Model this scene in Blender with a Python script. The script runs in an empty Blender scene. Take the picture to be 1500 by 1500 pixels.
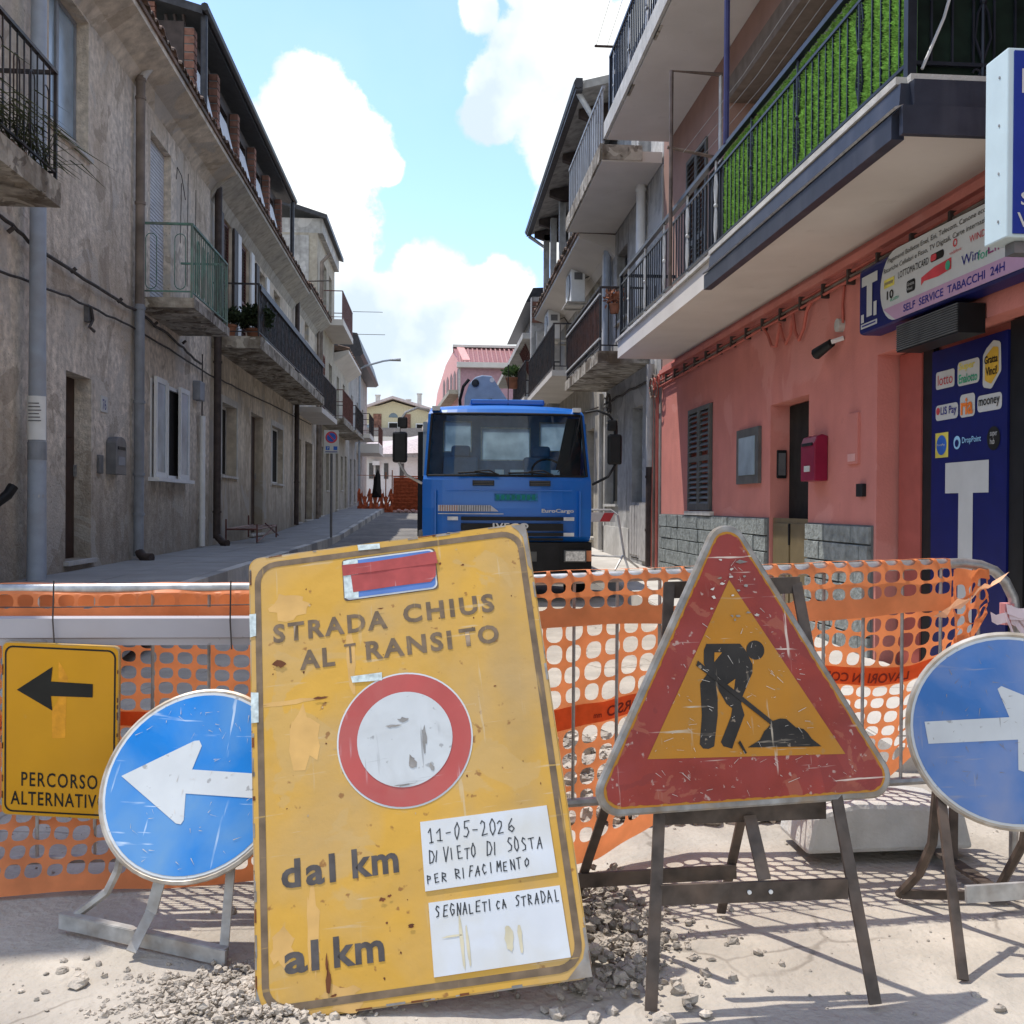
import bpy, math, random
from mathutils import Vector, Matrix, Euler, noise
from math import sin, cos, pi, radians
random.seed(7)
S = bpy.context.scene
COL = S.collection

# ------------------------------------------------------------------ camera, sky, sun, exposure
cd = bpy.data.cameras.new('camera'); cam = bpy.data.objects.new('camera', cd); COL.objects.link(cam)
cd.sensor_width = 36; cd.lens = 36 * 1480 / 1500; cd.clip_start = .05; cd.clip_end = 2000
cam.matrix_world = Matrix.Translation((0, 0, 1.35)) @ Matrix.Rotation(radians(-4.33), 4, 'Z') @ Matrix.Rotation(radians(89.65), 4, 'X') @ Matrix.Rotation(radians(.4), 4, 'Z')
S.camera = cam
SUND = Vector((.75, -.62, -2.14)).normalized()
SKY_STRENGTH, SUN_STRENGTH, EXPOSURE = .15, 2.55, 1.0
W = bpy.data.worlds.new('World'); S.world = W; W.use_nodes = True
wn, wl = W.node_tree.nodes, W.node_tree.links; wn.clear()
def N(nodes, t, **k):
    n = nodes.new(t)
    for a, b in k.items(): setattr(n, a, b)
    return n
def make_world():
    out = N(wn, 'ShaderNodeOutputWorld'); bg = N(wn, 'ShaderNodeBackground'); bg.inputs['Strength'].default_value = SKY_STRENGTH
    sky = N(wn, 'ShaderNodeTexSky', sky_type='NISHITA', sun_disc=False)
    sky.sun_elevation = math.asin(-SUND.z); sky.sun_rotation = math.atan2(-SUND.x, -SUND.y) % (2 * pi)
    sky.altitude = 300; sky.air_density = 1.25; sky.dust_density = .6; sky.ozone_density = 1.0
    tint = N(wn, 'ShaderNodeMix', data_type='RGBA', blend_type='MULTIPLY'); tint.inputs[0].default_value = 1
    wl.new(sky.outputs[0], tint.inputs[6]); tint.inputs[7].default_value = (.72, .79, .98, 1)
    tc = N(wn, 'ShaderNodeTexCoord'); d = tc.outputs['Generated']
    nz = N(wn, 'ShaderNodeTexNoise'); nz.inputs['Scale'].default_value = 6.5; nz.inputs['Detail'].default_value = 11; nz.inputs['Roughness'].default_value = .60
    wl.new(d, nz.inputs['Vector'])
    def blob(ax, az, r):        # direction given as tangents right of / above the street axis
        v = Vector((ax, 1, az)).normalized()
        ds = N(wn, 'ShaderNodeVectorMath', operation='DISTANCE'); wl.new(d, ds.inputs[0]); ds.inputs[1].default_value = v
        m = N(wn, 'ShaderNodeMapRange'); m.inputs[1].default_value = 0; m.inputs[2].default_value = r * 1.17; m.inputs[3].default_value = 1; m.inputs[4].default_value = 0
        wl.new(ds.outputs['Value'], m.inputs[0]); return m.outputs[0]
    def mx(a, b):
        m = N(wn, 'ShaderNodeMath', operation='MAXIMUM'); wl.new(a, m.inputs[0]); wl.new(b, m.inputs[1]); return m.outputs[0]
    # cumulus heaps over the street (and further round the sky)
    B = [(-.12, .34, .085), (-.16, .27, .10), (-.10, .26, .07), (-.13, .385, .05), (-.20, .33, .07), (-.19, .20, .09), (-.13, .19, .06),
         (.115, .46, .085), (.07, .42, .05), (.15, .37, .08), (.05, .385, .035), (.14, .29, .055), (.18, .33, .06), (.10, .52, .06), (.20, .42, .10), (.16, .24, .04), (.26, .34, .09), (.30, .50, .12),
         (-.005, .225, .06), (-.05, .19, .06), (.05, .20, .06), (.0, .16, .08), (-.08, .14, .07), (.09, .15, .06), (.03, .11, .06), (-.06, .09, .05), (-.05, .33, .022), (.04, .49, .03), (.10, .07, .06),
         (-.7, .5, .25), (-1.2, .3, .3), (.9, .6, .3), (1.3, .25, .3), (.5, .9, .22), (-2, -.2, .1)]
    f = None
    for b in B:
        o = blob(*b); f = o if f is None else mx(f, o)
    for v, r in (((0, -1, .5), .4), ((-.8, -.7, .4), .35), ((.8, -.6, .6), .4), ((0, -.3, 1), .3)):
        ds = N(wn, 'ShaderNodeVectorMath', operation='DISTANCE'); wl.new(d, ds.inputs[0]); ds.inputs[1].default_value = Vector(v).normalized()
        m = N(wn, 'ShaderNodeMapRange'); m.inputs[2].default_value = r * 1.5; m.inputs[3].default_value = 1; m.inputs[4].default_value = 0
        wl.new(ds.outputs['Value'], m.inputs[0]); f = mx(f, m.outputs[0])
    a = N(wn, 'ShaderNodeMath', operation='MULTIPLY_ADD'); wl.new(nz.outputs[0], a.inputs[0]); a.inputs[1].default_value = 2.0; a.inputs[2].default_value = -1.0
    s = N(wn, 'ShaderNodeMath', operation='ADD'); wl.new(f, s.inputs[0]); wl.new(a.outputs[0], s.inputs[1])
    dens = N(wn, 'ShaderNodeMapRange', interpolation_type='SMOOTHSTEP'); wl.new(s.outputs[0], dens.inputs[0]); dens.inputs[1].default_value = .30; dens.inputs[2].default_value = .46
    # thin veil between the heaps
    nz3 = N(wn, 'ShaderNodeTexNoise'); nz3.inputs['Scale'].default_value = 2.6; nz3.inputs['Detail'].default_value = 5; wl.new(d, nz3.inputs['Vector'])
    veil = N(wn, 'ShaderNodeMapRange'); wl.new(nz3.outputs[0], veil.inputs[0]); veil.inputs[1].default_value = .42; veil.inputs[2].default_value = .75; veil.inputs[4].default_value = .22
    dm = mx(dens.outputs[0], veil.outputs[0])
    # shading of the heaps
    mp = N(wn, 'ShaderNodeMapping'); mp.inputs['Location'].default_value = (.05, .0, -.035); wl.new(d, mp.inputs[0])
    nz2 = N(wn, 'ShaderNodeTexNoise'); nz2.inputs['Scale'].default_value = 7.5; nz2.inputs['Detail'].default_value = 7; wl.new(mp.outputs[0], nz2.inputs['Vector'])
    cr = N(wn, 'ShaderNodeValToRGB'); e = cr.color_ramp.elements
    e[0].position = .36; e[0].color = (2.6, 3.05, 3.5, 1); e[1].position = .55; e[1].color = (4.4, 4.5, 4.45, 1)
    wl.new(nz2.outputs[0], cr.inputs[0])
    mix = N(wn, 'ShaderNodeMix', data_type='RGBA'); wl.new(dm, mix.inputs[0]); wl.new(tint.outputs[2], mix.inputs[6]); wl.new(cr.outputs[0], mix.inputs[7])
    wl.new(mix.outputs[2], bg.inputs[0]); wl.new(bg.outputs[0], out.inputs[0])
make_world()
sd = bpy.data.lights.new('sun', 'SUN'); sun = bpy.data.objects.new('sun', sd); COL.objects.link(sun)
sd.energy = SUN_STRENGTH; sd.angle = radians(.53); sd.color = (1, .95, .87)
sun.rotation_euler = SUND.to_track_quat('-Z', 'Y').to_euler(); sun.location = (-5, 8, 20)
S.view_settings.view_transform = 'Standard'; S.view_settings.look = 'None'; S.view_settings.gamma = 1
S.view_settings.exposure = EXPOSURE; S.view_settings.use_curve_mapping = False
try:
    S.cycles.max_bounces = 6; S.cycles.transparent_max_bounces = 12
except Exception: pass

# ------------------------------------------------------------------ materials
MATS = {}
def mat(name, col, rough=.7, metal=0, var=.12, vscale=8, stain=None, sscale=1.2, samt=.5, streak=0, streakcol=(.05, .045, .04), bump=0, bscale=60,
        spec=.22, specks=0, speckcol=(.05, .04, .03), speckscale=18, scratch=0, scratchcol=(.6, .6, .6), coord='pos', transl=0, damp=None, patch=None):
    if name in MATS: return MATS[name]
    m = bpy.data.materials.new(name); m.use_nodes = True; n, l = m.node_tree.nodes, m.node_tree.links
    bs = n['Principled BSDF']; bs.inputs['Roughness'].default_value = rough; bs.inputs['Metallic'].default_value = metal
    bs.inputs['Specular IOR Level'].default_value = spec
    if coord == 'pos': co = N(n, 'ShaderNodeNewGeometry').outputs['Position']
    else: co = N(n, 'ShaderNodeTexCoord').outputs['Object']
    def noise_(scale, detail=4, vec=None, dist=0):
        t = N(n, 'ShaderNodeTexNoise'); t.inputs['Scale'].default_value = scale; t.inputs['Detail'].default_value = detail; t.inputs['Distortion'].default_value = dist
        l.new(vec or co, t.inputs['Vector']); return t.outputs[0]
    def ramp(o, a, b, lo=0, hi=1):
        r = N(n, 'ShaderNodeMapRange'); l.new(o, r.inputs[0]); r.inputs[1].default_value = a; r.inputs[2].default_value = b; r.inputs[3].default_value = lo; r.inputs[4].default_value = hi; return r.outputs[0]
    def mixc(fac, A, B_, bt='MIX'):
        x = N(n, 'ShaderNodeMix', data_type='RGBA', blend_type=bt)
        if isinstance(fac, float): x.inputs[0].default_value = fac
        else: l.new(fac, x.inputs[0])
        for i, q in ((6, A), (7, B_)):
            if isinstance(q, tuple): x.inputs[i].default_value = (*q[:3], 1)
            else: l.new(q, x.inputs[i])
        return x.outputs[2]
    c = tuple(col)
    lo = tuple(max(0, q * (1 - var * 1.6)) for q in c); hi = tuple(min(1, q * (1 + var * 1.2)) for q in c)
    cur = mixc(ramp(noise_(vscale, 5), .3, .7), lo, hi)
    if stain: cur = mixc(ramp(noise_(sscale, 6, dist=.4), .42, .68, 0, samt), cur, tuple(stain))
    if streak:
        mp = N(n, 'ShaderNodeMapping'); mp.inputs['Scale'].default_value = (3.2, 3.2, .28); l.new(co, mp.inputs[0])
        cur = mixc(ramp(noise_(1.5, 6, mp.outputs[0]), .5, .74, 0, streak), cur, tuple(streakcol))
    if damp:   # rising damp / dirt up to a given height above ground
        sp = N(n, 'ShaderNodeSeparateXYZ'); l.new(co, sp.inputs[0])
        ad = N(n, 'ShaderNodeMath', operation='MULTIPLY_ADD'); l.new(noise_(2.2, 6), ad.inputs[0]); ad.inputs[1].default_value = -1.6; l.new(sp.outputs[2], ad.inputs[2])
        cur = mixc(ramp(ad.outputs[0], damp[0], damp[1], .62, 0), cur, tuple(damp[2]))
    if patch:  # cement repairs and lost skim coat: irregular patches with a definite edge
        for pc, pa, ps in patch: cur = mixc(ramp(noise_(ps, 7, dist=.8), .585, .60, 0, pa), cur, tuple(pc))
    if specks: cur = mixc(ramp(noise_(speckscale, 3), .67, .72, 0, specks), cur, tuple(speckcol))
    if scratch:
        for k, sc in enumerate(((40, 40, 3), (4, 30, 55))):
            mp = N(n, 'ShaderNodeMapping'); mp.inputs['Scale'].default_value = sc; mp.inputs['Rotation'].default_value = (0, .6 + k * .9, .2); l.new(co, mp.inputs[0])
            msk = N(n, 'ShaderNodeMath', operation='MULTIPLY'); l.new(ramp(noise_(1.1, 3, mp.outputs[0]), .66, .70), msk.inputs[0]); l.new(ramp(noise_(5, 2), .45, .6, 0, scratch), msk.inputs[1])
            cur = mixc(msk.outputs[0], cur, tuple(scratchcol))
    l.new(cur, bs.inputs['Base Color'])
    if bump:
        b = N(n, 'ShaderNodeBump'); b.inputs['Strength'].default_value = bump; b.inputs['Distance'].default_value = .02
        l.new(noise_(bscale, 5), b.inputs['Height']); l.new(b.outputs[0], bs.inputs['Normal'])
    if transl:
        tr = N(n, 'ShaderNodeBsdfTranslucent'); l.new(cur, tr.inputs[0]); mx = N(n, 'ShaderNodeMixShader'); mx.inputs[0].default_value = transl
        l.new(bs.outputs[0], mx.inputs[1]); l.new(tr.outputs[0], mx.inputs[2]); l.new(mx.outputs[0], n['Material Output'].inputs[0])
    MATS[name] = m; return m
def glassmat(name, tint=(.5, .6, .6), refl=1.0):
    m = bpy.data.materials.new(name); m.use_nodes = True; n, l = m.node_tree.nodes, m.node_tree.links
    n.remove(n['Principled BSDF']); t = N(n, 'ShaderNodeBsdfTransparent'); t.inputs[0].default_value = (*tint, 1)
    g = N(n, 'ShaderNodeBsdfGlossy'); g.inputs['Roughness'].default_value = .03; fr = N(n, 'ShaderNodeFresnel'); fr.inputs[0].default_value = 1.5 * refl
    mx = N(n, 'ShaderNodeMixShader'); l.new(fr.outputs[0], mx.inputs[0]); l.new(t.outputs[0], mx.inputs[1]); l.new(g.outputs[0], mx.inputs[2]); l.new(mx.outputs[0], n['Material Output'].inputs[0])
    MATS[name] = m; return m
M_plL1 = mat('roughcast_plaster', (.70, .61, .50), .95, stain=(.47, .375, .27), sscale=.55, samt=.85, streak=.5, streakcol=(.19, .165, .14), bump=.9, bscale=38, var=.2, vscale=11, specks=.6, speckcol=(.16, .12, .09), speckscale=24, patch=(((.50, .46, .40), .55, .85), ((.30, .24, .18), .5, 1.7)), damp=(.1, 1.5, (.20, .175, .14)))
M_plL2 = mat('beige_plaster', (.64, .56, .45), .95, stain=(.42, .34, .25), sscale=.7, samt=.75, streak=.55, streakcol=(.2, .175, .15), bump=.35, bscale=30, var=.16, vscale=6, damp=(.0, 1.7, (.20, .18, .15)), patch=(((.42, .40, .37), .6, .7), ((.33, .27, .2), .5, 1.3)))
M_plL3 = mat('ochre_plaster', (.40, .36, .29), .95, stain=(.28, .24, .19), streak=.3, var=.12)
M_plL4 = mat('cream_plaster', (.45, .41, .34), .95, stain=(.25, .24, .22), streak=.4, var=.12)
M_plG = mat('grey_render', (.42, .41, .39), .95, stain=(.25, .24, .22), streak=.5, var=.14, bump=.3, patch=(((.55, .53, .5), .6, 1.1),))
M_pink = mat('pink_plaster', (.58, .215, .175), .9, var=.07, vscale=3, stain=(.50, .175, .145), sscale=.8, samt=.6, bump=.2, bscale=50, streak=.25, streakcol=(.40, .14, .115), specks=.25, speckcol=(.38, .15, .12), speckscale=9, damp=(-.4, 1.3, (.45, .2, .17)), patch=(((.66, .31, .27), .35, .6),))
M_pinkup = mat('brown_pink_plaster', (.36, .22, .175), .9, var=.07, vscale=3, bump=.1)
M_pinkdark = mat('dark_red_plaster', (.36, .09, .07), .9, var=.06)
M_salmon = mat('salmon_plaster', (.62, .33, .30), .9, var=.06, streak=.2, streakcol=(.4, .22, .2))
M_mauve = mat('mauve_plaster', (.42, .26, .30), .9, var=.08)
M_redsheet = mat('red_roof_sheet', (.26, .11, .11), .6, var=.1)
M_soffit = mat('pale_soffit_paint', (.62, .58, .53), .9, var=.04, vscale=2, stain=(.5, .45, .4), samt=.35, specks=.12, speckscale=6, speckcol=(.35, .3, .25))
M_white = mat('white_paint', (.74, .74, .72), .6, var=.04, stain=(.55, .53, .5), samt=.4)
M_conc = mat('weathered_concrete', (.40, .36, .30), .95, stain=(.12, .09, .06), sscale=2.4, samt=1.0, patch=(((.55, .5, .42), .6, 2.6), ((.08, .06, .045), .6, 3.4)), bump=.8, bscale=22, var=.22, vscale=9, streak=.4)
M_concl = mat('light_concrete', (.55, .53, .49), .9, stain=(.33, .31, .28), samt=.6, bump=.3, var=.1, streak=.3, streakcol=(.2, .19, .18))
M_iron = mat('dark_iron', (.045, .045, .05), .5, metal=.5, var=.3, stain=(.12, .06, .035), samt=.35, sscale=4)
M_irongreen = mat('faded_green_iron', (.13, .24, .19), .6, metal=.2, var=.25, stain=(.2, .2, .17), samt=.7, sscale=3)
M_ironblue = mat('blue_black_iron', (.022, .026, .036), .35, metal=.4, var=.2)
M_ironlight = mat('pale_grey_iron', (.50, .50, .49), .5, metal=.2, var=.15)
M_ironbrown = mat('brown_iron', (.14, .06, .05), .5, metal=.2, var=.2)
M_galv = mat('galvanised_steel', (.42, .42, .41), .45, metal=.7, var=.2, vscale=25, stain=(.25, .2, .15), samt=.4, sscale=6)
M_pipegrey = mat('grey_plastic_pipe', (.27, .29, .32), .5, var=.1, stain=(.2, .19, .18), samt=.5, streak=.4)
M_pipebrown = mat('weathered_pipe', (.21, .17, .14), .8, var=.25, vscale=4, streak=.5)
M_pipedark = mat('dark_brown_pipe', (.06, .045, .04), .6, var=.2)
M_pipepink = mat('pink_painted_cable', (.45, .13, .10), .8, var=.1)
M_polegrey = mat('grey_pole_paint', (.33, .37, .43), .5, var=.06, stain=(.25, .22, .19), samt=.35, sscale=3)
M_cable = mat('black_cable', (.07, .06, .055), .7, var=.3)
M_door = mat('dark_brown_door', (.055, .03, .022), .5, var=.2)
M_dark = mat('dark_interior', (.02, .018, .016), .9, var=.2)
M_shutw = mat('white_shutter', (.55, .56, .58), .6, var=.08)
M_shutd = mat('dark_green_grey_louvre', (.10, .10, .095), .5, var=.15)
M_glass = mat('window_glass', (.10, .14, .17), .12, var=.1, vscale=1.5, spec=.8)
M_glassb = mat('bluish_window_glass', (.28, .36, .42), .25, var=.25, vscale=2, spec=.7)
M_tile = mat('terracotta_tile', (.20, .13, .095), .9, var=.35, vscale=5, stain=(.11, .095, .08), samt=.9, sscale=3, bump=.4)
M_roofd = mat('dark_metal_roof', (.05, .05, .055), .45, metal=.3, var=.2)
M_roofpale = mat('pale_roof_sheet', (.50, .42, .40), .7, var=.15)
M_wood = mat('red_brown_wood', (.20, .065, .035), .6, var=.3, vscale=12, streak=.4)
M_woodgrey = mat('grey_wood_gate', (.40, .38, .36), .8, var=.15, streak=.4)
M_brick = mat('red_brick', (.22, .11, .08), .9, var=.3, vscale=5)
M_stone = mat('grey_green_stone', (.24, .26, .25), .8, var=.22, vscale=14, bump=.9, bscale=26, stain=(.15, .165, .16), samt=.5, sscale=4, coord='pos')
M_mortar = mat('grey_mortar', (.15, .155, .15), .95, var=.1)
M_blue = mat('truck_blue_paint', (.008, .125, .47), .28, var=.05, vscale=2, spec=.55, stain=(.02, .12, .38), samt=.35, sscale=2)
M_blackpl = mat('black_plastic', (.011, .011, .012), .5, var=.2)
M_tyre = mat('tyre_rubber', (.02, .02, .02), .85, var=.2)
M_inside = mat('cab_interior_fabric', (.13, .25, .40), .85, var=.1)
M_crane = mat('crane_grey_blue', (.28, .36, .48), .5, var=.08)
M_lamp = mat('headlight_glass', (.62, .60, .55), .15, var=.25, vscale=40)
M_orlamp = mat('indicator_orange', (.6, .22, .1), .3)
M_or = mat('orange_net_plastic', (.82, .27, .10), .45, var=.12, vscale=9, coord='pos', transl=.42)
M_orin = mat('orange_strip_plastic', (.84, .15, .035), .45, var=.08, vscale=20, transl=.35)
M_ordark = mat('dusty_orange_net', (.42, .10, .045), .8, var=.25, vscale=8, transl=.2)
M_redprint = mat('dark_red_print', (.25, .03, .015), .6)
M_tape = mat('pale_tape', (.75, .62, .62), .6, var=.1, transl=.2)
M_yel = mat('yellow_sign_paint', (.57, .32, .05), .5, var=.05, vscale=5, stain=(.46, .31, .14), sscale=3.2, samt=.7, specks=.75, speckcol=(.22, .09, .03), speckscale=26, coord='obj', scratch=.5, scratchcol=(.55, .45, .3), bump=.35, bscale=5, streak=.4, streakcol=(.36, .25, .12), patch=(((.50, .33, .13), .5, 4.5),))
M_yel2 = mat('yellow_small_sign_paint', (.56, .27, .01), .4, var=.03, stain=(.52, .25, .02), samt=.4, sscale=3, coord='obj', specks=.3, speckscale=12, speckcol=(.5, .3, .1))
M_yelfilm = mat('ghost_arrow_film', (.66, .29, .02), .45, var=.14, vscale=30, coord='obj')
M_rimgrey = mat('worn_sign_rim', (.27, .26, .245), .55, metal=.3, var=.25, vscale=20, coord='obj', stain=(.25, .17, .09), samt=.6, sscale=9)
M_rimyel = mat('chipped_yellow_rim', (.48, .28, .06), .6, var=.15, vscale=10, coord='obj', stain=(.30, .29, .26), samt=.9, sscale=7, specks=.7, speckscale=40)
M_grprint = mat('faded_grey_brown_print', (.17, .12, .075), .6, var=.18, vscale=25, coord='obj', scratch=.6, scratchcol=(.6, .38, .1))
M_grprint2 = mat('dark_grey_print', (.085, .075, .07), .6, var=.2, vscale=25, coord='obj', scratch=.5, scratchcol=(.55, .36, .1))
M_black = mat('black_print', (.014, .014, .012), .5, var=.2, coord='obj')
M_ink = mat('marker_ink', (.05, .055, .06), .7, var=.2)
M_redring = mat('faded_red_ring', (.43, .085, .075), .5, var=.08, vscale=5, coord='obj', stain=(.40, .14, .12), samt=.5, sscale=6, scratch=.5)
M_whitedisc = mat('scuffed_white_disc', (.54, .56, .56), .5, var=.04, coord='obj', stain=(.42, .43, .42), sscale=8, samt=.6, scratch=.9, scratchcol=(.25, .25, .25), specks=.4, speckscale=30)
M_paper = mat('white_card', (.60, .62, .64), .6, var=.03, coord='obj', stain=(.52, .49, .40), sscale=7, samt=.5)
M_tapered = mat('red_tape', (.36, .065, .06), .5, var=.12, vscale=20, coord='obj', scratch=.4)
M_bluebox = mat('sticker_blue', (.10, .19, .45), .4, var=.1, coord='obj')
M_foil = mat('pale_foil_tape', (.55, .62, .60), .35, var=.2, vscale=60, coord='obj')
M_tred = mat('worn_red_triangle', (.265, .038, .026), .42, var=.15, vscale=7, coord='obj', stain=(.27, .05, .045), samt=.7, sscale=5, scratch=1, scratchcol=(.62, .50, .42), specks=.6, speckcol=(.5, .40, .34), speckscale=45, bump=.3, bscale=7, streak=.35, streakcol=(.22, .05, .04), patch=(((.36, .12, .07), .5, 11), ((.20, .035, .03), .5, 6)))
M_tyel = mat('worn_amber_triangle', (.43, .18, .014), .42, var=.06, coord='obj', scratch=1, scratchcol=(.5, .45, .35), specks=.5, speckcol=(.33, .2, .08), speckscale=42, stain=(.40, .19, .03), sscale=6, samt=.6, streak=.35, streakcol=(.33, .18, .05))
M_tblk = mat('worn_black_figure', (.028, .024, .021), .5, var=.3, coord='obj', scratch=1, scratchcol=(.5, .42, .32), specks=.5, speckcol=(.45, .35, .25), speckscale=50)
M_sblue = mat('worn_blue_disc', (.012, .19, .56), .32, var=.1, vscale=4, coord='obj', stain=(.17, .31, .46), sscale=2.6, samt=.8, scratch=.9, scratchcol=(.55, .65, .75))
M_sblue2 = mat('faded_blue_disc', (.045, .165, .44), .4, var=.12, vscale=4, coord='obj', stain=(.24, .28, .42), sscale=3.5, samt=.8, scratch=.7, scratchcol=(.3, .3, .35))
M_sarrow = mat('scuffed_white_arrow', (.55, .57, .57), .45, var=.05, coord='obj', specks=.6, speckcol=(.2, .19, .18), speckscale=32, scratch=.6, scratchcol=(.35, .33, .3))
M_sback = mat('bare_sign_back', (.48, .44, .38), .5, metal=.4, var=.2, vscale=15, coord='obj', stain=(.3, .2, .1), samt=.7, sscale=10)
M_stand = mat('brown_grey_stand_steel', (.085, .068, .057), .55, metal=.3, var=.25, vscale=20, stain=(.17, .12, .09), samt=.5, sscale=9)
M_standl = mat('light_grey_stand_steel', (.42, .41, .39), .5, metal=.4, var=.2, vscale=20, stain=(.25, .17, .1), samt=.5, sscale=8)
M_plank = mat('lavender_grey_plank', (.38, .36, .38), .5, var=.05, vscale=3, stain=(.3, .28, .29), samt=.4, sscale=3, specks=.3, speckscale=20)
M_navy = mat('navy_sign_face', (.006, .010, .095), .45, var=.08)
M_signw = mat('white_sign_face', (.52, .52, .49), .45, var=.03)
M_signpink = mat('pink_sign_band', (.46, .28, .38), .45, var=.04)
M_bbox = mat('pale_blue_white_casing', (.52, .63, .65), .4, var=.03)
M_cobalt = mat('cobalt_sign_face', (.010, .030, .24), .35, var=.04)
M_decalred = mat('decal_red', (.55, .06, .07), .5); M_decalyel = mat('decal_yellow', (.65, .55, .10), .5); M_decalgr = mat('decal_green', (.05, .35, .2), .5)
M_decalbl = mat('decal_blue', (.03, .12, .45), .5); M_decallb = mat('decal_light_blue', (.3, .55, .75), .5); M_navyt = mat('navy_lettering', (.03, .03, .2), .5); M_purple = mat('decal_plum', (.25, .05, .15), .5)
M_mail = mat('burgundy_mailbox', (.22, .012, .04), .35, var=.08)
M_mailg = mat('grey_mailbox', (.16, .16, .165), .4, metal=.3, var=.12)
M_bronze = mat('olive_bronze_panel', (.20, .155, .085), .4, metal=.3, var=.08)
M_leaf = mat('green_leaf', (.07, .12, .04), .7, var=.35, vscale=20, transl=.25)
M_leafd = mat('dark_green_leaf', (.035, .05, .022), .8, var=.4, vscale=20, transl=.2)
M_astro = mat('bright_artificial_grass', (.23, .44, .09), .6, var=.35, vscale=22, transl=.2)
M_astrob = mat('artificial_grass_backing', (.10, .22, .05), .9, var=.2)
M_clay = mat('clay_pot', (.28, .12, .07), .9, var=.15)
M_rub = mat('pale_rubble', (.43, .375, .31), .95, var=.25, vscale=12, bump=.6)
M_rubd = mat('grey_rubble', (.36, .315, .265), .95, var=.25, vscale=12, bump=.6)

def ground_mat():
    m = mat('dusty_concrete_ground', (.415, .37, .31), .95, var=.12, vscale=4, stain=(.31, .275, .235), sscale=1.3, samt=.7, bump=.55, bscale=34, specks=.5, speckcol=(.26, .235, .20), speckscale=40)
    n, l = m.node_tree.nodes, m.node_tree.links; bs = n['Principled BSDF']; src = bs.inputs['Base Color'].links[0].from_socket
    geo = N(n, 'ShaderNodeNewGeometry'); nn = N(n, 'ShaderNodeTexNoise'); nn.inputs['Scale'].default_value = 2.5; nn.inputs['Detail'].default_value = 5; l.new(geo.outputs['Position'], nn.inputs['Vector'])
    mx = N(n, 'ShaderNodeMix', data_type='RGBA'); mx.inputs[0].default_value = .22; l.new(geo.outputs['Position'], mx.inputs[6]); l.new(nn.outputs[1], mx.inputs[7])
    vo = N(n, 'ShaderNodeTexVoronoi', feature='DISTANCE_TO_EDGE'); vo.inputs['Scale'].default_value = 1.1; l.new(mx.outputs[2], vo.inputs['Vector'])
    cr = N(n, 'ShaderNodeMapRange'); l.new(vo.outputs[0], cr.inputs[0]); cr.inputs[1].default_value = .002; cr.inputs[2].default_value = .009; cr.inputs[3].default_value = .55; cr.inputs[4].default_value = 0
    msk = N(n, 'ShaderNodeTexNoise'); msk.inputs['Scale'].default_value = 1.4; l.new(geo.outputs['Position'], msk.inputs['Vector']); mr = N(n, 'ShaderNodeMapRange'); l.new(msk.outputs[0], mr.inputs[0]); mr.inputs[1].default_value = .48; mr.inputs[2].default_value = .56
    mu = N(n, 'ShaderNodeMath', operation='MULTIPLY'); l.new(cr.outputs[0], mu.inputs[0]); l.new(mr.outputs[0], mu.inputs[1])
    o = N(n, 'ShaderNodeMix', data_type='RGBA'); l.new(mu.outputs[0], o.inputs[0]); l.new(src, o.inputs[6]); o.inputs[7].default_value = (.15, .125, .10, 1); l.new(o.outputs[2], bs.inputs['Base Color'])
    return m
M_ground = ground_mat()
M_road = mat('worn_asphalt', (.16, .15, .14), .95, var=.2, vscale=5, stain=(.24, .22, .20), sscale=.9, samt=.8, bump=.5, bscale=40)
M_walk = mat('concrete_pavement', (.30, .295, .285), .95, var=.08, vscale=3, stain=(.23, .22, .21), sscale=1.1, samt=.6, bump=.25, bscale=50)
M_walkr = mat('pale_pavement', (.50, .47, .42), .95, var=.08, vscale=3, stain=(.38, .35, .31), sscale=1.4, samt=.5, bump=.25, bscale=50)

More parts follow.
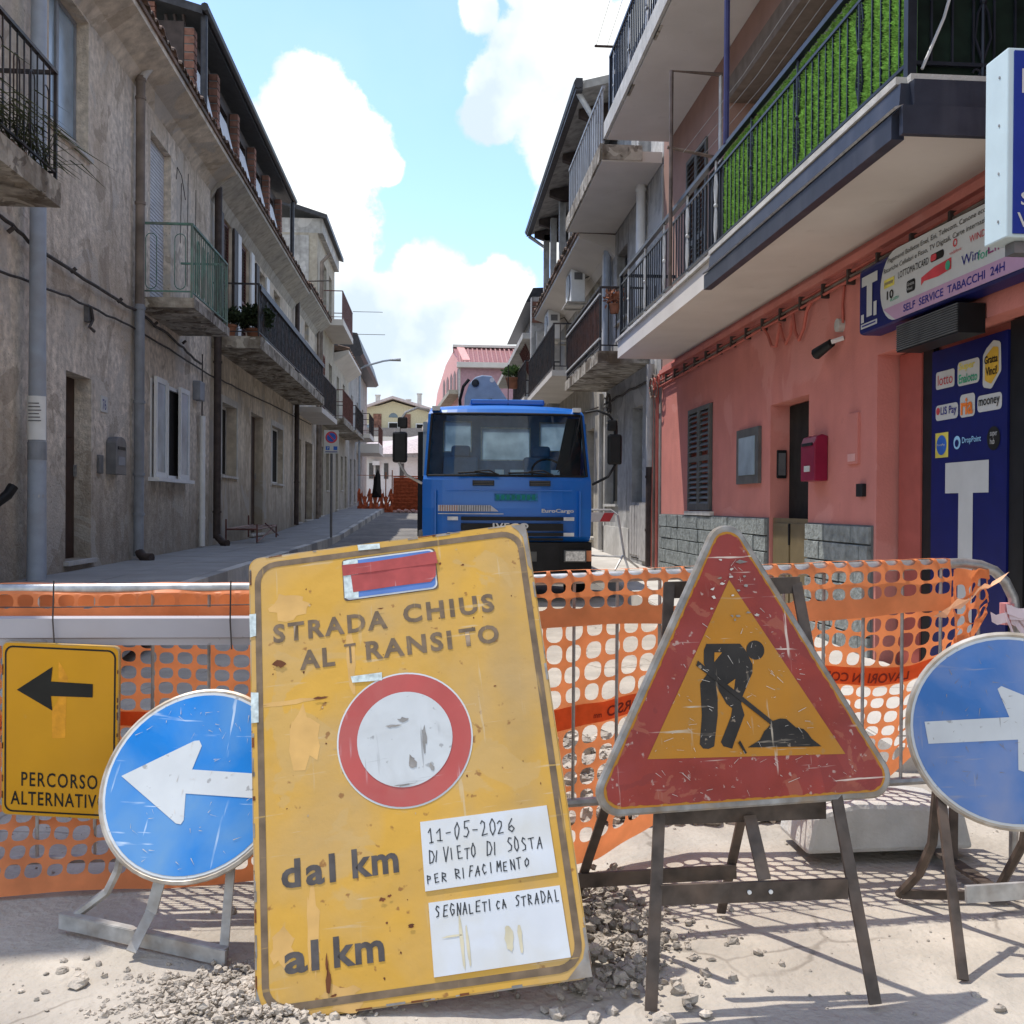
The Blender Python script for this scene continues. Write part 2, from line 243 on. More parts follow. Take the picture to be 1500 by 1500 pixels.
# ------------------------------------------------------------------ mesh helpers
ORG = {}
def thing(name, label, cat, o=(0, 0, 0), group=None, rot=None, local=False):
    e = bpy.data.objects.new(name, None); COL.objects.link(e); e.location = o; e.empty_display_size = .1
    if rot is not None: e.rotation_euler = rot; local = True
    e['label'] = label; e['category'] = cat
    if group: e['group'] = group
    ORG[e.name] = Vector((0, 0, 0)) if local else Vector(o)
    return e
class MB:
    def __init__(s): s.v = []; s.f = []
    def add(s, vs, fs):
        b = len(s.v); s.v += [tuple(q) for q in vs]; s.f += [tuple(b + i for i in f) for f in fs]; return s
    def box(s, x0, x1, y0, y1, z0, z1):
        if x0 > x1: x0, x1 = x1, x0
        return s.add([(x0, y0, z0), (x1, y0, z0), (x1, y1, z0), (x0, y1, z0), (x0, y0, z1), (x1, y0, z1), (x1, y1, z1), (x0, y1, z1)],
                     [(0, 3, 2, 1), (4, 5, 6, 7), (0, 1, 5, 4), (1, 2, 6, 5), (2, 3, 7, 6), (3, 0, 4, 7)])
    def bar(s, p, q, w, h, up=(0, 0, 1)):
        p, q = Vector(p), Vector(q); d = (q - p).normalized(); u = Vector(up)
        if abs(d.dot(u)) > .97: u = Vector((0, 1, 0))
        a = d.cross(u).normalized() * w / 2; b = a.cross(d).normalized() * h / 2
        vs = [c + i * a + j * b for c in (p, q) for i, j in ((-1, -1), (1, -1), (1, 1), (-1, 1))]
        return s.add(vs, [(0, 1, 2, 3), (7, 6, 5, 4), (0, 4, 5, 1), (1, 5, 6, 2), (2, 6, 7, 3), (3, 7, 4, 0)])
    def tube(s, pts, r, n=8, cap=True):
        pts = [Vector(p) for p in pts]; rings = []; prev = None
        for i, p in enumerate(pts):
            d = (pts[min(i + 1, len(pts) - 1)] - pts[max(i - 1, 0)]).normalized()
            if prev is None: u = Vector((0, 0, 1)) if abs(d.z) < .9 else Vector((1, 0, 0)); a = d.cross(u).normalized()
            else: a = (prev - d * prev.dot(d)).normalized()
            prev = a; b = d.cross(a); rr = r[i] if isinstance(r, (list, tuple)) else r
            rings.append([p + a * rr * cos(2 * pi * k / n) + b * rr * sin(2 * pi * k / n) for k in range(n)])
        vs = [v for g in rings for v in g]; fs = []
        for i in range(len(rings) - 1):
            for k in range(n): fs.append((i * n + k, i * n + (k + 1) % n, (i + 1) * n + (k + 1) % n, (i + 1) * n + k))
        if cap: fs += [tuple(range(n - 1, -1, -1)), tuple((len(rings) - 1) * n + k for k in range(n))]
        return s.add(vs, fs)
    def prism(s, poly, a, b, plane='xz'):      # polygon (p,q) extruded from a to b along the third axis
        def P(p, q, t): return {'xz': (p, t, q), 'yz': (t, p, q), 'xy': (p, q, t)}[plane]
        n = len(poly); vs = [P(p, q, a) for p, q in poly] + [P(p, q, b) for p, q in poly]
        return s.add(vs, [tuple(range(n)), tuple(range(2 * n - 1, n - 1, -1))] + [(i, n + i, n + (i + 1) % n, (i + 1) % n) for i in range(n)])
    def lathe(s, c, prof, n=16, ax='z'):
        vs = []; 
        for r, h in prof:
            for k in range(n):
                u, v = r * cos(2 * pi * k / n), r * sin(2 * pi * k / n)
                vs.append({'z': (c[0] + u, c[1] + v, c[2] + h), 'y': (c[0] + u, c[1] + h, c[2] + v), 'x': (c[0] + h, c[1] + u, c[2] + v)}[ax])
        fs = [(i * n + k, i * n + (k + 1) % n, (i + 1) * n + (k + 1) % n, (i + 1) * n + k) for i in range(len(prof) - 1) for k in range(n)]
        fs += [tuple(range(n)), tuple((len(prof) - 1) * n + k for k in range(n))]
        return s.add(vs, fs)
    def sph(s, c, r, n=8, m=5, sz=1.0, jit=0):
        vs = [];
        for i in range(m + 1):
            t = pi * i / m
            for k in range(n):
                a = 2 * pi * k / n; j = 1 + random.uniform(-jit, jit)
                vs.append((c[0] + r * j * sin(t) * cos(a), c[1] + r * j * sin(t) * sin(a), c[2] + r * j * cos(t) * sz))
        return s.add(vs, [(i * n + k, i * n + (k + 1) % n, (i + 1) * n + (k + 1) % n, (i + 1) * n + k) for i in range(m) for k in range(n)])
    def mesh(s, name, m, smooth=False, o=Vector((0, 0, 0))):
        me = bpy.data.meshes.new(name); me.from_pydata([(v[0] - o.x, v[1] - o.y, v[2] - o.z) for v in s.v], [], s.f)
        if m: me.materials.append(m)
        import bmesh
        bm = bmesh.new(); bm.from_mesh(me); bmesh.ops.recalc_face_normals(bm, faces=bm.faces); bm.to_mesh(me); bm.free()
        if smooth:
            me.polygons.foreach_set('use_smooth', [True] * len(me.polygons))
            try: me.set_sharp_from_angle(angle=radians(40))
            except Exception: pass
        me.update(); return me
    def build(s, name, m, parent=None, smooth=False, kind=None, bevel=0, label=None):
        o = ORG[parent.name] if parent else Vector((0, 0, 0))
        ob = bpy.data.objects.new(name, s.mesh(name, m, smooth, o)); COL.objects.link(ob)
        if parent: ob.parent = parent
        ORG[ob.name] = o
        if kind: ob['kind'] = kind
        if label: ob['label'] = label
        if bevel:
            b = ob.modifiers.new('bevel', 'BEVEL'); b.width = bevel; b.segments = 2; b.limit_method = 'ANGLE'
        return ob
def pieces(name, mesh, parent, locs, kind=None, rots=None, scales=None):
    """copies of one mesh, placed in world (or the thing's local) coordinates"""
    o = ORG[parent.name]; res = []
    for i, p in enumerate(locs):
        ob = bpy.data.objects.new(name, mesh); COL.objects.link(ob); ob.parent = parent; ob.location = Vector(p) - o
        if rots: ob.rotation_euler = rots[i]
        if scales: ob.scale = scales[i]
        res.append(ob)
    return res
def solo(ob, label, cat, group=None):
    ob['label'] = label; ob['category'] = cat
    if group: ob['group'] = group
    return ob
def struct(ob): ob['kind'] = 'structure'; return ob
_fontcache = {}
def text(body, m, parent, pos, w, h, rot=None, name='lettering', bold=.0, shear=0, mirror=False, frame=None, depth=.0015, spacing=1.0):
    """flat printed lettering fitted into w x h with its lower left corner at pos. frame = (right, up) vectors."""
    cu = bpy.data.curves.new('txt', 'FONT'); cu.body = body; cu.size = 1; cu.offset = bold; cu.shear = shear; cu.space_character = spacing; cu.resolution_u = 3
    tmp = bpy.data.objects.new('txt', cu); COL.objects.link(tmp)
    dg = bpy.context.evaluated_depsgraph_get(); me = bpy.data.meshes.new_from_object(tmp.evaluated_get(dg)); bpy.data.objects.remove(tmp); bpy.data.curves.remove(cu)
    xs = [v.co.x for v in me.vertices]; ys = [v.co.y for v in me.vertices]
    x0, x1, y0, y1 = min(xs), max(xs), min(ys), max(ys); sx = w / (x1 - x0); sy = h / (y1 - y0)
    R_, U = frame or (Vector((1, 0, 0)), Vector((0, 0, 1))); R_, U = Vector(R_), Vector(U); o = ORG[parent.name]
    for v in me.vertices:
        a = (v.co.x - x0) * sx; a = w - a if mirror else a
        v.co = Vector(pos) + R_ * a + U * (v.co.y - y0) * sy - o
    me.materials.append(m); ob = bpy.data.objects.new(name, me); COL.objects.link(ob); ob.parent = parent; ORG[ob.name] = o
    return ob
def sheet(poly, off, m, parent, name, frame=None, pos=(0, 0, 0)):
    """flat print: polygon in the plane spanned by frame at pos"""
    R_, U = frame or (Vector((1, 0, 0)), Vector((0, 0, 1))); R_, U = Vector(R_), Vector(U)
    mb = MB(); nrm = R_.cross(U)
    mb.add([Vector(pos) + R_ * p + U * q + nrm * off for p, q in poly], [tuple(range(len(poly)))])
    return mb.build(name, m, parent)
def circle(cx, cz, r, n=48, a0=0, a1=2 * pi): return [(cx + r * cos(a0 + (a1 - a0) * k / n), cz + r * sin(a0 + (a1 - a0) * k / n)) for k in range(n)]
def rrect(x0, x1, z0, z1, r, n=5):
    out = []
    for cx, cz, a in ((x1 - r, z1 - r, 0), (x0 + r, z1 - r, pi / 2), (x0 + r, z0 + r, pi), (x1 - r, z0 + r, 1.5 * pi)):
        out += [(cx + r * cos(a + pi / 2 * k / n), cz + r * sin(a + pi / 2 * k / n)) for k in range(n + 1)]
    return out
def rpoly(pts, r, n=6):
    out = []; k = len(pts)
    for i in range(k):
        p = Vector(pts[i]); a = (Vector(pts[i - 1]) - p).normalized(); b = (Vector(pts[(i + 1) % k]) - p).normalized()
        ang = a.angle(b); d = r / math.tan(ang / 2); c = p + (a + b).normalized() * (r / sin(ang / 2))
        s, e = p + a * d, p + b * d
        a0 = math.atan2((s - c).y, (s - c).x); a1 = math.atan2((e - c).y, (e - c).x)
        while a1 - a0 > pi: a1 -= 2 * pi
        while a1 - a0 < -pi: a1 += 2 * pi
        out += [(c.x + r * cos(a0 + (a1 - a0) * t / n), c.y + r * sin(a0 + (a1 - a0) * t / n)) for t in range(n + 1)]
    return out
def ring(outer, inner, off, m, parent, name, plane_pos=(0, 0, 0)):
    n = len(outer); mb = MB(); mb.add([(p, off, q) for p, q in outer] + [(p, off, q) for p, q in inner], [(i, (i + 1) % n, n + (i + 1) % n, n + i) for i in range(n)])
    return mb.build(name, m, parent)
def lerp(tab, v):
    if v <= tab[0][0]: return tab[0][1]
    for (a, p), (b, q) in zip(tab, tab[1:]):
        if v <= b: return p + (q - p) * (v - a) / (b - a)
    return tab[-1][1]
def arange(a, b, s):
    n = max(1, round((b - a) / s)); return [a + (b - a) * i / n for i in range(n + 1)]

# ------------------------------------------------------------------ the setting: ground, road, pavements
GZ = [(5, 0), (12.4, .165), (25, .42), (32, .58), (45, .93), (60, 1.25), (100, 2.2), (250, 6), (600, 10)]
def gz(y): return lerp(GZ, y)
def nz(x, y, s): return noise.noise(Vector((x * s, y * s, 3.1)))
def ground():
    xs = arange(-400, -60, 60) + arange(-40, -8, 6) + arange(-5, -2.4, .3) + arange(-2.2, 3.2, .035) + arange(3.5, 9, .6) + arange(14, 60, 8) + arange(100, 400, 60)
    ys = arange(-40, 0, 5) + arange(.5, 1.6, .2) + arange(1.7, 4.9, .03) + arange(5, 7, .1) + arange(7.5, 40, 1) + arange(43, 120, 6) + arange(150, 700, 50)
    vs = []
    for y in ys:
        for x in xs:
            z = gz(y)
            if -3 < x < 4 and 1 < y < 8:
                z += .010 * nz(x, y, 1.6) + .004 * nz(x, y, 9)
                # broken-up strip between the signs
                m = max(0, 1 - abs(x - .45 - .25 * nz(x, y, 2)) / .33) * max(0, 1 - abs(y - 3.15) / .75)
                z += m * (.035 * abs(nz(x, y, 14)) + .02 * nz(x, y, 30) - .01)
                m = max(0, 1 - abs(y - 4.9) / .9) * max(0, 1 - abs(x - .9) / 1.4)
                z += m * (.10 * abs(nz(x, y, 3)) + .03 * nz(x, y, 12))
            vs.append((x, y, z))
    n = len(xs); fs = [(j * n + i, j * n + i + 1, (j + 1) * n + i + 1, (j + 1) * n + i) for j in range(len(ys) - 1) for i in range(n - 1)]
    mb = MB(); mb.v = vs; mb.f = fs
    struct(mb.build('ground', M_ground, smooth=False))
ground()
def strip(x0, x1, ys, zf, thick=.3):
    mb = MB()
    for a, b in zip(ys, ys[1:]):
        za, zb = zf(a), zf(b)
        mb.add([(x0, a, za - thick), (x1, a, za - thick), (x1, b, zb - thick), (x0, b, zb - thick), (x0, a, za), (x1, a, za), (x1, b, zb), (x0, b, zb)],
               [(4, 5, 6, 7), (1, 2, 6, 5), (3, 0, 4, 7)])
    a, b = ys[0], ys[-1]
    mb.add([(x0, a, zf(a) - thick), (x1, a, zf(a) - thick), (x1, a, zf(a)), (x0, a, zf(a))], [(0, 1, 2, 3)])
    return mb
LW = [(4.9, .03), (6.5, .30), (9, .565), (26, .575), (32, .75), (45, 1.12), (60, 1.42), (75, 1.7)]
RW = [(5.0, .14), (9, .27), (14.5, .40), (20, .47), (30, .68), (45, 1.1), (60, 1.4)]
road = strip(-2.5, 2.35, arange(12.9, 60, 1.2), lambda y: gz(y) + .006, .004)
struct(road.build('road', M_road))
# pavement slabs (each big enough to pick out) lie on a bed
bed = strip(-4.25, -2.42, arange(4.9, 75, 1.0), lambda y: lerp(LW, y) - .012)
lw = struct(bed.build('left_pavement', M_walk))
def slabs(parent, x0, x1, nx, y0, y1, step, tab, m, maxn=290):
    k = 0
    for y in arange(y0, y1, step)[:-1]:
        for i in range(nx):
            if k >= maxn: return
            a = x0 + (x1 - x0) * i / nx; b = x0 + (x1 - x0) * (i + 1) / nx; e = .006
            za, zb = lerp(tab, y) - .004, lerp(tab, y + step) - .004; t = random.uniform(0, .004)
            mb = MB(); mb.add([(a + e, y + e, za - .03), (b - e, y + e, za - .03), (b - e, y + step - e, zb - .03), (a + e, y + step - e, zb - .03), (a + e, y + e, za + t), (b - e, y + e, za + t), (b - e, y + step - e, zb + t), (a + e, y + step - e, zb + t)],
                   [(4, 5, 6, 7), (0, 1, 5, 4), (1, 2, 6, 5), (2, 3, 7, 6), (3, 0, 4, 7)])
            mb.build('slab', m, parent); k += 1
slabs(lw, -4.2, -2.56, 2, 9.0, 40, .8, LW, M_walk)
k = 0
for y in arange(5, 48, 1.0)[:-1]:
    za, zb = lerp(LW, y), lerp(LW, y + 1)
    mb = MB(); mb.add([(-2.55, y + .008, za - .3), (-2.40, y + .008, za - .3), (-2.40, y + .992, zb - .3), (-2.55, y + .992, zb - .3), (-2.55, y + .008, za), (-2.415, y + .008, za), (-2.415, y + .992, zb), (-2.55, y + .992, zb)],
           [(4, 5, 6, 7), (0, 1, 5, 4), (1, 2, 6, 5), (2, 3, 7, 6), (3, 0, 4, 7)])
    mb.build('kerb_stone', M_concl if k % 3 else M_walk, lw); k += 1
rb = strip(2.35, 3.35, arange(5.0, 60, 1.0), lambda y: lerp(RW, y) - .012)
rw = struct(rb.build('right_pavement', M_walkr))
slabs(rw, 2.36, 3.29, 1, 5.2, 24, 1.2, RW, M_walkr)

# ------------------------------------------------------------------ houses
def facade(mb, x, y0, y1, z0, z1, ops, into, depth=.22, back=7.0, skipends=False):
    """wall on the plane x with recessed openings (ya, yb, za, zb); closed body behind"""
    ys = sorted({y0, y1, *[o[0] for o in ops], *[o[1] for o in ops]}); zs = sorted({z0, z1, *[o[2] for o in ops], *[o[3] for o in ops]})
    for a, b in zip(ys, ys[1:]):
        for c, d in zip(zs, zs[1:]):
            my, mz = (a + b) / 2, (c + d) / 2
            if any(o[0] < my < o[1] and o[2] < mz < o[3] for o in ops): continue
            mb.add([(x, a, c), (x, b, c), (x, b, d), (x, a, d)], [(0, 1, 2, 3)])
    xi = x + into * depth
    for a, b, c, d in ops:
        mb.add([(x, a, c), (x, b, c), (x, b, d), (x, a, d), (xi, a, c), (xi, b, c), (xi, b, d), (xi, a, d)],
               [(0, 1, 5, 4), (1, 2, 6, 5), (2, 3, 7, 6), (3, 0, 4, 7), (4, 5, 6, 7)])
    xb = x + into * back
    mb.add([(x, y0, z0), (x, y1, z0), (xb, y1, z0), (xb, y0, z0), (x, y0, z1), (x, y1, z1), (xb, y1, z1), (xb, y0, z1)], [(0, 3, 7, 4), (1, 2, 6, 5), (4, 5, 6, 7), (2, 3, 7, 6)])
    return mb
def window(h, x, op, into, frame=M_white, glass=M_glass, leaves=2, rec=.14, sill=M_concl, bars=1, fw=.05):
    a, b, c, d = op; xi = x + into * rec; t = .04 * into
    mb = MB(); e = .003
    mb.box(xi, xi + t, a + e, a + fw, c + e, d - e).box(xi, xi + t, b - fw, b - e, c + e, d - e).box(xi, xi + t, a + fw, b - fw, c + e, c + fw).box(xi, xi + t, a + fw, b - fw, d - fw, d - e)
    for i in range(1, leaves):
        y = a + (b - a) * i / leaves; mb.box(xi - .005 * into, xi + t, y - fw * .7, y + fw * .7, c + fw, d - fw)
    w = mb.build('window', frame, h)
    for i in range(leaves):
        ya = a + (b - a) * i / leaves + fw * .8; yb = a + (b - a) * (i + 1) / leaves - fw * .8
        MB().box(xi + t * .5, xi + t * .9, ya, yb, c + fw, d - fw).build('pane', glass, w)
    if sill: MB().box(x - .05 * into, xi, a - .06, b + .06, c - .05, c - .003).build('sill', sill, w)
    return w
def door(h, x, op, into, m=M_door, rec=.2, panels=3, step=M_concl):
    a, b, c, d = op; xi = x + into * rec; e = .004
    o = MB().box(xi, xi + .05 * into, a + e, b - e, c + e, d - e).build('door', m, h)
    hgt = (d - c - .2) / panels
    for i in range(panels): MB().box(xi - .015 * into, xi, a + .1, b - .1, c + .1 + i * hgt + .04, c + .1 + (i + 1) * hgt - .04).build('panel', m, o)
    MB().box(xi - .05 * into, xi - .02 * into, b - .09, b - .05, (c + d) / 2 - .1, (c + d) / 2 + .04).build('handle', M_galv, o)
    if step: MB().box(x - .06 * into, xi, a - .06, b + .06, c - .05, c - .002).build('step', step, h)
    return o
def roller(h, x, op, into, m=M_shutw, rec=.1, pitch=.055):
    a, b, c, d = op; xi = x + into * rec
    r = MB().box(xi + .02 * into, xi + .03 * into, a, b, c, d).build('roller_shutter', m, h)
    sl = MB(); sl.prism([(0, 0), (-.014 * into, .008), (-.014 * into, pitch * .75), (0, pitch * .93)], a + .02, b - .02, 'xz')
    me = sl.mesh('slat', m, o=Vector((0, (a + b) / 2, 0)))
    pieces('slat', me, r, [(xi + .018 * into, (a + b) / 2, z) for z in arange(c, d, pitch)[:-1]])
    return r
def louvre_shutter(h, x, op, into, m=M_shutd, leaves=2, pitch=.065):
    a, b, c, d = op; w = (b - a) / leaves; e = .004
    for i in range(leaves):
        ya, yb = a + i * w + e, a + (i + 1) * w - e; f = .055; x0, x1 = x - .045 * into, x - .005 * into
        s = MB().box(x0, x1, ya, ya + f, c, d).box(x0, x1, yb - f, yb, c, d).box(x0, x1, ya + f, yb - f, c, c + f * 1.4).box(x0, x1, ya + f, yb - f, d - f, d).box(x0, x1, ya + f, yb - f, (c + d) / 2 - f * .6, (c + d) / 2 + f * .6).build('shutter_leaf', m, h)
        mb = MB(); mb.add([(-.02, ya + f, 0), (-.02, yb - f, 0), (.02, yb - f, .045 * 1), (.02, ya + f, .045), (-.02, ya + f, .008), (-.02, yb - f, .008), (.02, yb - f, .053), (.02, ya + f, .053)], [(0, 1, 2, 3), (7, 6, 5, 4), (0, 4, 5, 1), (3, 2, 6, 7), (0, 3, 7, 4), (1, 5, 6, 2)])
        if into < 0: mb.v = [(-p[0], p[1], p[2]) for p in mb.v]
        me = mb.mesh('slat', m, o=Vector((0, (ya + yb) / 2, 0)))
        zs = [z for z in arange(c + f * 1.4, d - f - .05, pitch) if abs(z + .02 - (c + d) / 2) > .05]
        pieces('slat', me, s, [((x0 + x1) / 2, (ya + yb) / 2, z) for z in zs])
def tilerow(h, xo, y0, y1, zo, into, rise=.28, m=M_tile, pitch=.21, rows=2):
    """curved roof tiles along an eave: each tile a piece"""
    mb = MB(); n = 6
    L = .48
    for sgn, rr in ((1, .105),):
        ring0 = [(0, rr * cos(pi * k / n), rr * sin(pi * k / n) * .75) for k in range(n + 1)]; ring1 = [(L * into, p[1] * .85, p[2] * .85 + L * rise) for p in ring0]
        inner0 = [(0, p[1] * .82, p[2] * .8 - .002) for p in ring0]
        vs = ring0 + ring1 + inner0; k1 = n + 1
        fs = [(i, i + 1, k1 + i + 1, k1 + i) for i in range(n)] + [(i, i + 1, 2 * k1 + i + 1, 2 * k1 + i) for i in range(n)]
        mb.add(vs, fs)
    me = mb.mesh('roof_tile', m, smooth=False); mt = MB(); 
    locs = []; rots = []
    for r in range(rows):
        for y in arange(y0 + .1, y1 - .1, pitch): locs.append((xo + into * r * .42 + random.uniform(-.025, .025), y + random.uniform(-.012, .012), zo + r * .42 * rise + .03)); rots.append((0, 0, random.uniform(-.06, .06)))
    bed = MB(); bed.prism([(xo + .03 * into, zo - .03), (xo + .03 * into, zo + .03), (xo + into * 1.6, zo + .03 + 1.57 * rise), (xo + into * 1.6, zo - .03)], y0, y1, 'xz')
    b = bed.build('roof', m, h)
    pieces('roof_tile', me, b, locs, rots=rots)
    return b
def balcony(h, xw, xo, y0, y1, zb, zt, rail_h=1.0, slab=M_concl, iron=M_iron, pitch=.12, style='bars', br=.008, fascia=None, ends=(True, True)):
    s = MB().box(xw, xo, y0, y1, zb, zt).build('balcony', slab, h)
    into = 1 if xw > xo else -1; x = xo + into * .04; zt2 = zt + rail_h
    r = MB(); r.box(x - .02, x + .02, y0 + .02, y1 - .02, zt2 - .03, zt2).box(x - .01, x + .01, y0 + .03, y1 - .03, zt + .08, zt + .10)
    for y, on in ((y0 + .03, ends[0]), (y1 - .03, ends[1])):
        r.box(x - .014, x + .014, y - .014, y + .014, zt, zt2 - .03)
        if on:
            r.box(min(x, xw - into * .02), max(x, xw - into * .02), y - .02, y + .02, zt2 - .028, zt2 + .002).box(min(x, xw - into * .02), max(x, xw - into * .02), y - .01, y + .01, zt + .08, zt + .10)
    r.build('railing', iron, s)
    me = MB().box(-br, br, -br, br, .10, rail_h - .03).mesh('baluster', iron)
    locs = [(x, y, zt) for y in arange(y0 + .03, y1 - .03, pitch)[1:-1]]
    for y, on in ((y0 + .03, ends[0]), (y1 - .03, ends[1])):
        if on: locs += [(q, y, zt) for q in arange(x, xw - into * .02, pitch)[1:-1]]
    pieces('baluster', me, s, locs)
    return s
def pipe(h, pts, r, m, name='drainpipe', collars=()):
    p = MB().tube(pts, r, 10).build(name, m, h, smooth=True)
    for z in collars: MB().tube([(pts[0][0], pts[0][1], z - .02), (pts[0][0], pts[0][1], z + .02)], r * 1.18, 10).build('collar', m, p, smooth=True)
    return p
LX, RX = -4.2, 3.3

# --- nearest house on the left
L1 = thing('house', 'rough-plastered house nearest on the left with open white casement window and green-railed balcony', 'house', (LX, 12, .55))
ops = [(11.85, 12.70, .68, 2.86), (11.30, 12.55, 5.5, 7.12), (15.24, 17.30, 1.74, 3.2), (15.2, 16.35, 4.26, 6.83), (8.15, 9.15, 4.26, 6.7)]
facade(MB(), LX, 5.3, 19.15, -.2, 7.5, ops, -1).build('wall', M_plL1, L1)
door(L1, LX, ops[0], -1, step=M_concl); window(L1, LX, ops[1], -1, frame=M_pipegrey, glass=M_glassb, leaves=2, bars=2)
roller(L1, LX, ops[3], -1); window(L1, LX, ops[4], -1, frame=M_pipegrey, glass=M_glassb)
# open white casement: frame and the two leaves swung outwards
w = MB(); a, b, c, d = ops[2]
w.box(LX - .06, LX + .02, a + .003, a + .06, c, d).box(LX - .06, LX + .02, b - .06, b - .003, c, d).box(LX - .06, LX + .02, a + .06, b - .06, d - .06, d - .003).box(LX - .06, LX + .02, a + .06, b - .06, c, c + .05)
w = w.build('window', M_white, L1)
MB().box(LX - .03, LX - .02, a + .9, b - .06, c + .05, d - .06).build('pane', M_dark, w)
for ya, yb in ((a + .02, a + .62), (b - .62, b - .02)):
    f = MB(); x0, x1 = LX + .05, LX + .09
    f.box(x0, x1, ya, ya + .07, c, d + .03).box(x0, x1, yb - .07, yb, c, d + .03).box(x0, x1, ya + .07, yb - .07, c, c + .08).box(x0, x1, ya + .07, yb - .07, d - .05, d + .03)
    f.build('sash', M_white, w); MB().box(x0 + .01, x1 - .01, ya + .07, yb - .07, c + .08, d - .05).build('pane', M_glassb, w)
MB().box(LX + .02, LX + .10, a + .62 + .02, a + .68, c, d).build('sash', M_white, w)
MB().box(LX - .05, LX + .16, a - .08, b + .05, c - .06, c - .004).build('sill', M_white, w)
# soffit and eave
MB().prism([(LX, 7.15), (LX, 7.5), (-3.72, 7.56), (-3.72, 7.47), (LX + .12, 7.3)], 5.3, 19.15, 'xz').build('eave', M_plL2, L1)
tilerow(L1, -3.66, 5.3, 19.15, 7.58, -1)
pipe(L1, [(-4.1, 14.35, 4.1), (-4.1, 14.35, 7.25)], .062, M_pipebrown, collars=(5.5, 6.95, 7.2))
pipe(L1, [(-4.1, 14.35, .62), (-4.1, 14.35, 4.1)], .068, M_pipegrey, collars=(1.2, 1.75, 2.75, 4.05))
pipe(L1, [(-4.1, 14.35, .68), (-4.0, 14.25, .60), (-3.88, 14.2, .60)], .066, M_pipedark, name='pipe_elbow')
pipe(L1, [(-4.12, 18.25, .6), (-4.12, 18.25, 2.9)], .05, M_white, name='conduit', collars=(1.1, 2.2))
pipe(L1, [(-4.14, 18.3, 2.9), (-4.14, 18.3, 4.0)], .012, M_cable, name='conduit')
pipe(L1, [(-4.1, 9.55, .5), (-4.1, 9.55, 4.1)], .055, M_pipegrey, collars=(3.3,))
pipe(L1, [(-4.1, 9.55, 1.2), (-4.05, 9.62, 1.32), (-3.98, 9.75, 1.42), (-3.95, 9.80, 1.50)], [.04, .042, .048, .05], M_blackpl, name='pipe_elbow')
MB().box(LX, LX + .13, 17.85, 18.2, 3.15, 3.48).build('meter_box', M_pipegrey, L1, bevel=.01)
MB().box(LX, LX + .012, 13.03, 13.28, 2.50, 2.70).build('house_number', M_signw, L1)
text('76', M_navyt, L1, (LX + .014, 13.08, 2.53), .14, .13, frame=((0, 1, 0), (0, 0, 1)), name='numerals')
MB().box(LX, LX + .04, 12.9, 13.05, 1.72, 1.95).build('doorbell', M_mailg, L1, bevel=.008)
def mailbox_left():
    t = thing('letterbox', 'grey metal letterbox with arched lid on the rough wall beside the brown door', 'letterbox', (LX, 13.45, 1.7))
    prof = [(13.25, 1.72), (13.68, 1.72), (13.68, 2.12)] + [(13.465 + .215 * cos(pi * k / 8), 2.12 + .09 * sin(pi * k / 8)) for k in range(9)][1:] 
    MB().prism(prof, LX + .002, LX + .13, 'yz').build('body', M_mailg, t, bevel=.006)
    MB().box(LX + .13, LX + .137, 13.32, 13.62, 2.04, 2.08).build('slot', M_blackpl, t); MB().box(LX + .13, LX + .137, 13.34, 13.6, 1.84, 1.95).build('name_plate', M_pipegrey, t)
mailbox_left()
# cables along the front
def wob(pts, n=6, amp=.02):
    out = []
    for p, q in zip(pts, pts[1:]):
        for k in range(n): out.append(tuple(a + (b - a) * k / n for a, b in zip(p, q)))
    out.append(pts[-1]); return [(p[0], p[1], p[2] + random.uniform(-amp, amp)) for p in out]
cbl = thing('overhead_cable', 'thick twisted black cable run along the rough plaster wall on the left', 'cable', (LX, 14, 4))
MB().tube(wob([(-4.14, 6, 4.1), (-4.14, 9.97, 4.08), (-4.14, 11.0, 3.98), (-4.14, 14.3, 4.0), (-4.14, 16.2, 3.95), (-4.14, 18.2, 3.8)], 8, .018), .02, 6).build('bundle', M_cable, cbl)
MB().tube(wob([(-4.15, 6, 3.4), (-4.15, 9.98, 3.56), (-4.15, 11.8, 3.68), (-4.15, 14.4, 3.76), (-4.15, 18.9, 3.72), (-4.15, 23, 3.8), (-4.15, 34, 4.0)], 8, .012), .014, 6).build('bundle', M_cable, cbl)
MB().tube([(-4.13, 12.45, 3.7), (-4.12, 12.5, 3.55), (-4.13, 12.42, 3.45), (-4.12, 12.55, 3.42)], .02, 6).build('splice', M_cable, cbl)
b = balcony(L1, LX, -3.4, 14.5, 16.95, 4.10, 4.24, 1.05, M_conc, M_irongreen, .12, br=.006)
# looped ornaments in the near end and front of the green railing
def loops(bal, axis, fixed, vals, z0, z1, w, m):
    for v in vals:
        pts = [(v - w, z0 + w), (v - w, z1 - w)] + [(v - w * cos(pi * k / 6), z1 - w + w * sin(pi * k / 6)) for k in range(1, 6)] + [(v + w, z1 - w), (v + w, z0 + w)] + [(v + w * cos(pi * k / 6), z0 + w - w * sin(pi * k / 6)) for k in range(1, 7)]
        P = [(p, fixed, q) if axis == 'x' else (fixed, p, q) for p, q in pts]
        MB().tube(P, .007, 5).build('ornament', m, bal)
loops(b, 'x', 14.53, (-4.0, -3.6), 4.36, 5.14, .075, M_irongreen)
loops(b, 'y', -3.44, arange(14.9, 16.6, .34), 4.36, 5.14, .06, M_irongreen)
b = balcony(L1, LX, -3.4, 6.6, 9.45, 4.02, 4.24, 1.0, M_conc, M_iron, .14, br=.006)
loops(b, 'y', -3.44, arange(7.0, 9.2, .3), 4.40, 5.02, .06, M_iron)
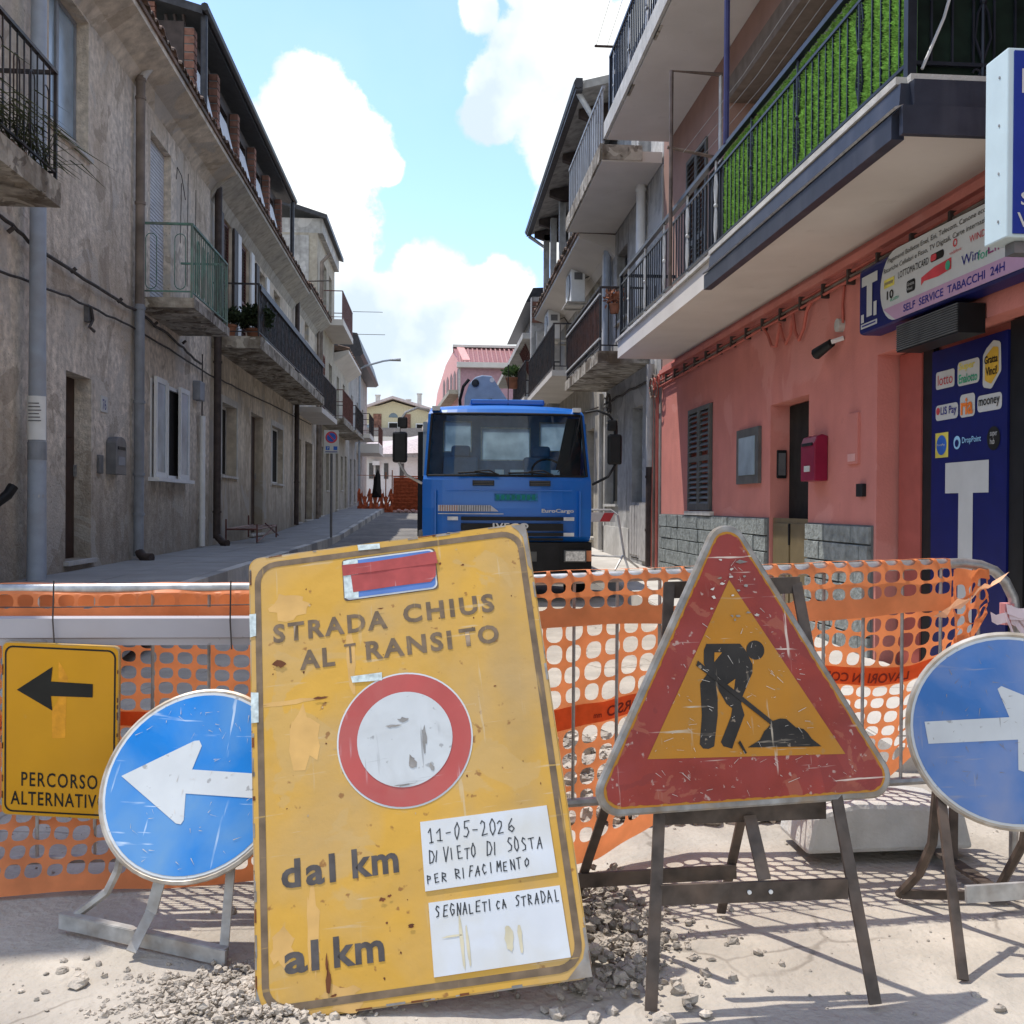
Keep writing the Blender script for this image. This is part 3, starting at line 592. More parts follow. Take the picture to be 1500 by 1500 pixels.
# crumbled underside of the slab
cr = MB()
for k in range(60):
    x, y = random.uniform(-4.15, -3.42), random.uniform(6.7, 9.4); cr.sph((x, y, 4.03), random.uniform(.03, .09), 6, 4, .35, .3)
cr.build('spalled_concrete', M_conc, L1, kind='stuff')

# --- second house on the left with the long balcony and attic
L2 = thing('house', 'long stained beige house on the left with long weathered balcony and tiled eave', 'house', (LX, 26, .6))
ops = [(20.24, 21.7, 1.92, 3.36), (23.41, 25.0, .66, 3.45), (26.3, 28.2, 1.9, 3.38), (30.8, 32.0, .8, 3.37), (33.0, 34.9, .85, 3.4),
       (20.1, 21.1, 4.55, 7.0), (21.9, 23.0, 4.55, 7.0), (24.1, 25.1, 4.55, 6.9), (26.5, 27.6, 6.3, 6.9), (32.7, 33.7, 6.6, 7.2)]
facade(MB(), LX, 19.15, 36.0, 0, 7.5, ops, -1, .28).build('wall', M_plL2, L2)
for i, o in enumerate(ops):
    if i in (0,): window(L2, LX, o, -1, frame=M_concl, glass=M_dark, leaves=1, rec=.2)
    elif i in (2,): window(L2, LX, o, -1, frame=M_white, glass=M_dark, leaves=2)
    elif i in (1, 3, 4): door(L2, LX, o, -1, rec=.2, panels=4)
    elif i in (5, 6): louvre_shutter(L2, LX - .1, o, -1, m=M_ironbrown); 
    else: window(L2, LX, o, -1, frame=M_white, glass=M_glassb, leaves=2 if i == 7 else 1)
for o in (ops[5], ops[6], ops[7]):   # shutter leaves folded out on the wall
    MB().box(LX + .015, LX + .06, o[0] - .42, o[0] - .03, o[2], o[3]).build('shutter_leaf', M_pipedark if o != ops[6] else M_white, L2)
    MB().box(LX + .015, LX + .06, o[1] + .03, o[1] + .42, o[2], o[3]).build('shutter_leaf', M_white if o != ops[5] else M_pipedark, L2)
for o in (ops[0], ops[2]):           # pale plaster band round the openings
    mb = MB(); a, b_, c, d = o; t = .14; X0, X1 = LX, LX + .012
    mb.box(X0, X1, a - t, a, c - .1, d + t).box(X0, X1, b_, b_ + t, c - .1, d + t).box(X0, X1, a, b_, d, d + t); mb.build('window_surround', M_concl, L2)
MB().prism([(LX, 7.0), (LX, 7.5), (-3.72, 7.58), (-3.72, 7.49), (LX + .1, 7.2)], 19.15, 30.0, 'xz').build('eave', M_plL4, L2)
MB().prism([(LX, 7.2), (LX, 7.7), (-3.72, 7.74), (-3.72, 7.66), (LX + .1, 7.35)], 30.0, 35.9, 'xz').build('eave', M_plL4, L2)
tilerow(L2, -3.66, 19.15, 30.0, 7.6, -1); tilerow(L2, -3.66, 30.0, 36.0, 7.77, -1)
pipe(L2, [(-4.08, 19.28, .7), (-4.08, 19.28, 7.45)], .07, M_pipedark, collars=(1.2, 4.0)); pipe(L2, [(-4.08, 19.28, .75), (-3.95, 19.2, .62), (-3.85, 19.15, .61)], .07, M_pipedark, name='pipe_elbow')
pipe(L2, [(-4.08, 30.1, .75), (-4.08, 30.1, 7.6)], .07, M_pipedark, collars=(2, 4)); pipe(L2, [(-4.1, 35.6, .85), (-4.1, 35.6, 7.6)], .06, M_pipebrown)
b3 = balcony(L2, LX, -3.3, 18.95 + .35, 30.2, 4.28, 4.50, 1.0, M_conc, M_iron, .13, br=.009)
for k, y in enumerate(arange(19.6, 30.0, .55)):     # crossed lattice ornaments
    MB().tube([(-3.34, y - .12, 4.62), (-3.34, y + .12, 5.0), (-3.34, y - .12, 5.38)], .012, 5).tube([(-3.34, y + .12, 4.62), (-3.34, y - .12, 5.0), (-3.34, y + .12, 5.38)], .012, 5).build('ornament', M_iron, b3)
MB().box(-3.30, -3.29, 19.32, 30.18, 5.36, 5.48).build('handrail_board', M_iron, b3)
dv = balcony(L2, LX, -3.4, 30.5, 35.2, 4.10, 4.26, 1.05, M_soffit, M_iron, .14)
MB().tube([(-4.15, 30.6, 8.0), (-3.2, 30.6, 8.05)], .02, 6).build('bracket_bar', M_cable, L2)
# attic storey set back behind the tiles
at = thing('attic', 'dark-roofed attic storey with brick pillars and white screens above the long beige house', 'attic', (-4.8, 22, 7.6))
AX = -4.32; aops = [(a_, a_ + 1.35, 8.25, 9.3) for a_ in (17.9, 19.85, 21.8, 23.75, 25.7)]
facade(MB(), AX, 17.6, 27.9, 7.7, 9.55, aops, -1, .3, 4).build('wall', M_pipedark, at)
for o in aops:
    MB().box(AX - .2, AX - .18, o[0] + .02, o[1] - .02, o[2] + .02, o[3] - .02).build('pane', M_glassb, at)
    MB().prism([(AX + .02, 8.25), (AX + .22, 8.27), (AX + .02, 9.1)], o[0] + .1, o[1] - .15, 'xz').build('screen', M_shutw, at)
for y in [17.7] + [o[1] + .3 for o in aops]:
    pl = MB().box(AX + .01, AX + .16, y - .10, y + .10, 7.75, 9.45).build('pillar', M_mortar, at)
    for k in range(12): MB().box(AX + .012, AX + .175, y - .11, y + .11, 7.78 + k * .14, 7.78 + k * .14 + .115).build('brick', M_brick, pl)
ro = MB(); ro.add([(-3.98, 17.45, 9.62), (-3.98, 28.35, 9.62), (-9.5, 28.35, 11.1), (-9.5, 17.45, 11.1), (-3.98, 17.45, 9.76), (-3.98, 28.35, 9.76), (-9.5, 28.35, 11.26), (-9.5, 17.45, 11.26)],
       [(0, 3, 2, 1), (4, 5, 6, 7), (0, 1, 5, 4), (1, 2, 6, 5), (2, 3, 7, 6), (3, 0, 4, 7)])
ro.build('roof', M_roofd, at)
MB().tube([(-3.93, 17.4, 9.72), (-3.93, 28.4, 9.72)], .07, 8).build('gutter', M_roofd, at, smooth=True)
for y in (17.6, 28.2): pipe(at, [(-3.98, y, 7.8), (-3.98, y, 9.65)], .06, M_roofd, name='post')
for k in range(3): pipe(at, [(-4.15 - .10 * k, 17.7, 7.9), (-4.35 - .15 * k, 17.7, 9.7)], .03, M_pipedark, name='post')
bk = MB()
for k in range(7):
    for j in range(2): MB().box(-5.3 + j * .27, -5.05 + j * .27, 17.5, 17.62, 9.2 + k * .09, 9.2 + k * .09 + .075).build('brick', M_brick, at)

# --- further houses on the left
L3 = thing('house', 'tall ochre house on the left with brown-railed top balcony and grey gable end', 'house', (LX, 39, .9))
o3 = [(37.0, 38.2, .95, 3.5), (39.2, 40.3, 1.9, 3.5), (40.9, 41.7, 1.0, 3.5), (37.6, 38.5, 4.7, 6.9), (40.0, 41.2, 4.9, 6.9), (38.0, 39.0, 8.15, 10.3), (39.9, 40.9, 8.15, 10.3)]
facade(MB(), LX, 36.0, 42.0, .2, 10.9, o3, -1, .25).build('wall', M_plL3, L3)
MB().box(-10, LX - .3, 35.97, 36.0, 7.6, 10.8).build('gable_render', M_plG, L3)
for i, o in enumerate(o3):
    if i in (0, 2): door(L3, LX, o, -1)
    elif i in (3,): louvre_shutter(L3, LX - .02, o, -1, m=M_wood)
    else: window(L3, LX, o, -1)
rr = MB(); rr.add([(-3.85, 35.8, 11.35), (-3.85, 42.2, 11.35), (-9, 42.2, 12.9), (-9, 35.8, 12.9), (-3.85, 35.8, 11.5), (-3.85, 42.2, 11.5), (-9, 42.2, 13.1), (-9, 35.8, 13.1)], [(0, 3, 2, 1), (4, 5, 6, 7), (0, 1, 5, 4), (1, 2, 6, 5), (2, 3, 7, 6), (3, 0, 4, 7)]); rr.build('roof', M_roofd, L3)
MB().box(-10, -4.02, 36.05, 42, 10.9, 11.42).build('parapet', M_plG, L3)
pipe(L3, [(-3.75, 36.1, 10.2), (-4.05, 36.1, 9.9), (-4.1, 36.1, .9)], .07, M_pipebrown)
balcony(L3, LX, -3.4, 37.3, 41.7, 7.9, 8.12, 1.05, M_soffit, M_ironbrown, .13, br=.012)
balcony(L3, LX, -3.35, 37.2, 41.6, 4.3, 4.5, 1.05, M_conc, M_ironbrown, .15)
for z in (9.15, 9.8): pass
MB().tube([(-3.4, 41.5, 9.2), (-2.2, 41.5, 9.2)], .012, 5).build('clothes_line_arm', M_cable, L3); MB().tube([(-3.4, 41.6, 8.3), (-2.1, 41.6, 8.3)], .012, 5).build('clothes_line_arm', M_cable, L3)
L4 = thing('house', 'narrow cream house with a pale eave further along the left side', 'house', (LX, 45, 1.1))
o4 = [(43.0, 44.0, 1.15, 3.6), (45.2, 46.2, 2.0, 3.5), (47.2, 48.2, 1.2, 3.6), (43.2, 44.2, 4.8, 6.8), (46, 47, 4.8, 6.8)]
facade(MB(), LX, 42.0, 49.0, .2, 7.5, o4, -1, .25).build('wall', M_plL4, L4)
for i, o in enumerate(o4): (door if i in (0, 2) else window)(L4, LX, o, -1)
MB().prism([(LX, 7.2), (LX, 7.6), (-3.6, 7.72), (-3.6, 7.6)], 42.0, 49.0, 'xz').build('eave', M_soffit, L4); tilerow(L4, -3.6, 42.1, 49.0, 7.74, -1, rows=1, pitch=.3)
balcony(L4, LX, -3.35, 43, 47.5, 4.35, 4.5, 1.05, M_conc, M_iron, .2)
L5 = thing('house', 'last grey house on the left with a low dark roof above the street lamp', 'house', (LX, 55, 1.3))
o5 = [(50, 51, 1.4, 3.6), (52.5, 53.5, 1.5, 3.7), (56, 57, 2, 3.5), (50.5, 51.5, 4.9, 6.8), (54, 55, 4.9, 6.8), (58, 59, 4.9, 6.8)]
facade(MB(), LX, 49.0, 62.0, .2, 8.6, o5, -1, .25).build('wall', M_plG, L5)
for i, o in enumerate(o5): (door if i in (0, 1) else window)(L5, LX, o, -1)
MB().prism([(LX - 2, 9.9), (LX - 2, 8.5), (-3.65, 8.5), (-3.5, 8.62), (-3.8, 9.6)], 49.0, 62.0, 'xz').build('roof', M_roofd, L5)
balcony(L5, LX, -3.2, 49.5, 53.0, 4.6, 4.8, 1.0, M_soffit, M_iron, .2); balcony(L5, LX, -3.0, 54, 58.0, 4.1, 4.6, 1.0, M_soffit, M_ironbrown, .25)

# --- pink house on the right with the long balconies
R1 = thing('house', 'pink house on the right with tobacco shop, stone plinth and grass-screened balcony', 'house', (RX, 10, .3))
o1 = [(11.87, 12.98, 1.30, 2.61), (8.75, 9.78, .34, 2.36), (2.0, 7.36, -.1, 2.50)]
facade(MB(), RX, 2.0, 14.62, -.2, 3.40, o1, 1, .22).build('wall', M_pink, R1)
o1u = [(6.5, 11.3, 3.62, 6.12), (12.2, 13.2, 3.62, 5.9)]
facade(MB(), RX + .004, 2.0, 14.62, 3.402, 9.6, o1u, 1, .35).build('upper_wall', M_pinkup, R1)
MB().box(RX + .30, RX + .35, 6.6, 11.2, 3.64, 5.9).build('recess_panel', M_plG, R1)
MB().box(RX - .03, RX + .3, 6.4, 11.4, 5.95, 6.2).build('recess_lintel', mat('brown_lintel', (.20, .155, .12), .8), R1)
louvre_shutter(R1, RX + .02, o1u[1], 1)
louvre_shutter(R1, RX + .01, (11.9, 12.95, 1.31, 2.6), 1)
MB().box(RX - .05, RX + .1, 11.8, 13.05, 1.25, 1.30).build('sill', M_concl, R1)
# entrance
e = MB().box(RX + .19, RX + .215, 8.76, 9.77, .36, 2.35).build('door', M_dark, R1)
g = MB().box(RX + .03, RX + .06, 8.76, 9.77, .36, 1.25).build('low_gate', M_bronze, R1)
for ya in (8.80, 9.29): MB().box(RX + .018, RX + .03, ya, ya + .44, .42, 1.20).build('panel', M_bronze, g)
MB().box(RX + .005, RX + .02, 9.255, 9.275, 1.0, 1.2).build('handle', M_blackpl, g)
MB().box(RX + .06, RX + .16, 9.755, 9.778, 1.64, 1.92).build('intercom', M_blackpl, R1, bevel=.01)
MB().box(RX + .075, RX + .145, 9.748, 9.754, 1.67, 1.89).build('intercom_plate', M_mailg, R1)
# plinth stones
pb = MB().box(RX - .012, RX, 9.80, 14.58, .1, 1.25).box(RX - .012, RX, 7.40, 8.74, .1, 1.22).build('stone_plinth', M_mortar, R1)
z = .16; course = 0
while z < 1.2:
    hgt = random.choice((.16, .19, .21)); 
    if z + hgt > 1.17: hgt = 1.245 - z
    for ya, yb in ((7.41, 8.73), (9.81, 14.57)):
        y = ya - random.uniform(0, .15)
        while y < yb - .03:
            ln = random.uniform(.26, .46); y0, y1 = max(y, ya), min(y + ln, yb)
            if yb - y1 < .1: y1 = yb
            if y1 - y0 > .04:
                t = random.uniform(.022, .036); zt = min(z + hgt, 1.215 if yb < 9 else 1.245)
                mb = MB(); k = .006
                mb.box(RX - .012 - t, RX - .010, y0 + k, y1 - k, z + k, zt - k); mb.build('stone', M_stone, pb, bevel=.004)
            y = y1 if y1 < yb else yb
            if y1 >= yb: break
    z += hgt
# notice case
nc = MB().box(RX - .035, RX, 10.05, 10.80, 1.60, 2.18).build('notice_case', M_shutd, R1)
MB().box(RX - .045, RX - .035, 10.16, 10.69, 1.69, 2.09).build('pane', M_glassb, nc)
MB().box(RX - .02, RX, 7.66, 7.87, 1.70, 2.10).build('meter_hatch', M_pink, R1); MB().box(RX - .025, RX, 7.70, 7.84, 1.72, 1.78).build('meter_hatch', M_salmon, R1)
MB().box(RX - .03, RX, 7.54, 7.66, 1.44, 1.54).build('socket_box', M_blackpl, R1)
# moulding, conduits and looped cables under the soffit
MB().box(RX - .05, RX, 2.0, 14.6, 3.28, 3.34).build('cornice', M_pink, R1)
for k in range(3):
    MB().tube(wob([(RX - .03 - .01 * k, 2.0, 3.22 - .035 * k), (RX - .03 - .01 * k, 8, 3.22 - .035 * k), (RX - .03 - .01 * k, 14.6, 3.2 - .05 * k)], 14, .007), .012, 6).build('conduit', M_pipepink if k != 1 else M_pipebrown, R1)
for k in range(22): MB().box(RX - .065, RX, 3.0 + k * .53, 3.03 + k * .53, 3.12, 3.24).build('cable_clip', M_pipedark, R1)
for pts in ([(9.9, 3.15), (9.74, 3.05), (9.62, 2.92), (9.5, 2.9), (9.42, 3.02), (9.38, 3.1)], [(9.4, 3.1), (9.3, 2.95), (9.22, 2.88), (9.1, 2.95), (9.05, 3.08)], [(9.05, 3.14), (8.98, 2.95), (8.88, 2.86), (8.76, 2.95), (8.7, 3.08), (8.6, 3.14)]):
    MB().tube([(RX - .05, y, z) for y, z in pts], .016, 6).build('looped_cable', M_pipepink, R1, smooth=True)
MB().tube([(RX - .02, 7.95, 3.15), (RX - .02, 7.98, 3.0), (RX - .02, 7.97, 2.85)], .012, 5).build('conduit', M_pipepink, R1)
jb = MB().lathe((RX, 8.02, 2.84), [(.055, 0), (.055, -.05), (.02, -.055)], 12, 'x').build('junction_cap', M_concl, R1)
fl = MB().tube([(RX - .01, 7.98, 2.73), (RX - .1, 8.0, 2.70)], .02, 6).build('lamp_bracket', M_white, R1)
MB().tube([(RX - .08, 8.05, 2.70), (RX - .13, 8.25, 2.64)], [.035, .05], 10).build('spotlight', M_blackpl, R1, smooth=True)
# pipes and tangled cables at the corner
pipe(R1, [(RX - .08, 15.05, .45), (RX - .08, 15.05, 1.95)], .06, M_pipedark, collars=(1.0, 1.8)); pipe(R1, [(RX - .08, 15.05, 1.95), (RX - .08, 15.05, 3.5)], .06, M_plL4 if False else M_concl)
for k, (yy, r_, mm) in enumerate(((14.75, .018, M_pipepink), (14.66, .014, M_pipepink), (14.85, .02, M_pipebrown), (14.92, .012, M_pipepink))):
    MB().tube(wob([(RX - .04 - .01 * k, yy, .45), (RX - .04 - .01 * k, yy, 1.4), (RX - .04, yy + .03, 3.1), (RX - .04, yy - .1, 3.3)], 5, .0), r_, 6).build('conduit', mm, R1)
for k in range(7):
    c0 = (14.75 + random.uniform(-.25, .2), 3.05 + random.uniform(-.22, .2)); r_ = random.uniform(.07, .15)
    MB().tube([(RX - .07 - .012 * k, c0[0] + r_ * cos(a_), c0[1] + r_ * .9 * sin(a_)) for a_ in [j * .5 for j in range(13)]], .011, 5).build('looped_cable', M_pipepink if k % 2 else M_pipebrown, R1)
# lower balcony
b1 = MB().box(RX, 2.5, 8.97, 13.85, 3.40, 3.62).box(RX, 2.5, 5.27, 8.97, 3.40, 3.60).build('balcony', M_soffit, R1)
MB().box(2.47, 2.50, 8.99, 13.87, 3.625, 3.66).box(2.44, 2.52, 5.25, 8.97, 3.62, 3.66).box(2.5, 3.3, 5.2, 5.25, 3.62, 3.66).build('slab_edging', M_concl, b1)
MB().prism([(2.50, 3.61), (2.45, 3.61), (2.44, 3.47), (2.40, 3.44), (2.40, 3.31), (2.47, 3.31), (2.47, 3.40), (2.50, 3.40)], 5.21, 8.97, 'xz').box(2.50, 3.3, 5.16, 5.265, 3.44, 3.615).box(2.42, 3.3, 5.12, 5.16, 3.31, 3.46).build('fascia', M_ironblue if False else mat('dark_fascia_metal', (.034, .038, .055), .4, metal=.2, var=.12, streak=.3, streakcol=(.12, .12, .14)), b1)
MB().prism([(2.395, 3.445), (2.385, 3.455), (2.395, 3.462), (2.44, 3.475)], 5.15, 8.97, 'xz').build('fascia_lip', M_galv, b1)
zt = 3.66; X = 2.54
rl = MB().box(X - .025, X + .025, 5.3, 13.85, 4.52, 4.56).box(X - .012, X + .012, 5.3, 13.85, 4.40, 4.42).box(X - .012, X + .012, 5.3, 13.85, 3.75, 3.77)
rl.box(X, RX, 5.28, 5.32, 4.52, 4.56).box(X, RX, 5.29, 5.31, 4.40, 4.42).box(X, RX, 5.29, 5.31, 3.75, 3.77).box(X, RX, 13.8, 13.84, 4.52, 4.56).box(X, RX, 13.81, 13.83, 3.75, 3.77)
rl.box(X - .025, X + .025, 5.27, 5.32, 3.66, 4.9).box(X - .02, X + .02, 13.8, 13.84, 3.66, 4.52)
rl.build('railing', M_ironblue, b1)
bm_ = MB().box(-.0055, .0055, -.0055, .0055, .10, .75).mesh('baluster', M_ironblue)
posts = arange(5.95, 13.3, 1.05)
pieces('baluster', bm_, b1, [(X, y, zt) for y in arange(5.42, 13.7, .118) if min(abs(y - p) for p in posts) > .07] + [(x, 5.30, zt) for x in arange(X + .12, RX - .05, .12)] + [(x, 13.82, zt) for x in arange(X + .12, RX - .05, .12)])
def scrollpost(x, y, z, h, m, par, along='y'):
    mb = MB(); V = lambda a, q: (x, y + a, z + q) if along == 'y' else (x + a, y, z + q)
    mb.tube([V(0, 0), V(0, h)], .011, 6)
    for s_ in (-1, 1):
        mb.tube([V(s_ * .0, .12), V(s_ * .045, .25), V(s_ * .03, .38), V(0, .45), V(s_ * .03, .52), V(s_ * .05, .62), V(s_ * .02, .76)], .008, 5)
        mb.tube([V(s_ * (.03 + .025 * cos(t)), .86 + .025 * sin(t)) for t in [j * .8 for j in range(7)]], .007, 5)
        mb.tube([V(s_ * (.035 + .02 * cos(t)), .06 + .02 * sin(t)) for t in [j * .8 for j in range(7)]], .007, 5)
    mb.sph(V(0, .45), .022, 8, 5); mb.build('scroll_post', m, par)
for y in posts: scrollpost(X, y, zt, .86, M_ironlight if y > 9 else M_ironblue, b1)
scrollpost(2.95, 5.30, zt, .86, M_ironblue, b1, 'x')
MB().tube([(2.60, 5.28, 3.72), (2.72, 5.28, 4.0), (2.82, 5.28, 4.35), (2.80, 5.28, 4.7)], .009, 5).build('scroll', M_ironlight, b1)
# artificial grass screen inside the bars
ag = MB()
def tuft(n, f, size, m, name, par):
    mb = MB()
    for _ in range(n):
        p, nrm = f(); s = size * random.uniform(.6, 1.3); d = Vector((random.uniform(-1, 1), random.uniform(-1, 1), random.uniform(-1, .6))) * .9 + nrm
        d = d.normalized() * s; t = d.cross(Vector((random.random(), random.random(), random.random()))).normalized() * s * .22
        mb.add([p - t, p + t, p + d], [(0, 1, 2)])
    return mb.build(name, m, par, kind='stuff')
MB().box(X + .03, X + .036, 5.36, 8.86, 3.70, 4.50).box(X + .06, RX - .02, 5.335, 5.341, 3.70, 4.90).build('grass_screen_backing', M_astrob, b1)
tuft(60000, lambda: (Vector((X + .03, random.uniform(5.36, 8.86), random.uniform(3.70, 4.49))), Vector((-1, 0, .3))), .034, M_astro, 'artificial_grass', b1)
M_mesh = mat('black_green_screen', (.006, .014, .009), .9, var=.4)
MB().box(X + .06, RX - .02, 5.326, 5.333, 3.70, 4.92).build('dark_screen', M_mesh, b1)
# dark reed panel next to the grass
for k in range(11): MB().tube([(X + .035, 8.93 + k * .05, 3.7), (X + .035, 8.93 + k * .05, 4.5)], .014, 6).build('cane', M_roofd, b1)
# upper balcony
b2 = MB().box(RX, 2.4, 2.5, 14.3, 6.58, 6.78).build('balcony', M_soffit, R1)
MB().box(2.36, 2.395, 2.5, 14.33, 6.60, 6.83).build('slab_edging', M_concl, b2)
MB().box(2.42, 2.47, 2.5, 14.28, 7.72, 7.76).box(2.435, 2.455, 2.5, 14.28, 6.88, 6.90).box(2.42, 2.46, 14.22, 14.27, 6.8, 7.74).build('railing', M_ironblue, b2)
pieces('baluster', MB().box(-.009, .009, -.009, .009, .10, .93).mesh('baluster', M_ironblue), b2, [(2.445, y, 6.78) for y in arange(6, 14.2, .12)])
for y in arange(7.4, 14.0, 1.2): scrollpost(2.445, y, 6.78, .94, M_ironlight, b2)
# clothes-drying frame, post and lines
fr = thing('drying_frame', 'rusty brown tube frame with clothes lines standing on the long balcony', 'drying frame', (2.5, 10.6, 4.5))
MB().tube([(2.47, 10.6, 3.7), (2.47, 10.6, 5.98), (3.02, 10.6, 5.96)], .022, 6).build('frame', M_ironbrown if False else mat('rusty_tube', (.16, .12, .10), .6, metal=.4, var=.25), fr)
MB().tube([(3.0, 10.6, 5.96), (3.0, 10.6, 4.55)], .018, 6).build('upright', M_ironlight, fr)
MB().tube([(2.43, 10.6, 5.17), (3.0, 10.6, 5.07)], .018, 6).build('crossbar', MATS['rusty_tube'], fr)
for k in range(4): MB().tube([(2.6 + k * .12, 10.6, 5.12), (2.6 + k * .12, 8.5, 5.05), (2.6 + k * .12, 6.0, 5.12)], .003, 4).build('line', M_ironlight, fr)
MB().tube([(2.53, 8.75, 4.55), (2.53, 8.75, 6.6)], .026, 8).build('post', mat('violet_blue_post', (.05, .05, .14), .5), fr)
MB().tube([(2.2, 14.2, 7.86), (2.55, 14.2, 7.86)], .018, 6).build('line_arm', M_iron, fr)
for k in range(2): MB().tube([(2.22 + .16 * k, 14.2, 7.86), (2.22 + .16 * k, 6.0, 8.4)], .003, 4).build('line', M_iron, fr)
# parapet / roof
MB().box(RX - .4, 10.2, 2.0, 14.6, 9.6, 9.75).build('roof', M_concl, R1)
# shop front
sx = RX + .18
MB().box(sx, sx + .02, 7.33, 7.345, .2, 2.48).build('door_jamb', M_blackpl, R1)
MB().box(sx - .03, sx + .02, 6.97, 7.31, .2, 2.49).build('roller_guide_panel', M_pinkdark, R1)
MB().box(sx - .02, sx + .02, 6.82, 6.965, .2, 2.49).box(sx - .02, sx + .02, 5.72, 5.87, .2, 2.49).box(sx, sx + .03, 2.1, 5.72, .2, 2.49).build('shop_frame', M_blackpl, R1)
ban = MB().box(sx - .03, sx, 5.88, 6.815, .25, 2.44).build('banner', M_navy, R1)
fb = ((0, -1, 0), (0, 0, 1)); bx = sx - .032
def bsheet(poly, m, off=.001, nm='print'): return sheet(poly, off, m, ban, nm, frame=fb, pos=(bx, 6.815, 0))   # poly (distance from far edge, z)
def rct(a, b, c, d): return [(a, c), (b, c), (b, d), (a, d)]
bsheet(rct(.20, .74, 1.455, 1.66), M_signw); bsheet(rct(.375, .555, .45, 1.455), M_signw)
bsheet(rrect(.06, .31, 2.17, 2.29, .02), M_signw); text('lotto', M_decalred, ban, (bx - .004, 6.815 - .09, 2.195), .2, .07, frame=fb)
bsheet(rrect(.35, .62, 2.16, 2.32, .03), M_signw); text('Super', M_decalyel, ban, (bx - .004, 6.815 - .37, 2.25), .2, .06, frame=fb, bold=.02); text('Enalotto', M_decalgr, ban, (bx - .004, 6.815 - .37, 2.175), .23, .06, frame=fb, bold=.02)
bsheet(rpoly([(.66, 2.12), (.76, 2.10), (.87, 2.2), (.86, 2.38), (.78, 2.40), (.70, 2.36), (.66, 2.32)], .03), M_signw); bsheet(rpoly([(.685, 2.16), (.76, 2.13), (.845, 2.2), (.84, 2.35), (.78, 2.36), (.69, 2.31)], .02), mat('decal_gold', (.7, .42, .05), .5), .003)
text('Gratta', M_black, ban, (bx - .006, 6.815 - .685, 2.26), .15, .05, frame=fb, bold=.02); text('Vinci!', M_black, ban, (bx - .006, 6.815 - .70, 2.185), .13, .055, frame=fb, bold=.02)
bsheet(rrect(.06, .36, 1.955, 2.06, .03), M_signw); bsheet(circle(.095, 2.02, .026, 12), M_decalred, .003); text('LIS Pay', M_navyt, ban, (bx - .005, 6.815 - .135, 1.975), .21, .07, frame=fb, bold=.01)
bsheet(rrect(.385, .57, 1.95, 2.10, .03), M_signw); text('ria', mat('decal_orange', (.8, .2, .03), .5), ban, (bx - .005, 6.815 - .40, 1.965), .15, .11, frame=fb, bold=.03)
bsheet(rrect(.60, .88, 1.965, 2.07, .03), M_signw); text('mooney', M_black, ban, (bx - .005, 6.815 - .62, 1.985), .24, .06, frame=fb, bold=.01)
bsheet(rct(.06, .235, 1.70, 1.87), M_decalyel); bsheet(circle(.147, 1.785, .068, 24), M_decalbl, .003); text('PostePay', M_signw, ban, (bx - .006, 6.815 - .095, 1.775), .105, .02, frame=fb)
bsheet(circle(.35, 1.79, .045, 16), M_decallb); bsheet(circle(.35, 1.785, .025, 16), M_navy, .003); text('DropPoint', M_decallb, ban, (bx - .004, 6.815 - .42, 1.77), .23, .05, frame=fb, bold=.01)
bsheet(circle(.79, 1.79, .075, 24), M_black); text('super\nhub', M_signw, ban, (bx - .004, 6.815 - .755, 1.755), .08, .075, frame=fb)
text('N.28', M_signw, ban, (bx - .003, 6.815 - .66, .95), .16, .055, frame=fb)
aw = MB().box(3.12, 3.29, 5.85, 6.66, 2.41, 2.59).build('awning_box', M_blackpl, R1)
pieces('slat', MB().box(-.008, 0, -.40, .40, 0, .008).mesh('slat', M_shutd), aw, [(3.12, 6.255, z) for z in arange(2.42, 2.58, .015)])

# illuminated-style sign over the shop
sg = thing('shop_sign', 'long navy and white tobacco shop sign with a white T, mounted above the dark doorway', 'shop sign', (RX, 6.2, 2.6))
MB().box(3.10, 3.29, 5.05, 7.25, 2.62, 3.10).build('casing', M_navy, sg, bevel=.03)
fx = 3.097; f2 = ((0, -1, 0), (0, 0, 1))
def ssheet(poly, m, off, nm='print'): return sheet(poly, off, m, sg, nm, frame=f2, pos=(fx, 7.25, 0))
def srct(a, b, c, d): return [(a, c), (b, c), (b, d), (a, d)]
arcL = [(.62 - .24 * cos(t), 2.87 + .24 * sin(t)) for t in [(-pi / 2 + pi * k / 14) for k in range(15)]]; arcR = [(1.95 + .22 * cos(t), 2.88 + .2 * sin(t)) for t in [(pi / 2 - pi / 2 * k / 8) for k in range(9)]]
ssheet(arcL + [(1.85, 3.08)] + arcR + [(2.17, 2.63)], M_signw, .001)
band = [p for p in arcL if p[1] < 2.73]; ssheet([(.62, 2.63)] + [(band[-1][0], 2.73)][::-1] + [(2.17, 2.73), (2.17, 2.63)] , M_signpink, .003)
ssheet(srct(.07, .33, 2.96, 3.03), M_signw, .001); ssheet(srct(.155, .245, 2.73, 2.96), M_signw, .001)
ssheet(srct(.06, .11, 2.70, 2.76), M_signw, .001); ssheet(srct(.27, .32, 2.72, 2.82), M_signw, .001); ssheet(srct(.06, .33, 2.655, 2.69), M_signw, .001)
ssheet(srct(.08, .31, 2.668, 2.679), M_navyt, .003)
def st(b_, a, z, w, h, m=M_black, **k): return text(b_, m, sg, (fx - .005, 7.25 - a, z), w, h, frame=f2, **k)
st('Pagamenti Bollette Enel, Eni, Telecom, Canone ecc.', .50, 3.025, 1.25, .042); st('Ricariche Cellulari e Fisso, TV Digitali, Carte internazionali ecc.', .44, 2.965, 1.52, .042)
ssheet(srct(.44, .60, 2.87, 2.93), M_decalyel, .003); st('postepay', .455, 2.882, .13, .03, M_navyt); st('LOTTOMATICARD', .66, 2.895, .42, .045)
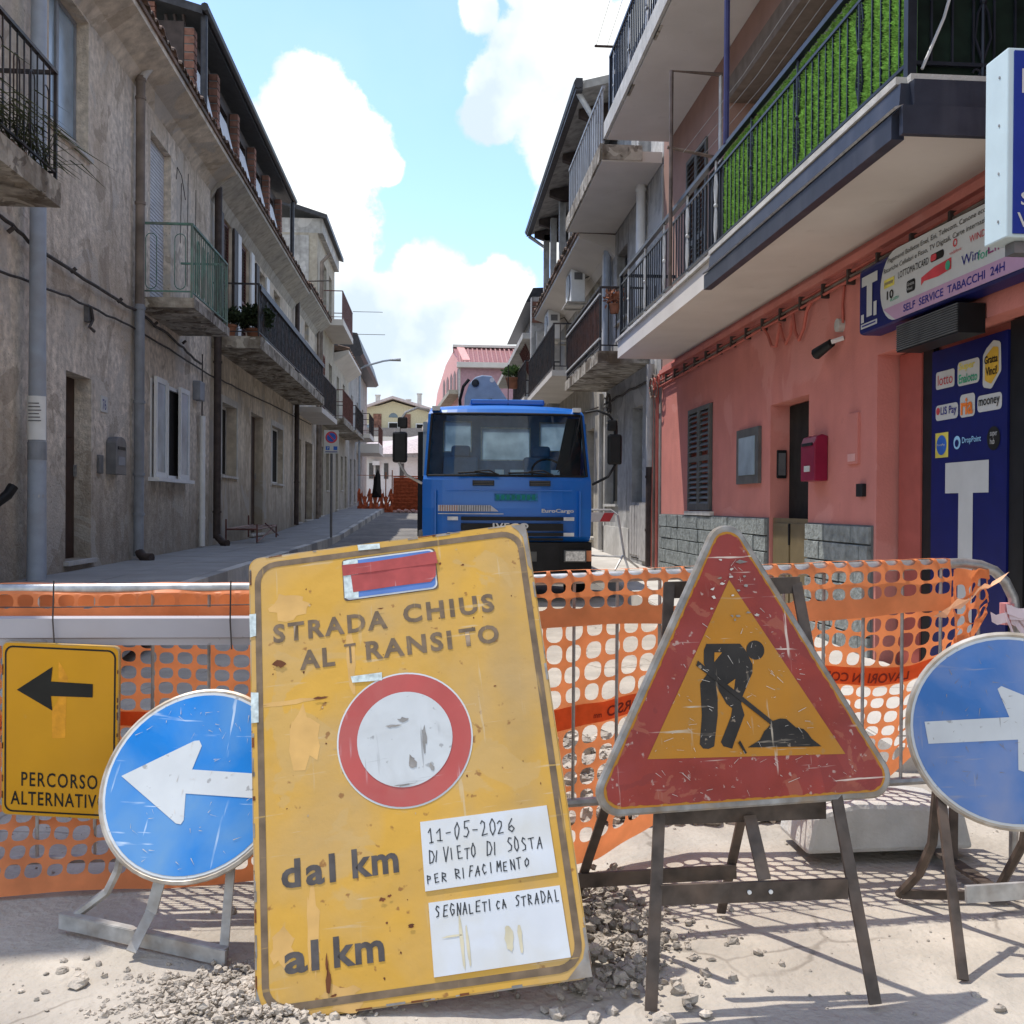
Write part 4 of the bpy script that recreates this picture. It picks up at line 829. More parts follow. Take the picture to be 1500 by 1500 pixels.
ssheet(rrect(1.10, 1.27, 2.895, 2.945, .02), M_black, .003); ssheet(rrect(1.105, 1.18, 2.90, 2.94, .015), M_decalred, .005)
st('O', 1.38, 2.92, .05, .05, M_decalred, bold=.03); st('vodafone', 1.34, 2.885, .14, .02, M_decalred); st('WIND', 1.57, 2.90, .17, .04, M_decalred); st('3', 1.86, 2.91, .06, .08, M_decalred, bold=.03)
st('10', .49, 2.785, .10, .06, bold=.02); st('eLotto', .54, 2.765, .13, .028, M_decalgr); ssheet(rrect(.78, .90, 2.77, 2.85, .02), M_black, .003); st('Gratta\nVinci', .79, 2.785, .10, .05, M_signw); 
ssheet([(.98, 2.78), (1.02, 2.80), (1.20, 2.79), (1.36, 2.80), (1.36, 2.87), (1.15, 2.86), (.98, 2.83)], M_decalred, .003); ssheet(circle(1.32, 2.83, .03, 12), M_decalgr, .005)
st('Win', 1.48, 2.785, .19, .06, M_navyt); st('for', 1.66, 2.775, .12, .055, M_decalgr); st('Life!', 1.77, 2.785, .22, .075, M_purple); st('SELF  SERVICE  TABACCHI  24H', .74, 2.655, 1.2, .05, M_navyt, bold=.015)
# projecting box sign
ps = thing('projecting_sign', 'tall cobalt box sign with pale casing projecting at the right edge of the view', 'shop sign', (2.36, 4.05, 2.46))
MB().box(2.335, 3.25, 4.0, 4.17, 2.47, 3.25).build('casing', M_bbox, ps, bevel=.006)
MB().box(2.36, 3.22, 3.992, 4.0, 2.485, 3.235).build('face', M_cobalt, ps)
for k in range(4): MB().lathe((2.335, 4.06, 2.55 + .2 * k), [(.006, 0), (.006, -.003)], 8, 'x').build('screw', M_galv, ps)
ff = ((1, 0, 0), (0, 0, 1))
text('S', M_signw, ps, (2.39, 3.989, 2.60), .04, .055, frame=ff, bold=.01); text('V', M_signw, ps, (2.375, 3.989, 2.51), .055, .06, frame=ff, bold=.01); text('T', M_signw, ps, (2.39, 3.989, 2.66), .5, .5, frame=ff, bold=.03)
MB().box(2.40, 3.28, 4.05, 4.12, 2.42, 2.468).build('bracket', M_mailg, ps)
# burgundy letterbox
t = thing('letterbox', 'burgundy letterbox with rounded lid fixed beside the dark entrance of the pink house', 'letterbox', (RX, 8.45, 1.55))
prof = [(RX - .002, 1.58), (RX - .12, 1.58), (RX - .12, 1.90), (RX - .10, 1.955), (RX - .05, 1.975), (RX - .002, 1.96)]
MB().prism([(p[0], p[1]) for p in prof], 8.30, 8.62, 'xz').build('body', M_mail, t, bevel=.008)
MB().box(RX - .13, RX - .12, 8.34, 8.58, 1.88, 1.905).build('slot', M_blackpl, t); MB().box(RX - .128, RX - .12, 8.40, 8.52, 1.66, 1.71).build('name_plate', M_signw, t)
MB().box(RX - .10, RX - .03, 8.622, 8.626, 1.66, 1.70).build('name_plate', M_signw, t)

# --- next house on the right (grey) and the one with the tiled eave
R2 = thing('house', 'narrow grey house beside the pink one, with plain white-bottomed upper balcony', 'house', (RX, 16.6, .45))
o2 = [(16.0, 16.85, .5, 3.0), (18.2, 18.75 + .7, 1.4, 2.95), (15.9, 16.5, 4.4, 6.05), (17.4, 18.4, 4.7, 5.95)]
facade(MB(), RX, 14.7, 20.0, 0, 6.4, o2, 1, .25).build('wall', M_plG, R2)
MB().box(RX + .22, RX + .24, 16.02, 16.83, 1.4, 2.98).build('door', M_dark, R2)
gt = MB().box(RX - .02, RX + .02, 15.98, 16.9, .52, 1.42).build('gate', M_woodgrey, R2)
for k in range(4): MB().box(RX - .035, RX - .02, 16.02 + k * .22, 16.20 + k * .22, .56, 1.38).build('board', M_woodgrey, gt)
MB().box(RX - .05, RX - .021, 15.3, 15.98, .5, 1.42).build('gate', M_woodgrey, R2)
MB().box(RX - .03, RX, 17.0, 20.0, .3, .98).build('plinth', M_concl, R2)
for i in (1, 2, 3): window(R2, RX, o2[i], 1, frame=M_shutd, glass=M_dark, leaves=1)
facade(MB(), RX + .02, 14.7, 18.6, 6.402, 9.2, [(15.6, 16.6, 6.8, 8.6)], 1, .2).build('upper_wall', M_plG, R2)
b = MB().box(RX, 2.4, 14.72, 18.6, 6.42, 6.58).build('balcony', M_soffit, R2)
MB().box(2.37, 2.396, 14.72, 18.62, 6.44, 6.68).box(2.4, 3.0, 14.70, 14.716, 6.44, 6.66).build('slab_edging', M_conc, b)
MB().box(2.41, 2.46, 14.8, 18.55, 7.52, 7.56).box(2.42, 2.45, 14.8, 18.55, 6.72, 6.75).build('railing', M_pipegrey, b)
pieces('baluster', MB().box(-.010, .010, -.03, .03, .12, .95).mesh('baluster', M_pipegrey), b, [(2.435, y, 6.6) for y in arange(14.9, 18.5, .22)])
b = balcony(R2, RX, 2.49, 15.5, 19.5, 3.58, 3.76, 1.0, M_conc, M_iron, .13)
for k in range(24):
    y = 15.62 + k * .158; MB().box(2.535, 2.55, y, y + .145, 3.98, 4.62).build('slat', M_wood, b)
MB().box(2.50, 2.535, 15.5, 19.5, 4.62, 4.65).box(2.50, 2.535, 15.5, 19.5, 3.93, 3.96).build('rail_trim', M_ironlight, b)
pipe(R2, [(RX - .1, 15.78, 4.5), (RX - .1, 15.78, 6.42)], .075, M_white, collars=(6.35,)); pipe(R2, [(RX - .1, 18.9, 3.7), (RX - .1, 18.9, 6.3)], .07, M_polegrey); pipe(R2, [(RX - .1, 19.15, 3.7), (RX - .1, 19.15, 6.3)], .05, M_white)
pipe(R2, [(RX - .08, 19.6, .5), (RX - .08, 19.6, 3.55)], .05, M_concl); 
for k in range(6):
    c0 = (18.6 + random.uniform(-.5, .5), 3.15 + random.uniform(-.25, .2)); r_ = random.uniform(.1, .2)
    MB().tube([(RX - .06 - .02 * k, c0[0] + r_ * cos(a_), c0[1] + r_ * .9 * sin(a_)) for a_ in [j * .5 for j in range(13)]], .014, 5).build('looped_cable', M_cable if k % 2 else M_concl, R2)
MB().tube(wob([(RX - .03, 15.2, 3.3), (RX - .03, 20, 3.35), (RX - .03, 27, 3.6)], 8, .02), .02, 6).build('conduit', M_cable, R2)
R3 = thing('house', 'pale house with tiled eave, two wall air conditioners and a dark overhanging attic roof', 'house', (RX, 23, .6))
o3 = [(21, 22, .7, 3.0), (23.5, 24.5, 1.6, 3.0), (20.3, 20.9, 4.9, 6.0), (22.6, 23.5, 4.4, 6.2)]
facade(MB(), RX + .003, 20.0, 27.0, 0, 6.3, o3, 1, .25).build('wall', M_plL4, R3)
door(R3, RX, o3[0], 1); [window(R3, RX, o, 1, glass=M_dark, leaves=1) for o in o3[1:]]
MB().prism([(RX, 6.0), (RX, 6.4), (2.62, 6.42), (2.62, 6.34), (RX - .1, 6.15)], 18.62, 27.0, 'xz').build('eave', M_soffit, R3)
tilerow(R3, 2.56, 18.62, 27.0, 6.44, 1, rise=.25)
facade(MB(), RX + .1, 18.65, 27.2, 6.5, 8.6, [(a_, a_ + .9, 6.9, 8.2) for a_ in (19.2, 21, 22.8, 24.6)], 1, .2, 5).build('attic_wall', M_roofd, R3)
for a_ in (18.7, 20.2, 21.8, 23.6, 25.4, 27.0): MB().box(2.85, 3.0, a_ - .08, a_ + .08, 6.6, 8.6).build('post', M_plG, R3)
rf = MB(); rf.add([(2.5, 17.6, 8.66), (2.5, 27.2, 8.66), (8, 27.2, 10.1), (8, 17.6, 10.1), (2.5, 17.6, 8.80), (2.5, 27.2, 8.80), (8, 27.2, 10.26), (8, 17.6, 10.26)], [(0, 3, 2, 1), (4, 5, 6, 7), (0, 1, 5, 4), (1, 2, 6, 5), (2, 3, 7, 6), (3, 0, 4, 7)])
rf = rf.build('roof', M_plG, R3)
MB().tube([(2.44, 17.55, 8.74), (2.44, 27.25, 8.74)], .085, 8).box(2.40, 2.52, 17.57, 27.22, 8.62, 8.84).build('gutter', M_roofd, R3)
for y in (18.6, 21.0, 23.4, 25.8, 27.0): MB().prism([(2.6, 8.55), (2.6, 8.67), (3.5, 8.9), (3.5, 8.45), (2.9, 8.45)], y - .08, y + .08, 'xz').build('bracket', M_pipedark, R3)
pipe(R3, [(2.46, 17.75, 8.66), (2.62, 17.75, 8.4), (2.74, 17.75, 8.2), (2.74, 17.75, 6.9)], .05, M_ironlight); pipe(R3, [(2.46, 27.1, 8.6), (2.9, 27.1, 8.3), (2.9, 27.1, 6.4)], .05, M_ironlight)
def aircon(lab, y, z):
    a = thing('air_conditioner', lab, 'air conditioner', (3.0, y, z), group=None)
    bd = MB().box(2.78, 3.08, y, y + .85, z, z + .72).build('casing', M_white, a, bevel=.015)
    MB().lathe((2.78, y + .35, z + .36), [(.26, -.004), (.26, -.02), (.05, -.025)], 20, 'x').build('fan_grille', M_mailg, a)
    MB().box(2.85, 3.02, y - .008, y, z + .45, z + .6).build('vent', M_mailg, a)
    MB().box(2.74, RX, y + .08, y + .12, z - .06, z - .02).box(2.74, RX, y + .7, y + .74, z - .06, z - .02).box(2.7, 3.1, y - .02, y + .9, z - .02, z).build('bracket', M_concl, a)
    MB().tube([(3.08, y + .1, z + .5), (3.2, y + .1, z + .55), (RX, y + .1, z + .4)], .015, 5).build('hose', M_cable, a)
aircon('white air conditioner high on the wall under the tiled eave, nearer of the two', 20.9, 5.62); aircon('white air conditioner further along under the tiled eave, above the grey-railed balcony', 25.2, 5.55)
balcony(R3, RX, 2.43, 21.2, 26.9, 4.1, 4.22, 1.0, M_soffit, M_iron, .13)
R4 = thing('house', 'grey concrete house with projecting slab roof beyond the air conditioners on the right', 'house', (2.7, 33, .8))
o4 = [(29, 30, 1.2, 3.4), (32, 33, 4.6, 5.8), (35, 36, 4.6, 5.8), (34, 35, 1.2, 3.2)]
facade(MB(), 3.1, 27.2, 40.0, 0, 6.0, o4, 1, .25).build('wall', M_plG, R4)
for i, o in enumerate(o4): (door if i in (0,) else window)(R4, 3.1, o, 1)
MB().box(2.68, 3.6, 27.05, 27.19, 4.2, 6.05).build('end_wall', M_concl, R4); MB().box(2.55, 2.95, 27.2, 27.5, 3.8, 7.0).build('pillar', M_plG, R4)
for k in range(4): MB().box(2.57, 2.93, 27.18, 27.195, 6.3 + .15 * k, 6.42 + .15 * k).build('brick', M_brick, R4)
MB().box(2.38, 6, 28, 40, 6.0, 6.16).build('roof', M_concl, R4); MB().box(2.9, 6, 28.5, 34, 6.17, 7.2).build('parapet', M_plG, R4)
MB().prism([(2.5, 7.1), (2.7, 7.5), (6, 7.7), (6, 7.2)], 28.4, 36, 'xz').build('upper_roof', M_roofd, R4)
for k in range(6): MB().tube([(2.5, 28.6 + k * .35, 5.95), (2.95, 28.6 + k * .35, 4.9)], .025, 5).build('awning_strut', M_ironbrown, R4)
balcony(R4, 3.1, 2.4, 27.6, 32, 4.2, 4.35, 1.0, M_soffit, M_iron, .16)
R5 = thing('house', 'low plain house at the far right end of the street, mostly behind the truck', 'house', (3.0, 45, 1.1))
facade(MB(), 3.0, 40.0, 56, .3, 5.6, [(43, 44, 1.5, 3.5), (47, 48, 2.2, 3.5)], 1, .25).build('wall', M_plL3, R5)
window(R5, 3.0, (43, 44, 1.5, 3.5), 1); window(R5, 3.0, (47, 48, 2.2, 3.5), 1)

# --- background buildings
FP = thing('house', 'distant salmon pink house with red metal mansard roof behind the truck crane', 'house', (2.0, 64, 1.3))
# gable end wall faces the camera at y=60; street front runs back to the left
A = Vector((1.40, 60, 0)); Bp = Vector((-.36, 73, 0)); Cc = Vector((8.5, 60.6, 0))
def wallq(p, q, z0, z1, m, nm='wall', par=FP): 
    mb = MB(); n = (q - p).cross(Vector((0, 0, 1))).normalized() * .25
    mb.add([p + Vector((0, 0, z0)), q + Vector((0, 0, z0)), q + Vector((0, 0, z1)), p + Vector((0, 0, z1)), p - n + Vector((0, 0, z0)), q - n + Vector((0, 0, z0)), q - n + Vector((0, 0, z1)), p - n + Vector((0, 0, z1))], [(0, 1, 2, 3), (7, 6, 5, 4), (0, 4, 5, 1), (1, 5, 6, 2), (2, 6, 7, 3), (3, 7, 4, 0)])
    return mb.build(nm, m, par)
wallq(A, Cc, 1, 9.55, M_mauve); wallq(Bp, A, 1, 8.0, M_salmon)
d = (Bp - A).normalized()
# upper gable storey of the street front
g0 = A + d * .3; mb = MB(); inn = Vector((.5, .05, 0)); 
pts = [(0, 8.0), (0, 10.0), (2.5, 11.2), (7.0, 10.6), (11.0, 9.2), (13.1, 7.2), (13.1, 6.8)]
mb.add([A + d * s_ + inn * .3 + Vector((0, 0, z)) for s_, z in pts] + [A + d * s_ + inn * 1.2 + Vector((0, 0, z)) for s_, z in pts], [tuple(range(7)), tuple(range(13, 6, -1))] + [(i, 7 + i, 7 + (i + 1) % 7, (i + 1) % 7) for i in range(7)])
mb.build('gable', M_salmon, FP)
for s_ in (1.2, 2.6, 4.0, 5.6, 7.2):
    p = A + d * s_ + inn * .25; q = A + d * (s_ + .9) + inn * .25; mb = MB(); mb.add([p + Vector((0, 0, 8.2)), q + Vector((0, 0, 8.2)), q + Vector((0, 0, 9.5)), (p + q) / 2 + Vector((0, 0, 9.75)), p + Vector((0, 0, 9.5))], [(0, 1, 2, 3, 4)]); mb.build('window', M_ironbrown, FP)
for s_ in (1.0, 5.0): p = A + d * s_ - inn * .06; q = A + d * (s_ + 1.0) - inn * .06; MB().add([p + Vector((0, 0, 5)), q + Vector((0, 0, 5)), q + Vector((0, 0, 7)), p + Vector((0, 0, 7))], [(0, 1, 2, 3)]).build('window', M_ironbrown, FP)
mb = MB(); o_ = -inn * 1.3; mb.add([A + o_ + Vector((0, 0, 7.95)), Bp + o_ + Vector((0, 0, 6.7)), Bp + Vector((0, 0, 6.7)), A + Vector((0, 0, 7.95)), A + o_ + Vector((0, 0, 8.2)), Bp + o_ + Vector((0, 0, 6.95)), Bp + Vector((0, 0, 6.95)), A + Vector((0, 0, 8.2))], [(0, 1, 2, 3), (7, 6, 5, 4), (0, 4, 5, 1), (1, 5, 6, 2), (2, 6, 7, 3), (3, 7, 4, 0)]); mb.build('cornice', M_plL3, FP)
rz0, rz1 = 9.8, 11.0
MB().add([(1.3, 59.8, rz0), (8.6, 60.3, rz0), (8.6, 63.0, rz1 + .2), (1.0, 62.5, rz1 + .1), (1.3, 70, rz0), (8.6, 70, rz0)], [(0, 1, 2, 3), (3, 2, 5, 4)]).build('roof', M_redsheet, FP)
for k in range(26): a_ = 1.35 + k * .28; MB().add([(a_, 59.75, rz0 + .02), (a_ + .09, 59.75, rz0 + .02), (a_ + .05, 62.5, rz1 + .14), (a_ - .04, 62.5, rz1 + .14)], [(0, 1, 2, 3)]).build('roof_seam', mat('dusty_red_seam', (.32, .16, .15), .7), FP)
MB().box(1.2, 8.6, 59.55, 60.0, 9.5, 9.8).build('roof_edge', M_soffit, FP); MB().box(1.0, 8.6, 62.3, 62.8, 11.1, 11.25).build('ridge', M_soffit, FP)
pipe(FP, [(1.36, 59.9, 1), (1.36, 59.9, 9.5)], .06, M_concl)
AP = thing('apartment_building', 'distant yellow apartment block with brick strips, chimneys and shallow gable at the street end', 'building', (-4, 100, 2.2))
MB().prism([(-12, 1.5), (1.5, 1.5), (1.5, 9.9), (-4.25, 11.55), (-5.6, 11.1), (-7.2, 10.9), (-12, 8.9)], 100, 110, 'xz').build('wall', mat('pale_yellow_render', (.55, .49, .33), .9, var=.08), AP)
for (a_, b_) in ((-9.5, -7.4), (-6.15, -5.35), (-3.2, -2.5), (-.3, .6)): MB().box(a_, b_, 99.9, 100, 1.5, 10.3 if a_ > -7 else 9.3).build('brick_strip', M_brick, AP)
for z_ in (8.0, 5.2): 
    f_ = MB().box(-12, 1.5, 98.8, 99.9, z_ - .5, z_).build('balcony', M_soffit, AP); MB().box(-12, 1.5, 98.8, 98.85, z_ + .05, z_ + .85).build('railing', mat('thin_dark_rail', (.22, .2, .19), .6), f_)
for (a_, b_, c_, d_) in ((-4.7, -3.7, 8.1, 9.5), (-2, -1.2, 8.1, 9.4), (-6.95, -6.3, 8.1, 9.3), (-7, -6.3, 5.3, 6.7), (-5.2, -3.9, 5.3, 6.8), (-2.2, -1.2, 5.3, 6.8), (-4.8, -3.8, 2.6, 4.2)):
    w_ = MB().box(a_, b_, 99.93, 99.97, c_, d_).build('window', M_white, AP); MB().box(a_ + .1, b_ - .1, 99.9, 99.93, c_, d_ - .1).build('pane', M_glassb if a_ < -6 else M_dark, w_)
MB().add([(-4.2 + .45 * cos(t), 99.96, 9.95 + .45 * sin(t)) for t in [pi * k / 8 for k in range(9)]], [tuple(range(9))]).build('arched_window', M_glass, AP)
rf = MB()
for p, q in (((-12.4, 8.8), (-4.25, 11.75)), ((-4.25, 11.75), (2, 9.9))): rf.add([(p[0], 99.2, p[1]), (q[0], 99.2, q[1]), (q[0], 110, q[1]), (p[0], 110, p[1]), (p[0], 99.2, p[1] + .25), (q[0], 99.2, q[1] + .25), (q[0], 110, q[1] + .25), (p[0], 110, p[1] + .25)], [(0, 1, 2, 3), (7, 6, 5, 4), (0, 4, 5, 1), (1, 5, 6, 2), (2, 6, 7, 3), (3, 7, 4, 0)])
rf.build('roof', M_roofpale, AP)
for a_, h_ in ((-5.9, 12.4), (-1.7, 12.6), (-2.8, 12.0)): MB().box(a_ - .22, a_ + .22, 103, 103.5, 10, h_).box(a_ - .28, a_ + .28, 102.95, 103.55, h_, h_ + .1).build('chimney', M_concl, AP)
WB = thing('house', 'low white house with a pale pitched roof below the apartment block at the street end', 'house', (-3, 72, 1.6))
MB().prism([(-9, 1.3), (1.5, 1.3), (1.5, 5.2), (-9, 4.9)], 72, 80, 'xz').build('wall', M_white, WB)
MB().add([(-5.6, 71.6, 4.85), (1.6, 71.6, 5.15), (1.6, 76, 7.2), (-3.0, 76, 6.2), (-9, 71.6, 4.8), (-9, 76, 5.6), (-9, 80, 4.9), (1.6, 80, 5.1)], [(0, 1, 2, 3), (4, 0, 3, 5), (5, 3, 2, 7, 6)]).build('roof', M_roofpale, WB)
MB().box(-9, 1.6, 71.5, 71.62, 4.72, 4.9).build('gutter', M_plG, WB)
for a_ in (-4.55, -4.1, -3.5, -2.4): w_ = MB().box(a_ - .15, a_ + .15, 71.95, 71.98, 3.2, 4.3).build('window', M_shutd, WB)
MB().box(-4.45, -3.95, 71.7, 71.94, 4.15, 4.45).build('awning', M_white, WB)

# ------------------------------------------------------------------ street furniture far and near
sl = thing('street_lamp', 'slim grey street lamp arm reaching out from the left house row', 'street lamp', (-3.75, 50, 1.2))
MB().tube([(-3.75, 50, 1.2), (-3.75, 50, 8.0), (-3.5, 50, 8.15), (-2.6, 50, 8.42), (-2.2, 50, 8.48)], .05, 8).build('pole', M_polegrey, sl, smooth=True)
MB().tube([(-2.3, 50, 8.47), (-1.75, 50, 8.5)], [.05, .09], 8).build('lamp_head', M_galv, sl)
pl = thing('utility_pole', 'pale grey pole on the left pavement with two paper notices tied to it', 'pole', (-4.0, 10.55, .56))
MB().tube([(-4.02, 10.55, .5), (-4.02, 10.55, 3.2), (-4.02, 10.55, 9.5)], [.095, .08, .072], 14).build('shaft', M_polegrey, pl, smooth=True)
MB().tube([(-4.02, 10.55, 1.78), (-4.02, 10.55, 1.96)], .092, 14, cap=False).build('notice_sleeve', M_pipegrey, pl, smooth=True)
fr2 = (Vector((.97, .26, 0)), Vector((0, 0, 1))); 
nt = MB(); nt.tube([(-4.02, 10.55, 1.98), (-4.02, 10.55, 2.42)], .096, 14, cap=False); nt.f = [f_ for f_ in nt.f if all(nt.v[i][1] < 10.56 for i in f_)]; nt.build('notice', M_white, pl, smooth=True)
for k in range(6): MB().box(-4.07, -3.965 + .01 * (k % 3), 10.4515, 10.4525, 2.34 - k * .035, 2.35 - k * .035).build('print', M_mailg, pl)
MB().tube([(-4.02, 10.55, 1.40), (-4.02, 10.55, 1.43)], .09, 12).build('strap', M_galv, pl)
ns = thing('no_parking_sign', 'no-parking sign with two small blue panels on a slim grey post at the left kerb', 'road sign', (-2.45, 24, .58))
MB().tube([(-2.45, 24.05, .55), (-2.45, 24.05, 3.1)], .03, 8).build('post', M_mailg, ns, smooth=True)
MB().box(-2.62, -2.28, 24.0, 24.02, 2.55, 3.10).build('plate', M_signw, ns)
ns_f = lambda poly, off, m, nm: sheet(poly, off, m, ns, nm, pos=(-2.45, 24.0, 0))
ns_f(circle(0, 2.93, .14, 32), .001, M_decalred, 'ring'); ns_f(circle(0, 2.93, .105, 32), .003, M_decalbl, 'disc')
ns_f([(-.085, 3.0), (-.065, 3.02), (.085, 2.86), (.065, 2.84)], .005, M_decalred, 'bar')
ns_f(rct(-.13, -.04, 2.63, 2.72), .001, M_decalbl, 'symbol'); ns_f(rct(.05, .14, 2.63, 2.72), .001, M_decalbl, 'symbol')
text('P', M_signw, ns, (-2.545, 23.996, 2.645), .04, .06)
ns_f(rct(-.14, .14, 2.578, 2.598), .001, M_navyt, 'small_print')
bn = thing('metal_rack', 'rusty folded metal rack leaning at the foot of the left wall by the doorway', 'rack', (-3.9, 21.5, .6))
f_ = MB()
for p, q in (((-4.1, 20.2, .6), (-4.1, 20.2, 1.05)), ((-3.5, 20.2, .6), (-3.5, 20.2, .95)), ((-4.1, 22.6, .62), (-4.1, 22.6, 1.1)), ((-3.5, 22.6, .62), (-3.5, 22.6, .9)), ((-4.1, 20.2, .85), (-4.1, 22.6, .88)), ((-3.5, 20.2, .85), (-3.5, 22.6, .88)), ((-4.1, 20.2, .85), (-3.5, 20.2, .85)), ((-4.1, 22.6, .88), (-3.5, 22.6, .88)), ((-3.5, 20.2, .6), (-3.5, 22.6, .88)), ((-3.5, 21.2, .95), (-3.5, 22.9, .66))): f_.tube([p, q], .018, 5)
f_.build('frame', M_ironbrown, bn); 
for k in range(4): MB().tube([(-4.0 + .13 * k, 20.2, .86), (-4.0 + .13 * k, 22.6, .89)], .012, 5).build('rod', M_ironbrown, bn)
st_ = thing('trestle_barrier', 'small white steel trestle with red and white board right of the truck', 'barrier', (2.5, 15, .42))
MB().tube([(2.1, 15, 1.30), (2.62, 15, 1.30), (2.72, 14.95, 1.22), (2.80, 14.8, .60), (2.84, 14.7, .42)], .018, 6).tube([(2.1, 15.1, .62), (2.78, 14.9, .60)], .016, 6).tube([(2.78, 14.85, .62), (2.62, 14.6, .42)], .016, 6).tube([(2.78, 14.85, .62), (3.05, 15.0, .43)], .016, 6).tube([(2.15, 15, 1.3), (2.15, 15, .42)], .018, 6).build('frame', M_ironlight, st_)
bd_ = MB().box(2.2, 2.68, 14.97, 14.985, 1.12, 1.26).build('board', M_white, st_); sheet([(2.45, 1.125), (2.60, 1.125), (2.67, 1.255), (2.52, 1.255)], .0, M_decalred, bd_, 'stripe', pos=(0, 14.966, 0))
# orange barriers at the end of the street
of = thing('mesh_fence', 'dusty orange mesh wound round stacked barriers closing the road at the far end', 'fence', (-2, 48, .95))
mb = MB()
for k in range(20): mb.add([(-2.0, 48 - .02 * (k % 2), 1.0 + k * .088), (-.7, 48.1 - .02 * (k % 2), 1.0 + k * .088), (-.7, 48.1 - .03, 1.06 + k * .088), (-2.0, 47.97, 1.06 + k * .088)], [(0, 1, 2, 3)])
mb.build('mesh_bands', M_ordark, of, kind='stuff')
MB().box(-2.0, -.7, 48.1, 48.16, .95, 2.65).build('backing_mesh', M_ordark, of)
mp_ = MB(); n_ = 24
for i in range(n_ + 1):
    for j in range(7): mp_.v.append((-3.68 + 1.7 * i / n_, 48.02 + .05 * sin(i * 1.3) + .04 * sin(j * 2 + i), .93 + (1.0 + .22 * sin(i * .9) + .1 * sin(i * 2.7)) * j / 6))
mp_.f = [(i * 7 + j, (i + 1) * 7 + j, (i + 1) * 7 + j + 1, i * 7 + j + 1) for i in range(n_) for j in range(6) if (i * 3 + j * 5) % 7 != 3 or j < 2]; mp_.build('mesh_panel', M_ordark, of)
for x_, z_ in ((-2.9, 2.8), (-2.05, 3.0), (-2.35, 2.9), (-.72, 2.8)): MB().tube([(x_, 48.05, .95), (x_, 48.05, z_)], .03, 6).build('stake', M_clay, of)
MB().tube([(-3.7, 48.05, 2.75), (-.7, 48.05, 2.7)], .015, 5).build('rail', M_clay, of)
tarp = MB(); tarp.add([(-3.0, 48, 1.7), (-2.55, 47.95, 1.7), (-2.6, 48, 2.75), (-2.72, 47.9, 3.05), (-2.9, 48, 2.6), (-2.78, 47.8, 2.0)], [(0, 1, 5), (0, 5, 4), (5, 1, 2), (5, 2, 3), (5, 3, 4)])
solo(tarp.build('tarpaulin', M_blackpl), 'dark crumpled tarpaulin hung on the far orange fence', 'tarpaulin')
sk = MB()
for k in range(7): sk.sph((-1.9 + .17 * k, 47.7, 1.03 + .05 * (k % 2)), .13, 8, 5, .6, .25)
solo(sk.build('rubble_sack', mat('pale_pink_sacking', (.45, .28, .26), .9)), 'pale pink sacking heaped at the foot of the far orange fence', 'sack')

# plants
def bush(par, c, r, n, m, sz=.09, zs=1.0, nm='foliage', up=.3):
    mb = MB()
    for _ in range(n):
        th, ph = random.uniform(0, 2 * pi), math.acos(random.uniform(-.6, 1)); q = r * random.uniform(.35, 1.12)
        p = Vector((c[0] + q * sin(ph) * cos(th), c[1] + q * sin(ph) * sin(th), c[2] + q * cos(ph) * zs)); s = sz * random.uniform(.5, 1.3)
        dd = Vector((random.uniform(-1, 1), random.uniform(-1, 1), random.uniform(-.6, 1) + up)).normalized() * s; tt = dd.cross(Vector((random.random(), random.random(), random.random() + .1))).normalized() * s * .25
        mb.add([p, p + dd * .5 + tt, p + dd, p + dd * .5 - tt], [(0, 1, 2, 3)])
    mb.build(nm, m, par, kind='stuff')
def potted(lab, x, y, z, r, br, m, n=500, sz=.1, group=None, zs=.8):
    t_ = thing('potted_plant', lab, 'potted plant', (x, y, z), group=group)
    MB().lathe((x, y, z), [(r * .7, 0), (r, r * 1.3), (r * 1.1, r * 1.35), (r * 1.1, r * 1.6), (r * .9, r * 1.6), (r * .85, r * 1.3)], 14).build('pot', M_clay, t_, smooth=True)
    bush(t_, (x, y, z + r * 1.6 + br * .5), br, n, m, sz, zs); return t_
potted('round dark green potted bush at the front corner of the long weathered balcony', -3.55, 20.1, 4.51, .16, .34, M_leafd, 1400, .1)
potted('smaller dark plant in a clay pot beside the green-railed balcony', -3.95, 19.6, 4.51, .15, .24, M_leafd, 600, .09)
potted('sunlit light green plant in a balcony pot above the truck cab', 2.3, 30.5, 4.9, .2, .3, M_leaf, 700, .12, zs=.5)
potted('small withered plant hanging at the red-brown slatted balcony end', 2.75, 15.55, 4.35, .09, .15, M_clay, 200, .08)
gp = thing('trailing_plant', 'dry spiky trailing plant growing through the rusty railing at upper left', 'plant', (-3.7, 8.8, 4.24))
mb = MB()
for _ in range(420):
    x, y = random.uniform(-4.1, -3.45), random.uniform(7.6, 9.4); a_ = random.uniform(0, 6.3); L_ = random.uniform(.25, .75); p0 = Vector((x, y, 4.25 + random.uniform(0, .15)))
    out = Vector((cos(a_) * .5 + .25, sin(a_) * .6 + .25, random.uniform(.2, .9))).normalized(); p1 = p0 + out * L_ * .6; p2 = p1 + Vector((out.x, out.y, -.5)) * L_ * .55; w_ = Vector((.008, -.008, 0))
    mb.add([p0 - w_, p0 + w_, p1 + w_, p1 - w_, p2], [(0, 1, 2, 3), (3, 2, 4)])
mb.build('blades', mat('dry_green_blade', (.09, .10, .045), .8, var=.4, transl=.2), gp, kind='stuff'); MB().box(-4.1, -3.6, 7.8, 9.2, 4.25, 4.42).build('trough', M_clay, gp)

